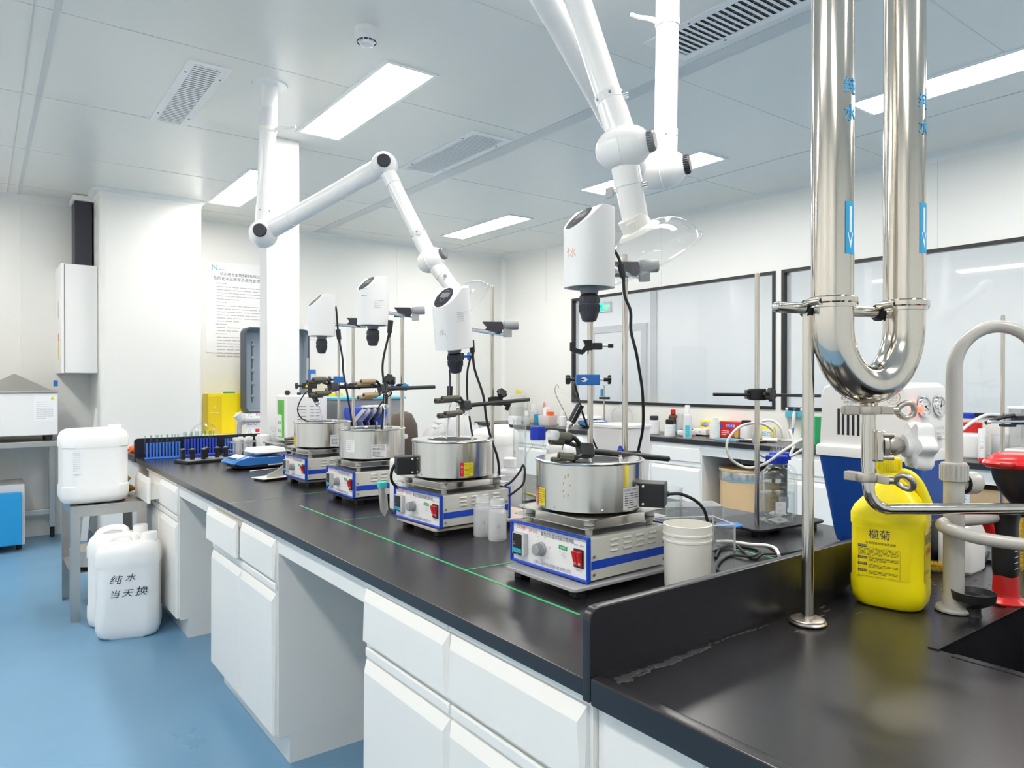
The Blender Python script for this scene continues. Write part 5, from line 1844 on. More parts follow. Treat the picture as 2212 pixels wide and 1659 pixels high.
def screw_bottle(name, label, u, v, r, h, body='white', cap='white', neck=0.45, caph=0.03, capr=0.5, sh=0.72, z=ZT, group=None, lab=None, text=None, z_loc=None, hollow=False, cat='bottle'):
    p = z_loc if z_loc is not None else G(u, v, z)
    t = thing(name, label, cat, (p.x, p.y, p.z if z_loc is not None else z), 0, group)
    b = MB(M[body])
    hs = h * sh
    nr = r * neck
    hn = h - caph
    prof = [(0.001, 0), (r * 0.9, 0), (r, r * 0.12), (r, hs)]
    for k in range(1, 7):
        a = PI / 2 * k / 6
        prof.append((nr + (r - nr) * math.cos(a), hs + (hn - 0.008 - hs) * math.sin(a) * 0.9))
    prof += [(nr, hn - 0.006), (nr, hn)]
    b.lathe(prof, 32, caps=(False, True))
    o = b.build('bottle_body', t, 45)
    c = MB(M[cap])
    cr = r * capr
    c.lathe([(cr, hn - 0.004), (cr * 1.03, hn), (cr * 1.03, h - 0.003), (cr * 0.92, h), (0.001, h)], 28)
    for i in range(24):
        a = 2 * PI * i / 24
        c.cyl((cr * 1.03 * math.cos(a), cr * 1.03 * math.sin(a), hn), (cr * 1.03 * math.cos(a), cr * 1.03 * math.sin(a), h - 0.004), cr * 0.045, n=5)
    c.build('cap', t)
    if lab:
        z0, z1, aw, lm = lab
        m = MB(M[lm])
        m.warp = wrap(r + 0.0006, math.atan2(-p.y, -p.x))
        m.plate(-aw * r, aw * r, z0 * h, z1 * h, 0, 12)
        m.mat(M['inkpale']).lines(-aw * r * 0.8, aw * r * 0.8, z1 * h - 0.008, 4, (z1 - z0) * h / 5.5, 0.002, 0.0005)
        if text:
            m.mat(M[text[1]]).text(text[0], text[2], 0, (z0 + z1) / 2 * h, 0.0006)
        m.build('label', t, 0)
    return t

# the white tub beside the nearest stirrer
t = thing('plastic_tub', 'round cream-white plastic tub standing behind the partition', 'tub', Vector((1.383, 1.139, ZT)), 0)
b = MB(M['cream'])
R_ = 0.0575
b.lathe([(0.001, 0), (R_ * 0.94, 0), (R_ * 0.955, 0.004), (R_, 0.112), (R_ * 1.03, 0.113), (R_ * 1.03, 0.117), (R_ * 1.005, 0.119), (R_ * 1.005, 0.126), (R_ * 1.035, 0.128), (R_ * 1.035, 0.132), (R_ * 1.01, 0.134), (R_ * 1.01, 0.148), (R_ * 1.02, 0.152), (R_ * 0.97, 0.153), (R_ * 0.93, 0.012), (0.001, 0.010)], 56, caps=(False, False))
b.build('tub_body', t, 30)
# two frosted bottles
for u, v, lab in ((1041, 1160, 'frosted plastic bottle standing behind another beside the second stirrer'), (1073, 1169, 'front frosted plastic bottle with pen marks left of the nearest stirrer')):
    p = G(u, v)
    t = thing('frosted_bottle', lab, 'bottle', p + Vector((0.012, 0.014, 0)), 0, 'open frosted bottles')
    b = MB(M['milky'])
    r = 0.0295
    b.lathe([(0.001, 0), (r * 0.9, 0), (r, 0.005), (r, 0.085), (r * 0.95, 0.093), (r * 0.78, 0.099), (r * 0.76, 0.102), (r * 0.84, 0.103), (r * 0.84, 0.105), (r * 0.76, 0.107), (r * 0.84, 0.109), (r * 0.84, 0.111), (r * 0.76, 0.113), (r * 0.76, 0.128), (r * 0.70, 0.128), (r * 0.70, 0.102)], 40, caps=(False, False))
    b.build('bottle_body', t, 40)
    m = MB(M['inkgrey'])
    m.warp = wrap(r + 0.0004, math.atan2(-p.y, -p.x))
    for a in ([(0, 0.052), (0, 0.042)], [(0.006, 0.056), (0.006, 0.040)], [(0.002, 0.047), (0.009, 0.049)], [(-0.012, 0.028), (-0.007, 0.027)], [(0.004, 0.028), (0.006, 0.031)], [(0, 0.018), (0.004, 0.018)]):
        hand_stroke(m, a, 0.0004)
    m.build('pen_marks', t, 0)['kind'] = 'stuff'
# centrifuge tubes with a teal cap leaning on the second stirrer
p = G(831, 1116)
t = thing('centrifuge_tube', 'clear conical tube with teal cap leaning against the white power box', 'tube', p, 0)
t.rotation_euler = (0.03, -0.10, 0)
b = MB(M['tubeplastic']).lathe([(0.002, 0.001), (0.014, 0.022), (0.0150, 0.026), (0.0160, 0.118)], 24, caps=(True, False))
b.build('tube_body', t)
b = MB(M['teal']).lathe([(0.0175, 0.112), (0.018, 0.114), (0.018, 0.128), (0.017, 0.130), (0.001, 0.130)], 30)
b.build('cap', t)
m = MB(M['inkgrey'])
m.warp = wrap(0.0155, math.radians(-112))
m.plate(-0.006, 0.006, 0.075, 0.108, 0.0004, 3)
m.mat(M['paper']).text('50 mL', 0.004, 0, 0.10, 0.0007).lines(-0.005, 0.005, 0.093, 4, 0.004, 0.001, 0.0007)
m.build('print', t, 0)
# white power box with slots
p = G(836, 1108)
t = thing('power_box', 'white box with black slots standing behind the teal-capped tube', 'box', (1.385, 2.42, ZT), 0.0)
b = MB(M['white']).box(-0.13, 0.13, -0.055, 0.055, 0.006, 0.205, 0.012, 3)
b.mat(M['blackp'])
for k in range(14):
    b.box(-0.1302, -0.129, -0.045 + k * 0.002, -0.02 + k * 0.002, 0.012 + k * 0.0085, 0.0135 + k * 0.0085)
    b.box(-0.09, -0.03, -0.0552, -0.054, 0.012 + k * 0.0085, 0.014 + k * 0.0085)
b.mat(M['greyp']).box(-0.05, 0.0, -0.02, 0.02, 0.2045, 0.2065)
b.build('housing', t)
MB(M['rubber']).box(-0.11, 0.11, -0.045, 0.045, 0, 0.006).build('foot_pad', t)

# reagent bottle with blue cap and the milky jugs behind the stirrers
def duran(name, label, p, r, h, cap='bluecap', fill=0.0, capr=None, marks=True, group=None):
    t = thing(name, label, 'bottle', p, 0, group)
    b = MB(M['glass'])
    nr = 0.4 * r
    prof = [(0.001, 0.001), (r * 0.88, 0), (r, 0.008), (r, h * 0.60)]
    for k in range(1, 8):
        a = PI / 2 * k / 7
        prof.append((nr + (r - nr) * math.cos(a), h * 0.60 + h * 0.22 * math.sin(a)))
    prof += [(nr, h * 0.86), (nr * 1.18, h * 0.865), (nr * 1.18, h * 0.875), (nr, h * 0.88), (nr, h * 0.97)]
    b.lathe(prof, 40, caps=(False, False))
    b.build('glass_body', t, 45)
    c = MB(M[cap])
    cr = capr or nr * 1.25
    c.lathe([(cr, h * 0.885), (cr, h * 0.99), (cr * 0.94, h), (0.001, h)], 36)
    for i in range(36):
        a = 2 * PI * i / 36
        c.cyl((cr * math.cos(a), cr * math.sin(a), h * 0.89), (cr * math.cos(a), cr * math.sin(a), h * 0.985), cr * 0.035, n=5)
    c.build('cap', t)
    if fill:
        w = MB(M['water']).lathe([(0.001, 0.004), (r * 0.93, 0.006), (r * 0.965, 0.012), (r * 0.965, fill), (0.001, fill)], 36, caps=(False, False))
        w.build('liquid', t, 45)
    if marks:
        m = MB(M['inkpale'])
        m.warp = wrap(r + 0.0004, math.atan2(-p[1], -p[0]) - 0.15)
        for k in range(6):
            m.plate(-0.006, 0.006, h * (0.14 + 0.07 * k), h * (0.14 + 0.07 * k) + 0.0010, 0, 2)
            m.text(str((k + 1) * 100), 0.010, 0.020, h * (0.14 + 0.07 * k), 0.0)
        m.plate(-0.012, 0.03, h * 0.56, h * 0.56 + 0.001, 0, 4)
        m.build('graduation', t, 0)
    return t
duran('reagent_bottle', 'empty clear reagent bottle with blue cap between the two nearest stirrers', D(1162, 935, 2.2) * 1.0 + Vector((0, 0, -(D(1162, 935, 2.2).z - ZT))), 0.046, 0.36 - 0.0, group=None)
def milk_jug(name, label, p, sx, sy, h, rz=0, grp=None, cap='hdpe', handle=True, txt=None, body='hdpe', topz=None):
    t = thing(name, label, 'jug', p, rz, grp)
    b = MB(M[body])
    r = min(sx, sy) * 0.28
    b.rr([(0, sx * 0.86, sy * 0.84, r), (0.012 * h / 0.4, sx * 0.95, sy * 0.94, r), (0.04 * h / 0.4, sx, sy, r), (h * 0.22, sx, sy, r), (h * 0.23, sx * 0.975, sy * 0.97, r), (h * 0.70, sx * 0.975, sy * 0.97, r), (h * 0.71, sx, sy, r),
          (h * 0.82, sx, sy, r), (h * 0.89, sx * 0.93, sy * 0.90, r), (h * 0.925, sx * 0.80, sy * 0.74, r * 0.9), (h * 0.93, sx * 0.70, sy * 0.55, r * 0.8)], 7)
    b.build('jug_body', t, 50)
    ch = h * (1.0 if handle else 0.965)
    c = MB(M[cap]).lathe([(0.03, h * 0.88), (0.036, h * 0.92), (0.038, h * 0.925), (0.038, ch - 0.006), (0.034, ch), (0.001, ch)], 28, c=(sx * 0.33, 0, 0))
    c.build('cap', t)
    if handle:
        hd = MB(M[body]).tube([(sx * 0.12, 0, h * 0.90), (sx * 0.06, 0, h * 0.975), (-sx * 0.12, 0, h * 0.985), (-sx * 0.30, 0, h * 0.95), (-sx * 0.36, 0, h * 0.88)], [0.022, 0.017, 0.016, 0.018, 0.026], 12, 6)
        hd.build('handle', t, 60)
    if txt:
        txt(t, sx, sy, h)
    return t
p = G(1055, 1062)
def jt(t, sx, sy, h):
    m = MB(M['ink']).at(FACE_NY(0, -sy * 0.4875 - 0.001, h * 0.45))
    random.seed(4)
    for k in range(3):
        x, y = -0.005 + k * 0.012, 0.045 - k * 0.05
        hand_stroke(m, [(x, y), (x + 0.012, y + 0.004), (x + 0.004, y - 0.008)], 0.0007)
        hand_stroke(m, [(x + 0.016, y + 0.006), (x + 0.022, y - 0.010)], 0.0007)
    m.build('pen_marks', t, 0)['kind'] = 'stuff'
milk_jug('plastic_jug', 'tall milky plastic jug behind the tilted mixer rod', (1.86, 2.62, ZT), 0.19, 0.19, 0.31, 0.5, 'milky jugs on the island', handle=False, txt=jt)
milk_jug('plastic_jug', 'white plastic jug right of the nearest thin rod, behind the bath', (1.98, 2.27, ZT), 0.15, 0.15, 0.27, 0.2, 'milky jugs on the island', handle=False)
# large translucent tub right of it
t = thing('white_crate', 'large open white plastic crate behind the nearest mixer rod', 'crate', (2.05, 2.02, ZT), 0.03)
b = MB(M['hdpe'])
b.rr([(0.0, 0.145, 0.165, 0.03), (0.02, 0.155, 0.175, 0.035), (0.315, 0.175, 0.195, 0.04), (0.318, 0.185, 0.205, 0.045), (0.328, 0.185, 0.205, 0.045), (0.328, 0.172, 0.192, 0.04), (0.02, 0.150, 0.170, 0.035)], 7, (True, True))
b.build('crate_body', t, 45)
# measuring cylinder and beaker among the jugs
def cyl_glass(name, label, p, r, h, mat_='glass', spout=True, base=None, grp=None, cat='beaker'):
    t = thing(name, label, cat, p, 0, grp)
    b = MB(M[mat_]).lathe([(0.001, 0.003), (r * 0.94, 0.002), (r, 0.008), (r, h * 0.97), (r * 1.06, h), (r * 1.0, h), (r * 0.95, h * 0.96), (r * 0.95, 0.01)], 36, caps=(False, False))
    b.build('glass_wall', t, 45)
    if base:
        MB(M[mat_]).lathe([(base, 0), (base, 0.006), (r * 0.6, 0.012), (r * 0.5, 0.014)], 6).build('foot', t)
    m = MB(M['inkpale'])
    m.warp = wrap(r + 0.0004, math.atan2(-p[1], -p[0]))
    for k in range(5):
        m.plate(-r * 0.3, r * 0.3, h * (0.2 + 0.13 * k), h * (0.2 + 0.13 * k) + 0.001, 0, 3)
    m.build('graduation', t, 0)
    return t
cyl_glass('measuring_cylinder', 'tall clear measuring cylinder beside the milky jug', (1.80, 2.36, ZT), 0.028, 0.34, 'acrylic', base=0.045, cat='cylinder')
cyl_glass('glass_beaker', 'clear glass beaker right of the nearest terminal box', (1.80, 1.58, ZT), 0.060, 0.15)
screw_bottle('graduated_bottle', 'milky bottle with printed scale beside the blue-capped reagent bottle', 0, 0, 0.050, 0.20, 'milky', 'hdpe', z_loc=Vector((1.66, 2.24, ZT)), lab=(0.2, 0.7, 0.45, 'milky'))
# the heap of clear plastic behind the second stirrer
t = thing('plastic_bag', 'crumpled clear plastic bag of bottles behind the second steel bath', 'bag', (1.86, 2.98, ZT), 0)
random.seed(21)
b = MB(M['milky'])
for k in range(9):
    a = random.uniform(0, 6.28)
    x, y = 0.09 * math.cos(a) * random.random(), 0.07 * math.sin(a)
    h = random.uniform(0.24, 0.33)
    r = random.uniform(0.05, 0.085)
    ring = []
    for z, kk in ((0, 0.9), (h * 0.3, 1.1), (h * 0.6, 1.08), (h * 0.85, 0.95), (h, 0.6)):
        ring.append([(x + r * kk * math.cos(2 * PI * i / 14) * random.uniform(0.85, 1.15), y + r * kk * math.sin(2 * PI * i / 14) * random.uniform(0.85, 1.15), z * random.uniform(0.97, 1.05)) for i in range(14)])
    b.loft(ring)
b.build('bag_film', t, 25)['kind'] = 'stuff'
screw_bottle('spray_bottle', 'clear narrow bottle with white pump top beside the plastic bag', 0, 0, 0.03, 0.26, 'acrylic', 'white', 0.4, 0.05, 0.45, z_loc=Vector((1.69, 2.66, ZT)))

# acrylic tank and rack, lid and disc between the tub and the bottle stand
def acrylic_box(name, label, p, sx, sy, h, rz, w=0.003, top=False, holes=0, cat='tank'):
    t = thing(name, label, cat, p, rz, None)
    b = MB(M['acrylic'])
    b.box(-sx / 2, sx / 2, -sy / 2, -sy / 2 + w, 0, h).box(-sx / 2, sx / 2, sy / 2 - w, sy / 2, 0, h).box(-sx / 2, -sx / 2 + w, -sy / 2 + w, sy / 2 - w, 0, h).box(sx / 2 - w, sx / 2, -sy / 2 + w, sy / 2 - w, 0, h)
    if not holes:
        b.box(-sx / 2 + w, sx / 2 - w, -sy / 2 + w, sy / 2 - w, 0, w)
    b.mat(M['milky'])
    e = 0.0006
    for yy in (-sy / 2, sy / 2 - w):
        b.box(-sx / 2, sx / 2, yy - e, yy + w + e, h, h + 0.0025)
    for xx in (-sx / 2, sx / 2 - w):
        b.box(xx - e, xx + w + e, -sy / 2 + w, sy / 2 - w, h, h + 0.0025)
        for yy in (-sy / 2, sy / 2 - w):
            b.box(xx - e, xx + w + e, yy - e, yy + w + e, 0, h)
    b.build('wall_sheets', t, 0)
    if holes:
        tp = MB(M['acrylic']).box(-sx / 2, sx / 2, -sy / 2, sy / 2, h, h + w)
        tp.mat(M['midgrey'])
        for i in range(holes):
            for j in (-1, 0, 1):
                tp.ringd(-sx / 2 + sx * (i + 0.5) / holes, j * sy * 0.3, 0.006, 0.0078, h + w + 0.0004, 16)
        tp.build('top_plate', t, 0)
        MB(M['acrylic']).tube([(sx * 0.12, -sy / 2 - 0.002, 0.02), (sx * 0.12, -sy / 2 - 0.002, 0.04), (sx * 0.26, -sy / 2 - 0.002, 0.045), (sx * 0.38, -sy / 2 - 0.002, 0.032), (sx * 0.26, -sy / 2 - 0.002, 0.016)], 0.003, 8, 5, closed=True).build('hand_hole', t)
    return t
acrylic_box('acrylic_tank', 'open clear acrylic tank behind the white tub', (1.72, 1.40, ZT), 0.21, 0.14, 0.075, -0.45)
acrylic_box('tube_rack', 'clear acrylic tube rack with round holes behind the acrylic tank', (1.98, 1.62, ZT), 0.20, 0.10, 0.07, -0.55, holes=8, cat='rack')
q = G(1602, 1122, ZT + 0.03)
t = thing('disc_lid', 'flat blue and red round lid lying on the black stand base', 'lid', (1.935, 1.425, ZT + 0.0285), 0)
MB(M['red']).lathe([(0.001, 0), (0.036, 0), (0.038, 0.002), (0.036, 0.004), (0.001, 0.004)], 36).build('underside', t)
MB(M['clampblue']).lathe([(0.036, 0.004), (0.042, 0.005), (0.042, 0.009), (0.039, 0.010), (0.001, 0.0095)], 36).build('rim', t)

# bottle stand on the right: black base plate, rod, boss and cross rod
q = G(1635, 1138, ZT + 0.028)
t = thing('bottle_stand', 'iron stand with wide black base carrying two tubed bottles', 'stand', (q.x, q.y, ZT), 0)
b = MB(M['blackp'])
c0 = G(1655, 1143, ZT + 0.028) - q
b.at(T(0.135, 0.055, 0) @ RZ(-0.10)).rr([(0.018, 0.335, 0.215, 0.022), (0.020, 0.34, 0.22, 0.024), (0.026, 0.34, 0.22, 0.024), (0.028, 0.335, 0.215, 0.022)])
b.build('base_plate', t)
for sx in (-1, 1):
    for sy in (-1, 1):
        f = MB(M['rubber']).at(T(0.135, 0.055, 0) @ RZ(-0.10))
        f.cb((sx * 0.13, sy * 0.075, 0.009), (0.03, 0.03, 0.018))
        f.build('foot', t)
dS = q.x * _F.x + q.y * _F.y
rodmesh('rod', t, (0, 0), 0.02, HZ(590, q) - ZT, 0.0078)
lp = D(1640, 852, dS)
holder('black boss head with star knob on the bottle stand rod', Vector((q.x, q.y, lp.z)), 1.25, 'blackp', ('blackp', None), (0.7, -1, 0), rz=rang)
tag(MB(M['blackp']).cyl((0, 0, 0), D(1772, 855, dS + 0.03) - D(1541, 852, dS - 0.02), 0.0052, n=14).build('clamp_rod'), 'long black rod held crosswise by the bottle stand', 'rod', loc=D(1541, 852, dS - 0.02))
zb_ = ZT + 0.0285
p1 = G(1684, 1132, zb_) + Vector((0.03, 0.03, 0))
p2 = p1 + Vector((0.105, 0.055, 0))
for p_, lab, fl in ((p1, 'front clear glass bottle with blue cap and white hoses, half full', 0.098), (p2, 'rear glass bottle with blue cap and hoses on the black base', 0.12)):
    b = duran('tubed_bottle', lab, (p_.x, p_.y, zb_), 0.057, 0.222, 'bluecap', fl, 0.0345, True, 'tubed bottles on the stand')
    m = MB(M['acrylic'])
    for a in (0.4, 2.5, 4.6):
        m.at(T(0.016 * math.cos(a), 0.016 * math.sin(a), 0))
        m.lathe([(0.005, 0.220), (0.005, 0.228), (0.0065, 0.229), (0.004, 0.237), (0.0065, 0.238), (0.004, 0.246), (0.003, 0.262)], 14)
    m.at()
    m.build('hose_barb', b)
    l = MB(M['paper'])
    l.warp = wrap(0.0576, math.atan2(-p_.y, -p_.x) + 0.25)
    l.plate(-0.018, 0.014, 0.035, 0.075, 0, 6)
    l.mat(M['inkpale']).text('200', 0.009, -0.004, 0.064, 0.0004).text('100', 0.009, -0.004, 0.046, 0.0004)
    l.build('label', b, 0)
zt_ = zb_ + 0.255
def hose(label, pts, r=0.0045):
    P = [Vector(p) for p in pts]
    b = MB(M['hose']).tube([p - P[0] for p in P], r, 10, 8)
    return tag(b.build('silicone_hose', None, 60), label, 'hose', 'silicone hoses', P[0])
dH = p1.x * _F.x + p1.y * _F.y
hose('white hose looping from the front tubed bottle around the stand rod', [D(1673, 945, dH), D(1668, 928, dH), D(1640, 914, dH - 0.03), D(1598, 922, dH - 0.06), D(1571, 955, dH - 0.07), D(1578, 990, dH - 0.07), D(1612, 1010, dH - 0.07), D(1650, 1003, dH - 0.08), D(1690, 975, dH - 0.08), D(1722, 955, dH - 0.06), D(1740, 945, dH)])
hose('white hose arching between the two tubed bottles', [D(1690, 945, dH + 0.02), D(1685, 922, dH + 0.02), D(1665, 908, dH + 0.04), D(1640, 915, dH + 0.06), D(1627, 945, dH + 0.08), D(1640, 980, dH + 0.1), D(1662, 990, dH + 0.12)])
hose('white hose leaving the rear tubed bottle towards the pump', [D(1708, 945, dH + 0.05), D(1706, 930, dH + 0.05), D(1715, 960, dH + 0.02), D(1708, 985, dH), D(1735, 970, dH), D(1752, 962, dH + 0.05)])

# circulating-water vacuum pump: blue tank, white housing, gauges
t = thing('vacuum_pump', 'white water-jet vacuum pump with blue tank and two round gauges', 'pump', (2.235, 1.16, ZT), 0)
PX, PY = 0.19, 0.29
near = G(1985, 1003, 1.092)
far = G(1756, 988, 1.092)
near, far = Vector((2.09, 0.914, 1.13)), Vector((2.09, 1.229, 1.13))
PY = (far - near).length
PX = 0.295
pa = math.atan2(far.y - near.y, far.x - near.x) - PI / 2
cc = Matrix.Rotation(pa, 3, 'Z') @ Vector((PX / 2, PY / 2, 0))
t.location = (near.x + cc.x, near.y + cc.y, ZT)
t.rotation_euler = (0, 0, pa)
hz_ = 1.125 - ZT
b = MB(M['bucket'])
b.rr([(0, PX * 0.62, PY * 0.66, 0.03), (0.006, PX * 0.70, PY * 0.74, 0.035), (0.03, PX * 0.74, PY * 0.78, 0.04), (hz_, PX * 0.965, PY * 0.965, 0.03)], 7)
b.build('tank', t, 50)
b = MB(M['white'])
b.rr([(hz_ - 0.004, PX, PY, 0.025), (hz_ + 0.022, PX, PY, 0.025), (hz_ + 0.028, PX * 0.97, PY * 0.97, 0.025)], 6)
b.build('rim', t, 50)
HH = 1.345 - ZT
h = MB(M['white'])
z0 = hz_ + 0.026
x0, x1, y0, y1 = -PX * 0.455, PX * 0.40, -PY * 0.44, PY * 0.455
prof = [(y0, z0), (y0 + 0.018, HH - 0.03), (y0 + 0.024, HH - 0.012), (y0 + 0.042, HH), (y1 - 0.035, HH), (y1 - 0.014, HH - 0.010), (y1 - 0.008, HH - 0.03), (y1, z0)]
h.loft([[(x0 + 0.006, y, z - 0.004 * (z > z0 + 0.05)) for y, z in prof], [(x0, y + 0.003 * (1 if y < 0 else -1), z - 0.008 * (z > z0 + 0.05)) for y, z in prof][:]][::-1] + [[(x1, y, z) for y, z in prof]])
ho = h.build('housing', t, 30)
v = MB(M['blackp'])
yc = lambda f: y1 + (y0 - y1) * f
for f in (0.225, 0.275, 0.33, 0.385, 0.44, 0.60):
    v.box(x0 - 0.0008, x0 + 0.002, yc(f) - 0.004, yc(f) + 0.004, z0 + (0.035 if f < 0.5 else 0.045), z0 + 0.115, 0.0006, 1)
v.build('vent_slots', t, 0)
m = MB(M['ink']).at(FACE_NX(x0 - 0.001, 0, 0))
zc2 = HH - 0.040
m.text('循环水式多用真空泵', 0.0125, -yc(0.47), zc2 + 0.008, 0.0002).text('型号 SHZ-D(Ⅲ) 流量 60 L/min', 0.0088, -yc(0.45), zc2 - 0.008, 0.0002).text('功率 370W  扬程 8m', 0.0088, -yc(0.42), zc2 - 0.020, 0.0002).text('电压 220V', 0.0088, -yc(0.38), zc2 - 0.032, 0.0002).text('编号 0125', 0.0088, -yc(0.38), zc2 - 0.044, 0.0002)
m.mat(M['tan']).at(FACE_NX(x0 - 0.001, yc(0.80), zc2 - 0.002)).ringd(0, 0, 0.0192, 0.0205, 0.0002, 36)
m.text('产品质量检验合格', 0.0042, 0, 0.009, 0.0002).text('合格证', 0.0085, 0, -0.001, 0.0002).text('检验员 07', 0.0045, 0, -0.010, 0.0002)
m.build('lettering', t, 0)
# gauges on the slanted end
sl = Vector((0, 0.018, HH - 0.03 - z0)).normalized()
gx = [PX * -0.18, PX * 0.16]
for i, g_ in enumerate(gx):
    zz = 0.64 * (HH - z0)
    c = Vector((g_, y0 + 0.018 * 0.68 - 0.0005, z0 + zz))
    A = frame(c, (1, 0, 0), sl)
    g = MB(M['chrome']).at(A)
    R0 = 0.031
    g.lathe([(R0, 0), (R0, 0.009), (R0 * 0.94, 0.013), (R0 * 0.84, 0.0125), (R0 * 0.82, 0.008)], 40, caps=(True, False))
    for k in range(3):
        a = PI / 2 + k * 2 * PI / 3
        g.cb((R0 * 1.0 * math.cos(a), R0 * 1.0 * math.sin(a), 0.010), (0.006, 0.006, 0.006), 0.0015)
    go = g.build('pressure_gauge', t)
    g = MB(M['paper']).at(A)
    g.disc(0, 0, R0 * 0.83, R0 * 0.83, 0.0082, 36)
    g.mat(M['ink'])
    for k in range(26):
        a = math.radians(225 - k * 10.8)
        q_ = [(r * math.cos(a) - w * math.sin(a), r * math.sin(a) + w * math.cos(a), 0.0086) for r, w in ((R0 * (0.66 if k % 5 else 0.58), -0.0002), (R0 * 0.75, -0.0002), (R0 * 0.75, 0.0002), (R0 * (0.66 if k % 5 else 0.58), 0.0002))]
        g.add(q_, [(0, 1, 2, 3)])
        if k % 5 == 0:
            g.text('%.2g' % (k // 5 * 0.02), 0.0045, R0 * 0.46 * math.cos(a), R0 * 0.46 * math.sin(a), 0.0086)
    g.text('MPa', 0.005, 0, -R0 * 0.35, 0.0086)
    g.at(A @ RZ(-0.5 if i else -2.1))
    g.box(-0.0008, 0.0008, -0.005, R0 * 0.66, 0.0088, 0.0094)
    g.lathe([(0.003, 0.0088), (0.003, 0.0108), (0.001, 0.0110)], 14)
    g.build('dial', go, 0)
A = frame((PX * -0.36, y0 + 0.018 * 0.6, z0 + 0.64 * (HH - z0) * 0.95), (1, 0, 0), sl)
lm = MB(M['redlit']).at(A).lathe([(0.0095, 0), (0.0095, 0.020), (0.008, 0.023), (0.001, 0.023)], 20)
lm.build('indicator_lamp', t)
m = MB(M['inkpale']).at(frame((PX * 0.12, y0 + 0.018 * 0.22 - 0.001, z0 + 0.25 * (HH - z0)), (1, 0, 0), sl))
m.text('巩义市予华仪器', 0.010, 0, 0.010, 0.0003).text('有限责任公司', 0.010, 0, -0.006, 0.0003)
m.build('maker_lettering', t, 0)
e = MB(M['hose']).cyl((PX * 0.1, y0 - 0.002, z0 + 0.03), (PX * 0.1, y0 - 0.035, z0 + 0.034), 0.004, n=12)
e.mat(M['castst']).cyl((PX * 0.1, y0 + 0.01, z0 + 0.03), (PX * 0.1, y0 - 0.006, z0 + 0.03), 0.006, n=12)
e.build('suction_nozzle', t)
hs = t.matrix_basis @ Vector((PX * 0.1, y0 - 0.03, z0 + 0.034))
dP = hs.x * _F.x + hs.y * _F.y
hose('white hose from the pump nozzle arching to the clamp at right', [hs, D(2046, 950, dP - 0.02), D(2070, 935, dP), D(2100, 912, dP + 0.05), D(2128, 897, dP + 0.1), D(2155, 896, dP + 0.15), D(2200, 903, dP + 0.2)], 0.0048)

# ------------------------------------------------------------------ things at the far end of the island
def test_rack(label, p, n, L, rz, m, tubes=True, tall=0.105):
    t = thing('test_tube_rack', label, 'rack', p, rz, 'blue test tube racks')
    b = MB(M[m])
    b.box(-L / 2, L / 2, -0.028, 0.028, 0, 0.010, 0.003)
    for i in range(n):
        x = -L / 2 + L * (i + 0.5) / n
        for y in (-0.016,):
            b.cyl((x, y, 0.008), (x, y, tall), L / n * 0.26, L / n * 0.31, n=8)
    b.build('rack_body', t, 40)
    if tubes:
        for i in range(n):
            x = -L / 2 + L * (i + 0.5) / n
            g = MB(M['tubeglass']).at(T(x, 0.016, 0) @ RY(random.uniform(-0.06, 0.06)))
            g.lathe([(0.001, 0.03), (L / n * 0.25, 0.036), (L / n * 0.25, tall + 0.045), (L / n * 0.30, tall + 0.047)], 12, caps=(False, False))
            g.build('test_tube', t)
    return t
random.seed(8)
p0, p1_ = G(340, 988), G(404, 984)
test_rack('bright blue test tube rack nearest the end of the island', (0.945, 5.03, ZT), 11, 0.21, math.atan2(p1_.y - p0.y, p1_.x - p0.x) * 0.6, 'rackblue')
test_rack('deep blue test tube rack behind the black pipette tip boxes', (1.185, 5.09, ZT), 11, 0.215, 0.05, 'rackblue2', True, 0.115)
test_rack('pale blue test tube rack beside the white tube stand', (1.36, 5.03, ZT), 5, 0.085, 0.05, 'rackblue', False, 0.11)
# black holders for little tools: two low boxes with six posts
t = thing('holder_tray', 'flat black tray with square black posts in front of the blue racks', 'tray', (1.12, 4.69, ZT), 0.25)
MB(M['blackp']).box(-0.155, 0.155, -0.085, 0.085, 0, 0.018, 0.004).build('tray', t)
pl = MB(M['greyp'])
for i in (-1, 1):
    pl.box(i * 0.077 - 0.066, i * 0.077 + 0.066, -0.076, 0.076, 0.0182, 0.0192)
    pl.mat(M['tape']).box(i * 0.077 - 0.06, i * 0.077 - 0.042, -0.02, 0.0, 0.0192, 0.0202)
    pl.mat(M['greyp'])
pl.build('panel', t)
for i, (x, y) in enumerate(((-0.12, 0.04), (-0.08, 0.0), (-0.03, -0.04), (0.03, 0.045), (0.08, 0.0), (0.125, -0.02))):
    m = MB(M['blackp']).cb((x, y, 0.045), (0.022, 0.022, 0.056), 0.002).cb((x, y, 0.075), (0.034, 0.030, 0.012), 0.003)
    m.mat(M['midgrey']).cb((x, y, 0.083), (0.018, 0.018, 0.006), 0.001)
    m.build('post', t)
# orange and white squeeze bottle on the far sink
t = thing('squeeze_bottle', 'small orange and white bottle lying at the end of the island', 'bottle', (0.87, 5.5, ZT + 0.028), 0.2)
MB(M['orange']).at(RY(PI / 2)).lathe([(0.001, -0.05), (0.022, -0.048), (0.028, -0.03), (0.028, 0.02), (0.02, 0.035)], 24).build('bottle_body', t)
MB(M['white']).at(RY(PI / 2)).lathe([(0.02, 0.03), (0.021, 0.036), (0.021, 0.065), (0.001, 0.066)], 24).build('cap', t)
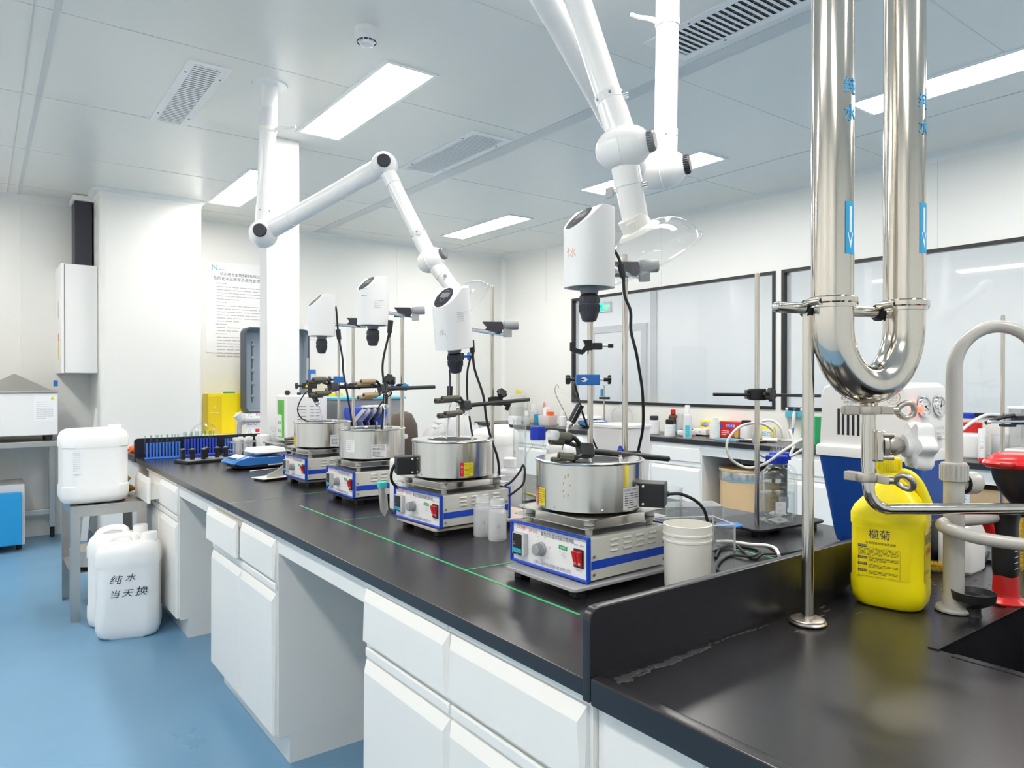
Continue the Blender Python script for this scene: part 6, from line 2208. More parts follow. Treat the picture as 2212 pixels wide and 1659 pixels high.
# glass bell lying behind the racks
t = thing('glass_flask', 'large round glass flask lying on the far sink top', 'flask', (1.30, 5.46, ZT + 0.10), 0)
g = MB(M['glass'])
g.sph((0, 0, 0), 0.10, 36)
g.build('bulb', t)
g = MB(M['glass']).cyl((-0.08, -0.01, 0.0), (-0.16, -0.03, 0.012), 0.018, n=20, caps=False).lathe([(0.001, 0)], 6) if False else MB(M['glass']).cyl((-0.08, -0.01, 0.0), (-0.16, -0.03, 0.012), 0.018, n=20, caps=False)
g.build('neck', t)

# blue balance with white weighing pan
def balance(label, p, rz, s=1.0, blue='balblue', clamp=True, grp='electronic balances'):
    t = thing('electronic_balance', label, 'balance', p, rz, grp)
    b = MB(M[blue])
    # local -X is the keypad nose
    top = [(-0.15, 0.034), (-0.142, 0.044), (-0.075, 0.066), (-0.04, 0.058), (0.11, 0.058), (0.14, 0.048)]
    bot = [(0.14, 0.022), (-0.11, 0.018), (-0.148, 0.028)]
    pts = top + bot
    rings = []
    for y, k in ((-0.088, 0.86), (-0.080, 0.97), (-0.06, 1.0), (0.06, 1.0), (0.080, 0.97), (0.088, 0.86)):
        rings.append([(x * (0.5 + 0.5 * k) * s, y * s, (0.04 + (z - 0.04) * k) * s) for x, z in pts])
    b.loft(rings)
    b.build('housing', t, 40)
    m = MB(M['blackp']).rr([(0.0, 0.20 * s, 0.13 * s, 0.03 * s), (0.010 * s, 0.25 * s, 0.165 * s, 0.03 * s), (0.024 * s, 0.262 * s, 0.166 * s, 0.03 * s)])
    m.build('base', t)
    # keypad and display on the sloped nose
    n = Vector((-0.022, 0, 0.067)).normalized()
    A = frame(Vector((-0.1085, 0, 0.0552)) * s + n * 0.002, (0, -1, 0), (0.067, 0, 0.022))
    k = MB(M['paper']).at(A)
    k.plate(-0.062 * s, 0.062 * s, -0.004 * s, 0.030 * s, 0.0003)
    k.mat(M['lidteal']).plate(-0.066 * s, 0.066 * s, -0.032 * s, -0.004 * s, 0.0002)
    k.mat(M['navy'])
    for i in range(4):
        k.box((-0.05 + i * 0.027) * s, (-0.032 + i * 0.027) * s, -0.026 * s, -0.010 * s, 0.0003, 0.003)
    k.build('keypad', t, 0)
    pn = MB(M['white']).at(T(0.045 * s, 0, 0))
    pn.rr([(0.068 * s, 0.10 * s, 0.10 * s, 0.02 * s), (0.072 * s, 0.155 * s, 0.155 * s, 0.02 * s), (0.078 * s, 0.165 * s, 0.165 * s, 0.022 * s), (0.096 * s, 0.150 * s, 0.150 * s, 0.02 * s), (0.097 * s, 0.146 * s, 0.146 * s, 0.02 * s)])
    pn.mat(M['greyp']).rr([(0.060 * s, 0.05 * s, 0.05 * s, 0.02 * s), (0.071 * s, 0.14 * s, 0.14 * s, 0.02 * s)])
    pn.build('weighing_pan', t)
    return t
bt_ = balance('blue electronic balance with white pan in front of the white tube stand', (1.285, 4.20, ZT), 0.10, 1.15)
m = MB(M['paper']).at(frame((0.075, -0.0995, 0.040), (1, 0, 0), (0, 0, 1)))
m.plate(-0.05, 0.05, -0.022, 0.026, 0)
m.mat(M['inkgrey']).lines(-0.045, 0.015, 0.012, 4, 0.009, 0.0018, 0.0004, 1.0)
m.build('asset_label', bt_, 0)
p = G(598, 985, 0.92)
t = thing('finger_clamp', 'loose finger clamp with black knob resting on the blue balance', 'clamp', (1.40, 4.02, 0.965), 0.4, 'laboratory finger clamps')
m = MB(M['blackp'])
star_knob(m, (0, -0.02, -0.02), (0, -1, 0), 0.022, 0.018)
m.build('star_knob', t)
m = MB(M['olive'])
for zz in (0.03, 0.055):
    m.tube([(0.10, 0.02, 0.045), (0.06, 0, zz), (-0.02, -0.01, zz)], 0.009, 10, 5)
m.build('jaw', t)
m = MB(M['lightgrey']).cyl((0.0, 0, -0.02), (0.22, 0.05, -0.005), 0.006, n=10).box(0.06, 0.13, -0.01, 0.03, -0.01, 0.02, 0.003)
m.build('rod', t)
# spatula lying on the worktop
a, b_ = G(540, 1019), G(602, 1012)
t = thing('glass_rod', 'thin glass stirring rod lying in front of the blue balance', 'rod', a + Vector((0, 0, 0.0035)), 0)
MB(M['chrome']).cyl((0, 0, 0), b_ - a, 0.0032, n=10).build('shaft', t)
# bracket beside the farthest stirrer
t = thing('metal_bracket', 'beige folded metal bracket left of the farthest stirrer', 'bracket', (1.14, 3.62, ZT), 0.25)
m = MB(M['body']).box(-0.03, 0.12, -0.055, 0.06, 0.010, 0.014, 0.001)
m.prism([(0.0, 0.0), (0.001, 0.0)], 0, 0) if False else None
m.add([(0.01, -0.02, 0.014), (0.11, -0.02, 0.014), (0.11, -0.02, 0.075), (0.06, -0.02, 0.045), (0.01, -0.02, 0.03),
       (0.01, -0.017, 0.014), (0.11, -0.017, 0.014), (0.11, -0.017, 0.075), (0.06, -0.017, 0.045), (0.01, -0.017, 0.03)],
      [(0, 1, 2, 3, 4), (9, 8, 7, 6, 5), (0, 5, 6, 1), (1, 6, 7, 2), (2, 7, 8, 3), (3, 8, 9, 4), (4, 9, 5, 0)])
m.mat(M['rubber']).box(-0.02, 0.11, -0.045, 0.05, 0, 0.010)
m.build('plate', t, 0)
# stand of white tubes, white boxes and a clear jar
t = thing('tube_stand', 'wire stand of white capped tubes behind the blue balance', 'rack', (1.405, 4.80, ZT), 0.1)
m = MB(M['chrome'])
for z in (0.05, 0.10):
    for y in (-0.06, -0.02, 0.02, 0.06):
        m.cyl((-0.10, y, z), (0.10, y, z), 0.0014, n=6)
    for x in (-0.10, -0.05, 0, 0.05, 0.10):
        m.cyl((x, -0.06, z), (x, 0.06, z), 0.0014, n=6)
for x in (-0.10, 0.10):
    for y in (-0.06, 0.06):
        m.cyl((x, y, 0), (x, y, 0.10), 0.0018, n=6)
m.build('wire_frame', t)
tb = None
for i in range(4):
    for j in range(3):
        if (i + j) % 3 == 2:
            continue
        g = MB(M['milky']).lathe([(0.002, 0.006), (0.013, 0.025), (0.014, 0.118)], 14, c=(-0.075 + i * 0.05, -0.04 + j * 0.04, 0))
        g.mat(M['white']).lathe([(0.016, 0.114), (0.016, 0.132), (0.001, 0.133)], 16, c=(-0.075 + i * 0.05, -0.04 + j * 0.04, 0))
        g.build('capped_tube', t)
def box_thing(name, label, cat, p, sx, sy, h, m='white', rz=0, b=0.006, grp=None, deco=None):
    t = thing(name, label, cat, p, rz, grp)
    mb = MB(M[m]).box(-sx / 2, sx / 2, -sy / 2, sy / 2, 0, h, b)
    mb.build('box_body', t)
    if deco:
        deco(t)
    return t
box_thing('white_box', 'tall narrow white carton behind the blue balance', 'box', (1.44, 4.56, ZT), 0.07, 0.07, 0.16)
box_thing('white_box', 'small white carton at the foot of the service column', 'box', (1.445, 4.47, ZT), 0.08, 0.07, 0.09)
screw_bottle('wide_bottle', 'wide clear bottle with yellow tip in front of the service column', 0, 0, 0.05, 0.21, 'milky', 'milky', 0.8, 0.03, 0.82, z_loc=Vector((1.545, 4.60, ZT)))
# device with green label on a steel trestle
t = thing('steel_trestle', 'low stainless trestle under the white device with green label', 'stand', (1.61, 4.36, ZT), 0.0)
MB(M['stainless']).box(-0.20, 0.20, -0.11, 0.12, 0.115, 0.122, 0.001).box(-0.20, 0.20, -0.11, -0.107, 0.09, 0.115).build('top_plate', t)
for sx in (-1, 1):
    for sy in (-1, 1):
        MB(M['stainless']).box(sx * 0.18 - 0.012, sx * 0.18 + 0.012, sy * 0.09 - 0.012, sy * 0.09 + 0.012, 0, 0.115).build('leg', t)
t = thing('lab_device', 'white ventilated device with green strip label and black knob on top', 'device', (1.615, 4.37, ZT + 0.122), 0.0)
b = MB(M['white']).box(-0.13, 0.13, -0.095, 0.095, 0.008, 0.29, 0.010, 3)
b.build('housing', t)
m = MB(M['blackp'])
for k in range(7):
    m.box(-0.06, -0.005, -0.0956, -0.094, 0.10 + k * 0.020, 0.1025 + k * 0.020)
    m.box(0.02, 0.045, -0.0956, -0.094, 0.10 + k * 0.020, 0.1025 + k * 0.020)
    m.box(0.055, 0.08, -0.0956, -0.094, 0.10 + k * 0.020, 0.1025 + k * 0.020)
m.build('vent_slots', t, 0)
m = MB(M['greentab']).at(frame((-0.1306, 0.0, 0.15), (0, -1, 0), (0, 0, 1)))
m.plate(-0.06, 0.06, -0.12, 0.11, 0)
m.mat(M['paper']).plate(-0.058, 0.02, -0.115, 0.02, 0.0004)
m.mat(M['inkgrey']).ringd(0, 0.06, 0.018, 0.023, 0.0008, 24)
m.mat(M['greentab'])
for i in range(3):
    for j in range(2):
        m.plate(-0.045 + i * 0.02, -0.033 + i * 0.02, -0.04 - j * 0.05, -0.02 - j * 0.05, 0.0008)
m.build('green_label', t, 0)
m = MB(M['blackp'])
m.sph((-0.10, -0.03, 0.305), 0.017, 16)
m.build('black_knob', t)
m = MB(M['blackp']).box(0.00, 0.09, -0.03, 0.0, 0.33, 0.365, 0.003).cyl((0.0, -0.015, 0.347), (-0.03, -0.015, 0.347), 0.008, n=12)
star_knob(m, (-0.03, -0.015, 0.347), (-1, 0, 0), 0.018, 0.014)
m.cyl((-0.02, -0.01, 0.29), (-0.02, -0.01, 0.305), 0.012, n=14).cyl((0.05, -0.01, 0.29), (0.05, -0.01, 0.34), 0.014, n=14)
m.mat(M['yellowl']).add([(0.01, -0.0305, 0.338), (0.032, -0.0305, 0.338), (0.021, -0.0305, 0.357)], [(0, 1, 2)])
m.build('top_clamp', t)
# pulley meter on a thin rod behind
t = thing('socket_meter', 'small grey-blue socket box on a thin rod right of the service column', 'meter', (1.84, 4.86, ZT), 0)
MB(M['rod']).cyl((0, 0, 0), (0, 0, 0.66), 0.008, n=12).build('rod', t)
m = MB(M['balblue']).box(0.0, 0.05, -0.03, 0.03, 0.48, 0.58, 0.006)
m.mat(M['lightgrey']).box(0.01, 0.045, -0.034, -0.03, 0.49, 0.55, 0.002)
m.mat(M['blackp']).box(0.02, 0.023, -0.0345, -0.034, 0.50, 0.515).box(0.032, 0.035, -0.0345, -0.034, 0.50, 0.515)
m.build('meter_box', t)
# box of steel folders, grey crate with teal lid, dark cushion
t = thing('storage_crate', 'grey plastic crate with teal lid behind the farther steel baths', 'crate', (2.05, 4.42, ZT), 0.06)
b = MB(M['midgrey'])
b.rr([(0, 0.42, 0.24, 0.03), (0.375, 0.48, 0.28, 0.03), (0.38, 0.50, 0.30, 0.03)])
b.build('crate_body', t)
MB(M['lidteal']).rr([(0.38, 0.51, 0.31, 0.03), (0.391, 0.51, 0.31, 0.03), (0.399, 0.48, 0.28, 0.03)]).build('lid', t)
t = thing('blue_bin', 'blue plastic bin with a white emblem in front of the grey crate', 'bin', (1.93, 4.12, ZT), 0.05)
b = MB(M['rackblue2'])
b.rr([(0, 0.18, 0.14, 0.03), (0.26, 0.21, 0.17, 0.03), (0.30, 0.23, 0.19, 0.03), (0.335, 0.22, 0.17, 0.03)])
b.build('bin_body', t)
m = MB(M['paper']).at(frame((0.01, -0.0875, 0.265), (1, 0, 0), (0, 0, 1)))
m.disc(0, 0.03, 0.013, 0.013, 0.0005, 20).disc(0.008, -0.02, 0.024, 0.014, 0.0005, 20, -0.7)
m.build('emblem', t, 0)
for i in range(4):
    t = thing('steel_holder', ['first', 'second', 'third', 'fourth'][i] + ' of four tilted steel plate holders leaning in a row, counted from the left', 'holder', (1.84 + i * 0.05, 3.93 + i * 0.02, ZT), -0.2, 'steel plate holders')
    m = MB(M['stainless'])
    m.add([(0, -0.05, 0), (0, 0.05, 0), (-0.07, 0.05, 0.26), (-0.07, -0.05, 0.26), (0.0, -0.05, 0.34), (0.0, 0.05, 0.34),
           (0.003, -0.05, 0), (0.003, 0.05, 0), (-0.066, 0.05, 0.26), (-0.066, -0.05, 0.26), (0.003, -0.05, 0.338), (0.003, 0.05, 0.338)],
          [(0, 3, 2, 1), (3, 4, 5, 2), (6, 7, 8, 9), (9, 8, 11, 10), (4, 10, 11, 5), (0, 1, 7, 6), (0, 6, 9, 3), (3, 9, 10, 4), (1, 2, 8, 7), (2, 5, 11, 8)])
    m.build('plate', t, 0)
    MB(M['white2']).box(-0.012, 0.03, -0.052, 0.052, 0.34, 0.352, 0.003).build('top_tab', t)
t = thing('dark_pouch', 'dark brown rounded pouch behind the third mixer rod', 'pouch', (1.985, 3.74, ZT), 0.1)
MB(M['brownrub']).rr([(0, 0.16, 0.10, 0.04), (0.12, 0.19, 0.13, 0.05), (0.24, 0.18, 0.12, 0.05), (0.305, 0.12, 0.07, 0.03), (0.32, 0.06, 0.03, 0.014)], 7).build('pouch_body', t, 60)
MB(M['white2']).cyl((-0.02, -0.065, 0.18), (-0.02, -0.071, 0.18), 0.014, n=18).build('button', t)

# ------------------------------------------------------------------ back wall: side bench, yellow boxes, case, poster
t = thing('side_bench', 'white side bench along the back wall right of the boxed column', 'bench', (0, 0, 0))
MB(M['cab']).box(1.62, 3.3, 6.86, 7.45, 0.06, 0.80).build('carcass', t, 0)
MB(M['white']).box(1.61, 3.32, 6.83, 7.45, 0.80, 0.835, 0.003).build('top', t, 0)
pl = (AY(450, 850, 7.22), AY(480, 850, 7.22), AY(530, 850, 7.22))
z1 = HZ(850, (1.9, 7.22))
def yb(t):
    m = MB(M['yellowshade']).at(frame((pl[0].x - t.location.x, -0.106, 0.36), (1, 0, 0), (0, 0, 1)))
    m.plate(0.0, 0.125, -0.36, 0.0 + 0.005, 0.0003)  # flat plate painted in the darker tone of the shaded side
    m.mat(M['paper']).text('CE', 0.022, 0.06, -0.10, 0.0008).text('易燃 / FLAMMABLE', 0.010, 0.062, -0.15, 0.0008)
    m.build('shaded_side_panel', t, 0)
    MB(M['green']).box(-0.05, 0.04, -0.06, 0.04, z1 - 0.835, z1 - 0.82, 0.003).build('clip', t)
    m = MB(M['redl']).at(frame((0.12, -0.106, 0.30), (1, 0, 0), (0, 0, 1)))
    m.plate(-0.01, 0.12, -0.03, 0.04, 0.0006).build('red_tag', t, 0)
box_thing('yellow_box', 'bright yellow box left of the grey case on the side bench', 'box', ((pl[0].x + pl[2].x) / 2 + 0.05, 7.33, 0.835), pl[2].x - pl[0].x + 0.10, 0.21, z1 - 0.835, 'yellowbox', 0, 0.006, 'yellow boxes', yb)
a, b_ = AY(672, 860, 7.1), AY(741, 860, 7.1)
def yb2(t):
    m = MB(M['paper']).at(frame((0.08, -0.141, HZ(868, a) - 0.835), (1, 0, 0), (0, 0, 1)))
    m.disc(0, 0, 0.05, 0.038, 0.0004, 30)
    m.mat(M['midgrey']).text('CE', 0.06, 0, 0, 0.0008)
    m.build('ce_mark', t, 0)
box_thing('yellow_box', 'yellow box with white CE mark right of the service column', 'box', ((a.x + b_.x) / 2 - 0.04, 7.24, 0.835), b_.x - a.x + 0.08, 0.28, HZ(850, a) - 0.835, 'yellowbox', 0, 0.006, 'yellow boxes', yb2)
# open grey carrying case standing on a white carton
c0, c1 = AY(528, 800, 6.95), AY(668, 800, 6.95)
cw = c1.x - c0.x
zlo, zhi = HZ(893, c0), HZ(706, c0)
t = thing('carton', 'white carton with red Arabic lettering under the open grey case', 'box', ((c0.x + c1.x) / 2, 7.02, 0.835), 0)
MB(M['paper']).box(-cw / 2 - 0.01, cw / 2 + 0.02, -0.14, 0.2, 0, zlo - 0.838, 0.003).build('box_body', t)
m = MB(M['inkred']).at(frame((-cw / 2 + 0.10, -0.1404, 0), (1, 0, 0), (0, 0, 1)))
m.text('قابلة للاشتعال', 0.06, 0.10, 0.13, 0.0004).text('FLAMMABLE', 0.032, 0.07, 0.195, 0.0004).plate(-0.02, 0.02, 0.03, 0.06, 0.0004).plate(0.08, 0.12, 0.03, 0.06, 0.0004)
m.mat(M['inkgrey'])
for y in (0.12, 0.04, 0.195):
    for q in (((-0.095, y - 0.02), (-0.05, y - 0.02), (-0.0725, y + 0.02)),):
        m.add([(x, yy, 0.0004) for x, yy in q], [(0, 1, 2)])
    m.mat(M['paper']).add([(-0.0885, y - 0.0165, 0.0008), (-0.0565, y - 0.0165, 0.0008), (-0.0725, y + 0.012, 0.0008)], [(0, 1, 2)]).mat(M['inkgrey'])
m.build('lettering', t, 0)
t = thing('carrying_case', 'open grey-blue hard case standing upright behind the service column', 'case', ((c0.x + c1.x) / 2, 6.99, zlo), 0)
Hc = zhi - zlo
A = RX(PI / 2)
m = MB(M['casedark']).at(T(0, 0, Hc / 2) @ A)
m.rr([(-0.10, cw - 0.02, Hc - 0.02, 0.06), (-0.09, cw, Hc, 0.06), (0.05, cw, Hc, 0.06), (0.05, cw - 0.03, Hc - 0.03, 0.05), (-0.07, cw - 0.05, Hc - 0.05, 0.05)], 6)
m.build('rim', t)
m = MB(M['case']).at(T(0, 0, Hc / 2) @ A)
m.rr([(0.046, cw - 0.034, Hc - 0.034, 0.05), (-0.066, cw - 0.06, Hc - 0.06, 0.05)][::-1], 6, (False, False))
m.rr([(-0.068, cw - 0.052, Hc - 0.052, 0.05), (-0.064, cw - 0.06, Hc - 0.06, 0.05)], 6)
m.mat(M['casedark'])
for x in (-cw * 0.34, cw * 0.36):
    m.box(x - 0.004, x + 0.004, -Hc * 0.38, Hc * 0.34, -0.064, -0.058)
    for k in range(5):
        m.mat(M['case']).cb((x + 0.006, -Hc * 0.3 + k * Hc * 0.15, -0.055), (0.03, 0.03, 0.018), 0.006)
        m.mat(M['casedark'])
m.build('lining', t, 30)
# grey hose cuff in front of the carton
t = thing('grey_hose', 'grey angled hose cuff in front of the lettered carton', 'hose', AY(520, 900, 6.80), 0)
o_ = AY(520, 900, 6.80)
w = lambda u, v: AY(u, v, 6.80) - o_
MB(M['midgrey']).tube([w(575, 908), w(548, 909), w(526, 910), w(518, 915), w(517, 935), w(517, 962)], 0.022, 16, 5).build('pipe', t, 60)
MB(M['lightgrey']).cyl(w(512, 895), w(522, 908), 0.045, 0.034, n=24).build('cuff', t)
# poster
q0, q1 = AY(445, 562, YB - 0.004), AY(600, 578, YB - 0.004)
zt_, zb__ = HZ(563, q0), HZ(761, q0)
pw_, ph = 0.62, zt_ - zb__
t = tag(MB(M['paper']).box(0, pw_, 0, 0.003, 0, ph).build('safety_poster'), 'white printed rules poster on the back wall left of the service column', 'poster', None, (q0.x, YB - 0.0045, zb__))
m = MB(M['ink']).at(frame((0, -0.0004, 0), (1, 0, 0), (0, 0, 1)))
m.text('杭州纽龙生物科技有限公司', 0.036, pw_ * 0.56, ph * 0.865, 0).text('危险化学品暂存及使用管理制度', 0.038, pw_ * 0.54, ph * 0.815, 0)
m.mat(M['inkpale'])
yy = ph * 0.765
random.seed(2)
for blk, n_ in ((1, 7), (1, 8), (1, 4), (1, 9)):
    m.lines(pw_ * 0.14, pw_ * 0.32, yy, 1, 0.02, 0.009, 0, 1)
    yy -= 0.034
    m.lines(pw_ * 0.16, pw_ * 0.90, yy, n_ - 2, 0.031, 0.009, 0, 0.5)
    yy -= 0.031 * (n_ - 2)
m.mat(M['lidteal']).text('N', 0.075, pw_ * 0.13, ph * 0.93, 0, sx=1.1).text('uron', 0.03, pw_ * 0.235, ph * 0.92, 0)
m.build('print', t, 0)
q = AY(672, 690, YB - 0.004)
t = tag(MB(M['paper']).box(-0.06, 0.42, 0, 0.003, 0, 0.55).build('notice_sheet'), 'plain white notice sheet on the back wall behind the farthest mixer', 'poster', None, (q.x - 0.02, YB - 0.0045, HZ(812, q)))
m = MB(M['inkpale']).at(frame((0, -0.0004, 0), (1, 0, 0), (0, 0, 1)))
m.lines(0.0, 0.25, 0.48, 4, 0.03, 0.008, 0)
m.build('print', t, 0)

# ------------------------------------------------------------------ left recess: wall cabinet, duct, water bath on steel table, oven
t = thing('wall_cabinet', 'white electrical wall cabinet beside the boxed column', 'cabinet', (0, 0, 0))
MB(M['white2']).box(0.562, XC0 - 0.002, 6.90, YB - 0.001, 1.415, 2.315, 0.006).build('carcass', t)
d = MB(M['white2']).box(0.535, 0.558, 6.895, YB - 0.001, 1.412, 2.318, 0.006)
d.mat(M['cabdark']).box(0.558, 0.562, 6.905, YB - 0.02, 1.42, 2.31)
d.build('door', t)
m = MB(M['yellowl']).at(FACE_NX(0.5345, 7.12, 1.62))
m.plate(-0.05, 0.05, -0.09, 0.06, 0)
m.mat(M['orange']).plate(-0.05, 0.05, 0.065, 0.13, 0)
m.mat(M['greyp']).plate(-0.012, 0.012, 0.26, 0.40, 0.002)
m.build('warning_sticker', t, 0)
t = thing('cable_duct', 'dark navy cable duct running from the wall cabinet up to the ceiling', 'duct', (0, 0, 0))
MB(M['darkp']).box(0.655, 0.785, 7.14, 7.40, 2.317, ZC - 0.055, 0.006).build('duct', t)
MB(M['white2']).box(0.64, 0.798, 7.12, 7.42, ZC - 0.054, ZC - 0.004, 0.01).build('collar', t)
t = thing('steel_table', 'stainless steel table carrying the white water bath at the left', 'table', (0, 0, 0))
MB(M['stainless']).box(-0.95, 0.54, 6.78, 7.40, 0.825, 0.87, 0.003).build('top', t, 0)
for x in (-0.90, 0.50):
    for y in (7.34,) if x > 0 else (6.84, 7.34):
        m = MB(M['stainless']).box(x - 0.022, x + 0.022, y - 0.022, y + 0.022, 0.09, 0.825, 0.003)
        m.mat(M['rubber']).cyl((x, y, 0.0), (x, y, 0.09), 0.018, n=14)
        m.build('leg', t)
MB(M['stainless']).box(-0.88, 0.48, 7.325, 7.355, 0.20, 0.245, 0.003).build('rear_rail', t, 0)
t = thing('water_bath', 'white water bath with pyramid steel lid at the left edge', 'water bath', (0, 0, 0.87))
m = MB(M['white2']).box(-0.75, 0.505, 6.82, 7.30, 0.045, 0.385, 0.006)
m.build('housing', t)
m = MB(M['stainless']).box(-0.76, 0.51, 6.81, 7.31, 0.385, 0.402, 0.002)
ap = AY(62, 824, 7.0)
m.add([(-0.02, 6.84, 0.402), (0.47, 6.84, 0.402), (0.47, 7.28, 0.402), (-0.02, 7.28, 0.402), (0.225, 7.06, 0.54)], [(0, 1, 4), (1, 2, 4), (2, 3, 4), (3, 0, 4)])
m.build('steel_lid', t, 0)
MB(M['clampblue']).cb((0.50, 6.95, 0.46), (0.03, 0.03, 0.05), 0.006).build('blue_plug', t)
for x in (-0.6, 0.03, 0.44):
    MB(M['blackp']).lathe([(0.03, 0), (0.038, 0.045)], 18, c=(x, 6.88, 0)).build('foot', t)
m = MB(M['paper']).at(FACE_NY(0.42, 6.8195, 0.27))
m.plate(-0.075, 0.075, -0.11, 0.10, 0)
m.mat(M['yellowl']).add([(0.035, 0.06, 0.0005), (0.065, 0.06, 0.0005), (0.05, 0.085, 0.0005)], [(0, 1, 2)])
m.mat(M['inkpale']).lines(-0.06, 0.055, 0.04, 9, 0.016, 0.004, 0.0005)
m.build('instruction_label', t, 0)
t = thing('drying_oven', 'blue-fronted drying oven with grey window under the steel table', 'oven', (0, 0, 0))
m = MB(M['lightgrey']).box(-0.5, 0.285, 6.86, 7.28, 0.05, 0.53, 0.006)
m.build('housing', t)
for x in (-0.45, 0.25):
    MB(M['rubber']).cyl((x, 6.95, 0), (x, 6.95, 0.05), 0.02, n=12).build('foot', t)
d = MB(M['ovenblue']).box(-0.48, 0.262, 6.81, 6.858, 0.06, 0.475, 0.008)
do = d.build('door', t)
m = MB(M['midgrey']).at(T(-0.12, 6.809, 0.26) @ RX(PI / 2))
m.rr([(0, 0.34, 0.24, 0.03), (0.004, 0.34, 0.24, 0.03)])
m.build('window', do)
# stool with the white jug, amber gloves, bowl below
t = thing('steel_stool', 'stained stainless steel stool carrying a large white jug', 'stool', (0, 0, 0))
sx0, sx1, sy0, sy1, sz = 0.405, 0.785, 4.66, 5.20, 0.645
m = MB(M['stainless']).box(sx0, sx1, sy0, sy1, sz - 0.006, sz, 0.001).box(sx0, sx1, sy0, sy0 + 0.003, sz - 0.06, sz - 0.006).box(sx0, sx0 + 0.003, sy0 + 0.003, sy1, sz - 0.06, sz - 0.006).box(sx1 - 0.003, sx1, sy0 + 0.003, sy1, sz - 0.06, sz - 0.006)
m.build('seat', t, 0)
for x in (sx0, sx1):
    for y in (sy0, sy1):
        ix = 1 if x == sx0 else -1
        iy = 1 if y == sy0 else -1
        l = MB(M['stainless'])
        l.box(min(x, x + ix * 0.045), max(x, x + ix * 0.045), min(y, y - iy * 0.003), max(y, y - iy * 0.003), 0, sz - 0.0062)
        l.box(min(x, x - ix * 0.003), max(x, x - ix * 0.003), min(y, y + iy * 0.04), max(y, y + iy * 0.04), 0, sz - 0.0062)
        l.mat(M['castst']).cyl((x + ix * 0.02, y, sz - 0.03), (x + ix * 0.02, y - iy * 0.006, sz - 0.03), 0.006, n=8)
        l.build('leg', t, 0)
m = MB(M['stainless']).box(sx0 + 0.004, sx1 - 0.004, sy0 + 0.05, sy1 - 0.004, 0.255, 0.262)
m.build('lower_shelf', t, 0)
st_ = MB(M['rust'])
random.seed(14)
for k in range(7):
    smear(st_, random.uniform(0.60, 0.76), random.uniform(4.72, 5.0), random.uniform(0.01, 0.04), random.uniform(0.01, 0.03), sz)
st_.build('stains', t)['kind'] = 'stuff'
j = milk_jug('water_jug', 'large white jug standing on the steel stool', (0.535, 4.84, sz), 0.345, 0.30, 0.46, 0.05, 'white water jugs', handle=False)
m = MB(M['paper']).at(frame((-0.105, -0.1475, 0.25), (1, 0, 0), (0, 0, 1)))
m.plate(-0.022, 0.022, -0.07, 0.055, 0)
m.mat(M['inkpale']).lines(-0.018, 0.016, 0.045, 9, 0.012, 0.002, 0.0005)
m.build('label', j, 0)
t = thing('glove_pile', 'pile of amber rubber gloves on the stool behind the white jug', 'gloves', (0.70, 5.06, sz), 0)
random.seed(6)
for k, (x, y, z, a, L) in enumerate(((0, -0.03, 0.03, 0.3, 0.14), (0.02, 0.0, 0.075, 0.8, 0.13), (-0.02, 0.02, 0.11, 2.0, 0.12), (0.03, -0.02, 0.02, -0.5, 0.12))):
    m = MB(M['bag'])
    d = Vector((math.cos(a), math.sin(a), 0.15)) * L / 2
    m.tube([Vector((x, y, z)) - d, Vector((x, y, z + 0.012)), Vector((x, y, z)) + d], [0.012, 0.028, 0.03, 0.022, 0.008], 12, 6)
    m.build('glove', t, 60)
t = thing('white_bowl', 'white bowl on the lower shelf of the stool', 'bowl', (0.53, 4.83, 0.262), 0)
MB(M['cream']).lathe([(0.06, 0), (0.10, 0.02), (0.115, 0.10), (0.12, 0.115), (0.112, 0.115), (0.095, 0.025), (0.001, 0.012)], 36, caps=(True, False)).build('bowl_body', t)
# jugs on the floor
def writing(t, sx, sy, h):
    m = MB(M['ink']).at(FACE_NY(0.0, -sy * 0.4875 - 0.001, h * 0.50))
    random.seed(9)
    for ch, x, y, s in (('纯', -0.045, 0.045, 0.058), ('水', 0.025, 0.052, 0.05), ('当', -0.05, -0.03, 0.05), ('天', 0.01, -0.028, 0.052), ('换', 0.075, -0.024, 0.06)):
        v, f = glyph(ch)
        m.add([(x + p.x * s + p.y * s * 0.25, y + p.y * s * 0.85, 0.0004) for p in v], f)
    m.build('handwriting', t, 0)
g = G(280, 1378, 0)
milk_jug('water_jug', 'front white jug on the floor with handwritten characters', (0.640, 4.29, 0), 0.305, 0.22, 0.535, -0.30, 'white water jugs', txt=writing)
milk_jug('water_jug', 'second white jug on the floor behind the handwritten one', (0.575, 4.60, 0), 0.35, 0.22, 0.52, -0.28, 'white water jugs') if False else milk_jug('water_jug', 'second white jug on the floor behind the handwritten one', (0.628, 4.515, 0), 0.31, 0.18, 0.54, -0.30, 'white water jugs')
t = thing('folded_board', 'narrow white board leaning in the corner behind the stool jug', 'board', AY(178, 930, 7.0).to_tuple()[:2] + (0.0,), 0)
m = MB(M['white2']).at(RY(0.10)).box(-0.02, 0.03, -0.03, 0.03, 0, 1.12, 0.002)
m.mat(M['cabdark']).at(RY(0.10)).box(0.03, 0.036, -0.03, 0.03, 0, 1.12)
m.build('panel', t, 0)

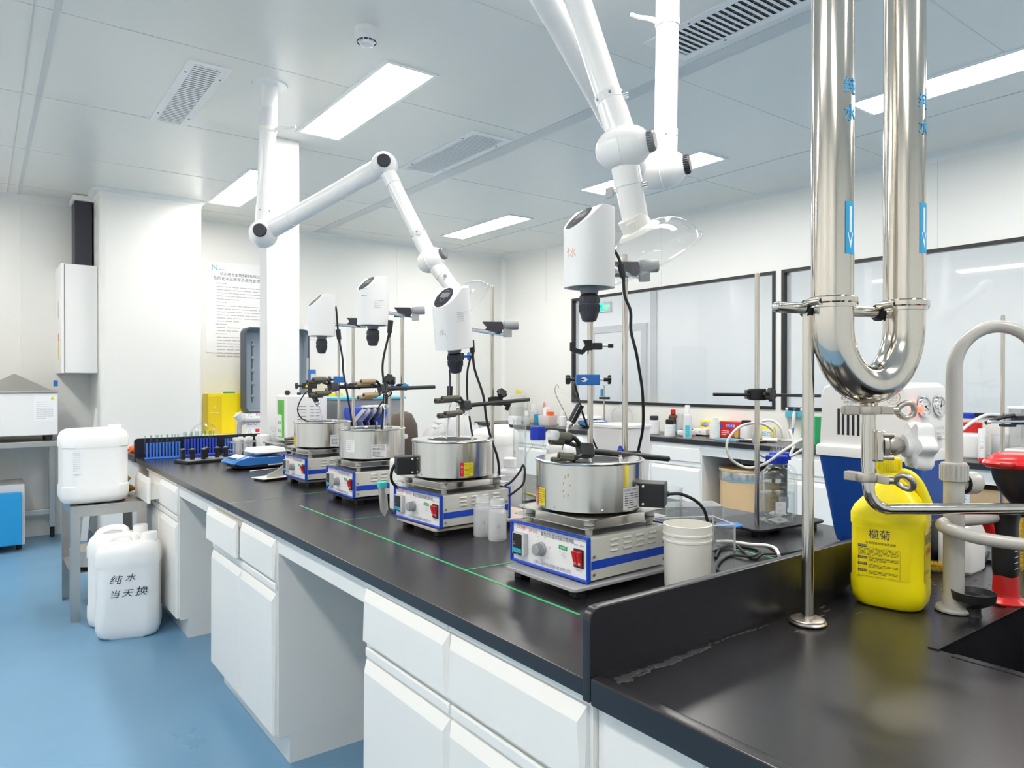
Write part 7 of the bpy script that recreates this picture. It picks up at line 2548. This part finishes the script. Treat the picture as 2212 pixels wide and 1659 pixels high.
# ------------------------------------------------------------------ long bench under the windows
RX0, RX1 = 4.865, XR - 0.001
BB = [(-0.9, 0.35), (0.35, 1.62), (1.62, 3.08), (3.08, 3.86), (3.86, 4.93), (4.93, 6.05), (6.05, 7.2)]
for i, (a, b_) in enumerate(((-0.9, 1.9), (1.9, 4.6), (4.6, 7.3))):
    t = thing('wall_worktop', ['near length of the black worktop under the windows', 'middle length of the black worktop under the windows', 'far length of the black worktop under the windows'][i], 'worktop', (0, 0, 0), 0, 'wall bench worktops')
    MB(M['top']).box(RX0, RX1, a + 0.0006, b_ - 0.0006, ZT - 0.04, ZT, 0.003).build('slab', t, 0)
cabs = [(3.875, 4.44, [], 'white wall bench cabinet with one drawer left of the cardboard drum'), (4.44, 5.45, [4.95], 'white wall bench cabinet behind the large white crate'),
        (5.45, 6.30, [5.9], 'white wall bench cabinet behind the blue-capped reagent bottle'), (6.30, 7.2, [6.75], 'white wall bench cabinet in the far corner'),
        (2.0, 3.08, [2.5], 'white wall bench cabinet behind the vacuum pump'), (0.55, 1.40, [1.0], 'white wall bench cabinet at the right edge of the photo')]
for a, b_, sp, lab in cabs:
    cabinet(lab, a, b_, sp, RX0 + 0.028, RX1 - 0.002, grp='wall bench cabinets', zt=ZT - 0.04)
for a, b_, lab in ((3.08, 3.875, 'white rail over the knee space with the cardboard drum'), (1.40, 2.0, 'white rail over the knee space behind the faucet')):
    tag(MB(M['cab']).box(RX0 + 0.028, RX0 + 0.046, a, b_, ZT - 0.13, ZT - 0.04, 0.002).build('apron_rail'), lab, 'rail', 'knee space rails')
q = AX(1392, 968, RX0)
m = MB(M['inkblue']).at(FACE_NX(RX0 + 0.008, AX(1430, 960, RX0).y, 0.745))
# cardboard drum in the knee space
yd = AX(1592, 1050, 4.98).y
t = thing('cardboard_drum', 'tan cardboard drum with steel rim under the window bench', 'drum', (5.12, yd - 0.02, 0), 0)
zd = 0.63
MB(M['cardboard']).lathe([(0.001, 0.002), (0.235, 0.002), (0.235, zd - 0.06)], 48, caps=(False, False)).build('barrel', t)
MB(M['brushed']).lathe([(0.237, zd - 0.10), (0.242, zd - 0.09), (0.242, zd - 0.03), (0.237, zd - 0.02)], 48, caps=(False, False)).lathe([(0.236, 0), (0.24, 0.004), (0.24, 0.05), (0.236, 0.055)], 48, caps=(False, False)).build('steel_band', t)
MB(M['cardedge']).lathe([(0.235, zd - 0.03), (0.243, zd - 0.02), (0.243, zd - 0.004), (0.236, zd), (0.22, zd - 0.006), (0.001, zd - 0.006)], 48, caps=(False, False)).build('lid', t)
# orange drawer band and paper under the bench at right
q = AX(2165, 1060, 4.98)
t = thing('storage_box', 'orange-topped grey box under the window bench behind the faucet', 'box', (5.12, 1.70, 0), 0)
MB(M['midgrey']).box(-0.14, 0.2, -0.26, 0.26, 0, 0.56, 0.004).build('box_body', t)
MB(M['cardboard']).box(-0.145, 0.205, -0.265, 0.265, 0.56, 0.68, 0.004).build('lid', t)
m = MB(M['paper']).at(FACE_NX(-0.1465, 0.22, 0.60))
m.plate(-0.05, 0.05, -0.07, 0.06, 0)
m.mat(M['inkblue']).lines(-0.04, 0.03, 0.045, 4, 0.02, 0.005, 0.0005)
m.build('label', t, 0)

# things on the window bench; sizes follow from the distance of each
def kk(p):
    return (p.x * _F.x + p.y * _F.y) / FPX
def W(u, v):
    p = G(u, v)
    if p.x > 5.36:
        p = AX(u, v, 5.32)
        p.z = ZT
    p.x = max(p.x, RX0 + 0.05)
    p.z = ZT
    return p
def wb(label, u, v, wpx, hpx, body, cap, **kw):
    p = W(u, v)
    k = kk(p)
    return screw_bottle(kw.pop('name', 'bottle'), label, 0, 0, wpx * k / 2, hpx * k, body, cap, kw.pop('neck', 0.55), kw.pop('caphpx', 10) * k, kw.pop('capr', 0.6), kw.pop('sh', 0.6), z_loc=p, group=kw.pop('group', 'bottles on the window bench'), **kw)
p = W(1120, 909)
k = kk(p)
duran('large_bottle', 'large clear bottle with yellow cap in the far corner of the window bench', p, 20 * k, 68 * k, 'yellowbox', 30 * k, 5.5 * k, False, 'bottles on the window bench')
wb('white narrow bottle right of the yellow-capped bottle', 1138, 917, 14, 30, 'milky', 'white')
wb('wash bottle with yellow band behind the narrow white bottle', 1153, 912, 18, 40, 'milky', 'white', name='wash_bottle', lab=(0.12, 0.2, 1.2, 'yellowl'))
def tray(label, u, v, wpx, dm, hpx, m='milky'):
    p = W(u, v)
    k = kk(p)
    t = thing('plastic_box', label, 'box', p, 0, 'plastic boxes on the window bench')
    w, h = wpx * k, hpx * k
    MB(M[m]).rr([(0, dm, w * 0.9, 0.015), (h, dm * 1.08, w, 0.018), (h, dm * 1.04, w * 0.95, 0.016), (0.006, dm * 0.96, w * 0.86, 0.014)], 5).build('box_body', t)
    return t, k
tray('small white-blue plastic box below the yellow-capped bottle', 1112, 917, 30, 0.09, 18, 'white')
t, k = tray('clear plastic basket with pink handle and gloves box', 1183, 919, 40, 0.12, 22)
MB(M['pink']).tube([(0, 14 * k, 8 * k), (0, 15 * k, 30 * k), (0, 12 * k, 48 * k), (0, 9 * k, 46 * k), (0, 8 * k, 40 * k)], 0.008, 8, 5).build('handle', t)
MB(M['white']).box(-0.03, 0.03, -2 * k, 9 * k, 6 * k, 38 * k, 0.003).build('white_packet', t)
m = MB(M['orange']).box(-0.03, 0.03, -14 * k, -4 * k, 6 * k, 30 * k, 0.003)
m.build('orange_packet', t)
p = W(1160, 914)
k = kk(p)
tag(MB(M['ovenblue']).lathe([(6 * k, 0), (6 * k, 19 * k), (5.4 * k, 19 * k), (5.4 * k, 1 * k)], 20).build('blue_cup'), 'bright blue plastic cup left of the basket with pink handle', 'cup', None, p)
wb('white bottle behind the probe handle on the window bench', 1215, 921, 15, 34, 'white', 'white')
p = W(1272, 924)
k = kk(p)
balance('blue electronic balance on the window bench', (p.x + 0.06, p.y, ZT), 1.2, 1.25, 'balblue')
# slim burette stand with blue knob
p = W(1305, 912)
k = kk(p)
t = thing('burette_stand', 'slim steel stand with blue tap beside the window corner', 'stand', p, 0)
MB(M['rod']).cyl((0, 0, 0), (0, 0, 92 * k), 2.0 * k, n=12).build('rod', t)
MB(M['blackp']).box(-0.02, 0.02, -14 * k, 12 * k, 62 * k, 67 * k, 0.003).build('clamp', t)
MB(M['brightblue']).box(-0.01, 0.01, 4 * k, 10 * k, 68 * k, 84 * k, 0.004).build('tap', t)
# big round flask with long neck
p = W(1344, 927)
k = kk(p)
t = thing('volumetric_flask', 'large clear volumetric flask with long neck behind the mixer rods', 'flask', p, 0)
pr = [(0.001, 0.001), (20 * k, 0.001)]
for i in range(1, 12):
    a = -PI / 2 + PI * i / 12
    pr.append((3.5 * k + 19 * k * math.cos(a) ** 0.7, 24 * k + 24 * k * math.sin(a)))
pr += [(3.6 * k, 54 * k), (3.0 * k, 122 * k), (3.6 * k, 124 * k)]
MB(M['glass']).lathe(pr, 32, caps=(False, False)).build('glass_body', t, 50)
# glass condenser on a hook
p = D(1222, 845, kk(W(1240, 915)) * FPX)
t = thing('glass_tube', 'slanting glass tube on a bent wire behind the probe handle', 'glass tube', (p.x, p.y, ZT), 0)
k = kk(p)
B_ = lambda u, v: D(u, v, k * FPX) - Vector((p.x, p.y, ZT))
MB(M['glass']).cyl(B_(1204, 842), B_(1222, 848), 4 * k, n=14).cyl(B_(1222, 848), B_(1250, 868), 2.6 * k, n=14).build('tube_body', t)
MB(M['rod']).tube([B_(1207, 838), B_(1204, 831), B_(1199, 838), B_(1200, 850), B_(1210, 872), B_(1222, 895), B_(1228, 918)], 1.0 * k, 6, 5).build('wire', t)
wb('white bottle with grey-blue cap at the left of the exposed worktop', 1413, 938, 23, 40, 'white', 'darkp', sh=0.72, caphpx=8, capr=0.75, lab=(0.15, 0.65, 1.0, 'paper'))
wb('white bottle with black cap in front of the brown bottle', 1447, 943, 24, 37, 'white', 'blackp', sh=0.70, caphpx=9, capr=0.7, lab=(0.15, 0.62, 1.0, 'paper'))
wb('brown glass bottle with red cap on the window bench', 1454, 934, 20, 51, 'brown', 'red', sh=0.62, caphpx=9, capr=0.5, lab=(0.05, 0.4, 1.2, 'lidteal'))
wb('clear wash bottle with blue stripe in front of the white balance', 1485, 947, 19, 72, 'milky', 'white', name='wash_bottle', sh=0.66, caphpx=16, capr=0.55, lab=(0.05, 0.40, 0.5, 'cyan'))
wb('white square bottle in front of the red box', 1544, 948, 22, 47, 'white', 'white', sh=0.76, caphpx=9, capr=0.72, lab=(0.1, 0.6, 1.0, 'paper'))
wb('white bottle with black cap right of the red box', 1612, 941, 26, 40, 'white', 'blackp', sh=0.68, caphpx=9, capr=0.72)
wb('small clear jar behind the wash bottle', 1470, 936, 22, 42, 'milky', 'milky', sh=0.8)
p = W(1513, 941)
k = kk(p)
t = thing('lab_scale', 'white flat laboratory scale behind the blue-striped wash bottle', 'scale', (p.x + 0.05, p.y, ZT), 0)
MB(M['white']).box(-0.07, 0.09, -18 * k, 16 * k, 2 * k, 15 * k, 0.006).build('housing', t)
MB(M['blackp']).box(-0.05, 0.07, -15 * k, 13 * k, 0, 2 * k).build('foot', t)
m = MB(M['lightgrey']).at(FACE_NX(-0.0706, -2 * k, 8 * k))
m.plate(-3 * k, 3 * k, -2 * k, 2.6 * k, 0)
m.mat(M['green']).text('OHAUS', 2.2 * k, 0, 0.4 * k, 0.0004)
m.build('badge', t, 0)
p = W(1445, 938)
p = W(1474, 942)
t = thing('lab_scale', 'white scale with grey pan between black-capped bottle and wash bottle', 'scale', (p.x + 0.06, p.y, ZT), 0)
MB(M['white']).box(-0.07, 0.07, -12 * k, 14 * k, 0.003, 12 * k, 0.012).build('housing', t)
MB(M['greyp']).box(-0.05, 0.05, -8 * k, 10 * k, 12 * k, 15 * k, 0.004).build('pan', t)
def carton(label, u, v, wpx, hpx, dm, m, txts, offs=0.0):
    p = W(u, v)
    k = kk(p)
    t = thing('printed_carton', label, 'box', (p.x + dm / 2 + offs, p.y, ZT), 0, 'printed cartons on the window bench')
    MB(M[m]).box(-dm / 2, dm / 2, -wpx * k / 2, wpx * k / 2, 0, hpx * k, 0.003).build('box_body', t)
    mb = MB(M['navy']).at(FACE_NX(-dm / 2 - 0.0006, 0, 0))
    txts(mb, k, wpx * k / 2, hpx * k)
    mb.build('print', t, 0)
def yprint(m, k, hw, h):
    m.mat(M['rackblue2'])
    for x in (-0.55, 0.45):
        m.disc(x * hw, h * 0.74, hw * 0.34, h * 0.16, 0.0004, 24)
    m.mat(M['paper'])
    for x in (-0.55, 0.45):
        m.text('外科手套', h * 0.2, x * hw, h * 0.74, 0.0008, sx=0.9)
    m.mat(M['red']).plate(hw * 0.75, hw * 0.97, h * 0.05, h * 0.6, 0.0004)
def rprint(m, k, hw, h):
    m.mat(M['rackblue2']).disc(0.1 * hw, h * 0.72, hw * 0.34, h * 0.16, 0.0004, 24).disc(-0.9 * hw, h * 0.72, hw * 0.14, h * 0.16, 0.0004, 24)
    m.mat(M['paper']).text('外科手套', h * 0.2, 0.1 * hw, h * 0.72, 0.0008, sx=0.9)
    m.mat(M['tan']).disc(0.66 * hw, h * 0.3, hw * 0.28, h * 0.30, 0.0004, 24)
    m.mat(M['yellowl'])
    for i in range(4):
        m.plate((0.5 + i * 0.09) * hw, (0.55 + i * 0.09) * hw, h * 0.05, h * (0.4 + 0.05 * i), 0.0008)
    m.mat(M['paper']).lines(-0.8 * hw, 0.0, h * 0.4, 3, h * 0.12, h * 0.04, 0.0004)
carton('yellow printed glove carton behind the white scale', 1530, 935, 64, 31, 0.11, 'yellowbox', yprint, 0.05)
carton('red printed glove carton right of the white square bottle', 1576, 945, 52, 34, 0.12, 'red', rprint)
p = W(1572, 952)
k = kk(p)
tag(MB(M['lidteal']).box(-0.06, 0.06, -26 * k, 28 * k, 0, 0.008).mat(M['paper']).box(-0.058, 0.058, -25 * k, 27 * k, 0.008, 0.013).mat(M['lidteal']).box(-0.06, 0.06, -26 * k, 28 * k, 0.013, 0.015).build('notepad'), 'pale blue notepad lying on the window bench', 'notepad', None, (p.x + 0.03, p.y, ZT))
p = W(1622, 955)
t = thing('tool_tray', 'low black tray of tools right of the pale blue notepad', 'tray', (p.x + 0.02, p.y, ZT), 0)
MB(M['blackp']).box(-0.06, 0.07, -24 * k, 22 * k, 0, 0.012, 0.003).build('tray', t)
for i in range(4):
    MB(M['lightgrey']).cyl((-0.03 + 0.02 * i, -18 * k, 0.016), (-0.02 + 0.02 * i, 16 * k, 0.02), 0.004, n=8).build('tool', t)
p = W(1664, 955)
tag(MB(M['white']).at(RZ(0.3)).cyl((0, -15 * k, 0.018), (0, 15 * k, 0.018), 0.018, n=20).build('paper_roll'), 'small white roll in front of the pale green pack', 'roll', None, p)
p = W(1663, 936)
t = thing('soft_pack', 'pale green soft pack with blue emblem leaning at the wall', 'pack', (5.30, p.y, ZT), 0)
MB(M['yellowl']).rr([(0, 0.03, 30 * k, 0.012), (10 * k, 0.05, 34 * k, 0.02), (26 * k, 0.035, 32 * k, 0.015), (30 * k, 0.012, 28 * k, 0.005)]).build('pack_body', t)
m = MB(M['paper']).at(FACE_NX(-0.026, 0, 14 * k))
m.plate(-11 * k, 11 * k, -9 * k, 10 * k, 0.0)
m.mat(M['inkcyan']).text('纸巾', 12 * k, 0, 0, 0.001)
m.build('emblem', t, 0)
# pipette carousel
p = W(1705, 940)
k = kk(p)
t = thing('pipette_stand', 'white pipette stand with pale blue crossbar holding pipettes', 'stand', (p.x + 0.08, p.y, ZT), 0)
m = MB(M['white'])
for y in (20 * k, -22 * k):
    m.tube([(0.03, y, 0), (0.025, y, 30 * k), (0.0, y * 0.95, 60 * k), (-0.02, y * 0.8, 72 * k)], 0.011, 10, 5)
m.build('uprights', t)
MB(M['white']).box(-0.06, 0.08, -26 * k, 24 * k, 0, 0.012, 0.004).build('base', t)
MB(M['lidteal']).box(-0.03, 0.0, -20 * k, 19 * k, 52 * k, 66 * k, 0.004).build('crossbar', t)
for i, y in enumerate((-2 * k, -30 * k)):
    q = thing('pipette', ['white and blue pipette hanging on the stand left of the steel post', 'white and blue pipette hanging on the stand right of the steel post'][i], 'pipette', (p.x + 0.035, p.y + y, ZT), 0, 'hanging pipettes')
    MB(M['white']).at(T(0, 0, 0) @ RX(0.06)).lathe([(0.008, 30 * k), (0.013, 36 * k), (0.014, 60 * k), (0.010, 66 * k)], 16).build('handle', q)
    MB(M['balblue']).at(RX(0.06)).lathe([(0.003, 4 * k), (0.005, 16 * k), (0.008, 30 * k)], 14).build('shaft', q)
    MB(M['balblue']).at(RX(0.06)).lathe([(0.006, 66 * k), (0.006, 70 * k), (0.011, 70 * k), (0.011, 74 * k)], 14).build('plunger', q)
p = AX(1760, 925, 5.30)
t = thing('green_sign', 'green and white box standing beside the pipette stand', 'box', (5.25, p.y, ZT), 0)
MB(M['green']).box(-0.04, 0.05, -0.06, 0.06, 0, 0.22, 0.003).build('box_body', t)
# right end of the bench
p = W(2092, 975)
k = kk(p)
duran('reagent_bottle', 'clear bottle with blue cap behind the red-topped jug', (5.34, AX(2092, 940, 5.34).y, ZT), 0.055, HZ(894, (5.25, AX(2092, 940, 5.25).y)) - ZT, 'bluecap', 0.0, 0.033, False)
p = W(2108, 992)
k = kk(p)
wb('white jug with red screw top behind the faucet', 2100, 988, 56, 76, 'white', 'red', name='red_topped_jug', sh=0.62, caphpx=20, capr=0.62)
wb('slim white bottle with red stripes in front of the red-topped jug', 2121, 994, 14, 68, 'white', 'white', sh=0.82, caphpx=14, capr=0.95, lab=(0.05, 0.75, 0.9, 'paper'), text=('Jin', 'redl', 0.016))
cyl_glass('plastic_beaker', 'frosted plastic beaker right of the slim striped bottle', W(2150, 990) + Vector((0.08, 0, 0)), 0.05, 0.15, 'milky')
p = W(2125, 1000)
t = thing('red_clip', 'small red clip with white nozzle lying at the bench edge', 'clip', p, 0.4)
MB(M['red']).box(-0.02, 0.02, -0.03, 0.03, 0, 0.03, 0.004).build('clip_body', t)
MB(M['white']).cyl((-0.02, 0, 0.014), (-0.06, 0.01, 0.008), 0.011, 0.006, n=12).build('nozzle', t)
p = W(2190, 995)
k = kk(p)
t = thing('analytical_balance', 'white analytical balance with clear draught shield at the right edge', 'balance', (5.12, AX(2195, 980, 5.0).y - 0.05, ZT), 0.0)
MB(M['white']).rr([(0.012, 0.40, 0.28, 0.03), (0.03, 0.42, 0.30, 0.04), (0.075, 0.36, 0.26, 0.04, 0.02, 0), (0.085, 0.30, 0.24, 0.03, 0.03, 0)]).build('base', t)
MB(M['blackp']).box(-0.18, 0.18, -0.12, 0.12, 0, 0.012).build('foot', t)
b = MB(M['acrylic'])
for x0_, x1_, y0_, y1_ in ((-0.06, 0.14, -0.11, -0.107), (-0.06, 0.14, 0.107, 0.11), (-0.06, -0.057, -0.107, 0.107)):
    b.box(x0_, x1_, y0_, y1_, 0.086, 0.33)
b.build('draught_shield', t, 0)
MB(M['white']).box(-0.065, 0.15, -0.115, 0.115, 0.33, 0.345, 0.003).build('top_frame', t)
MB(M['lightgrey']).box(0.141, 0.17, -0.11, 0.11, 0.086, 0.33, 0.004).build('rear_column', t)
# stand with clamp behind the eyewash
dq = 2.02
b0 = D(2166, 900, dq)
t = thing('iron_stand', 'thin steel rod stand behind the eyewash carrying a black clamp', 'stand', (b0.x, b0.y, ZT - 0.002), 0)
MB(M['blackp']).rr([(0, 0.20, 0.13, 0.01), (0.010, 0.20, 0.13, 0.01)]).build('base_plate', t)
rodmesh('rod', t, (0, 0), 0.01, HZ(680, b0) - ZT, 0.0052)
t = thing('flat_jaw_clamp', 'black and chrome flat-jaw clamp on the thin rod at the right edge', 'clamp', D(2190, 905, dq - 0.02), rang, 'clamps on the thin rod')
m = MB(M['blackp'])
m.box(0.0, 0.05, -0.014, 0.014, -0.016, 0.010, 0.003)
m.tube([(0.0, 0, 0.010), (-0.025, 0, 0.006), (-0.06, 0, -0.004), (-0.078, 0, -0.012)], [0.007, 0.006, 0.005, 0.006], 8, 5)
m.box(-0.035, 0.0, -0.012, 0.012, -0.022, -0.014, 0.002)
m.build('jaw', t)
m = MB(M['chrome']).cyl((-0.075, -0.012, -0.008), (0.02, -0.012, -0.006), 0.0042, n=12).sph((-0.076, -0.012, -0.008), 0.006, 12)
m.build('screw', t)
q = D(2206, 1000, 2.3)
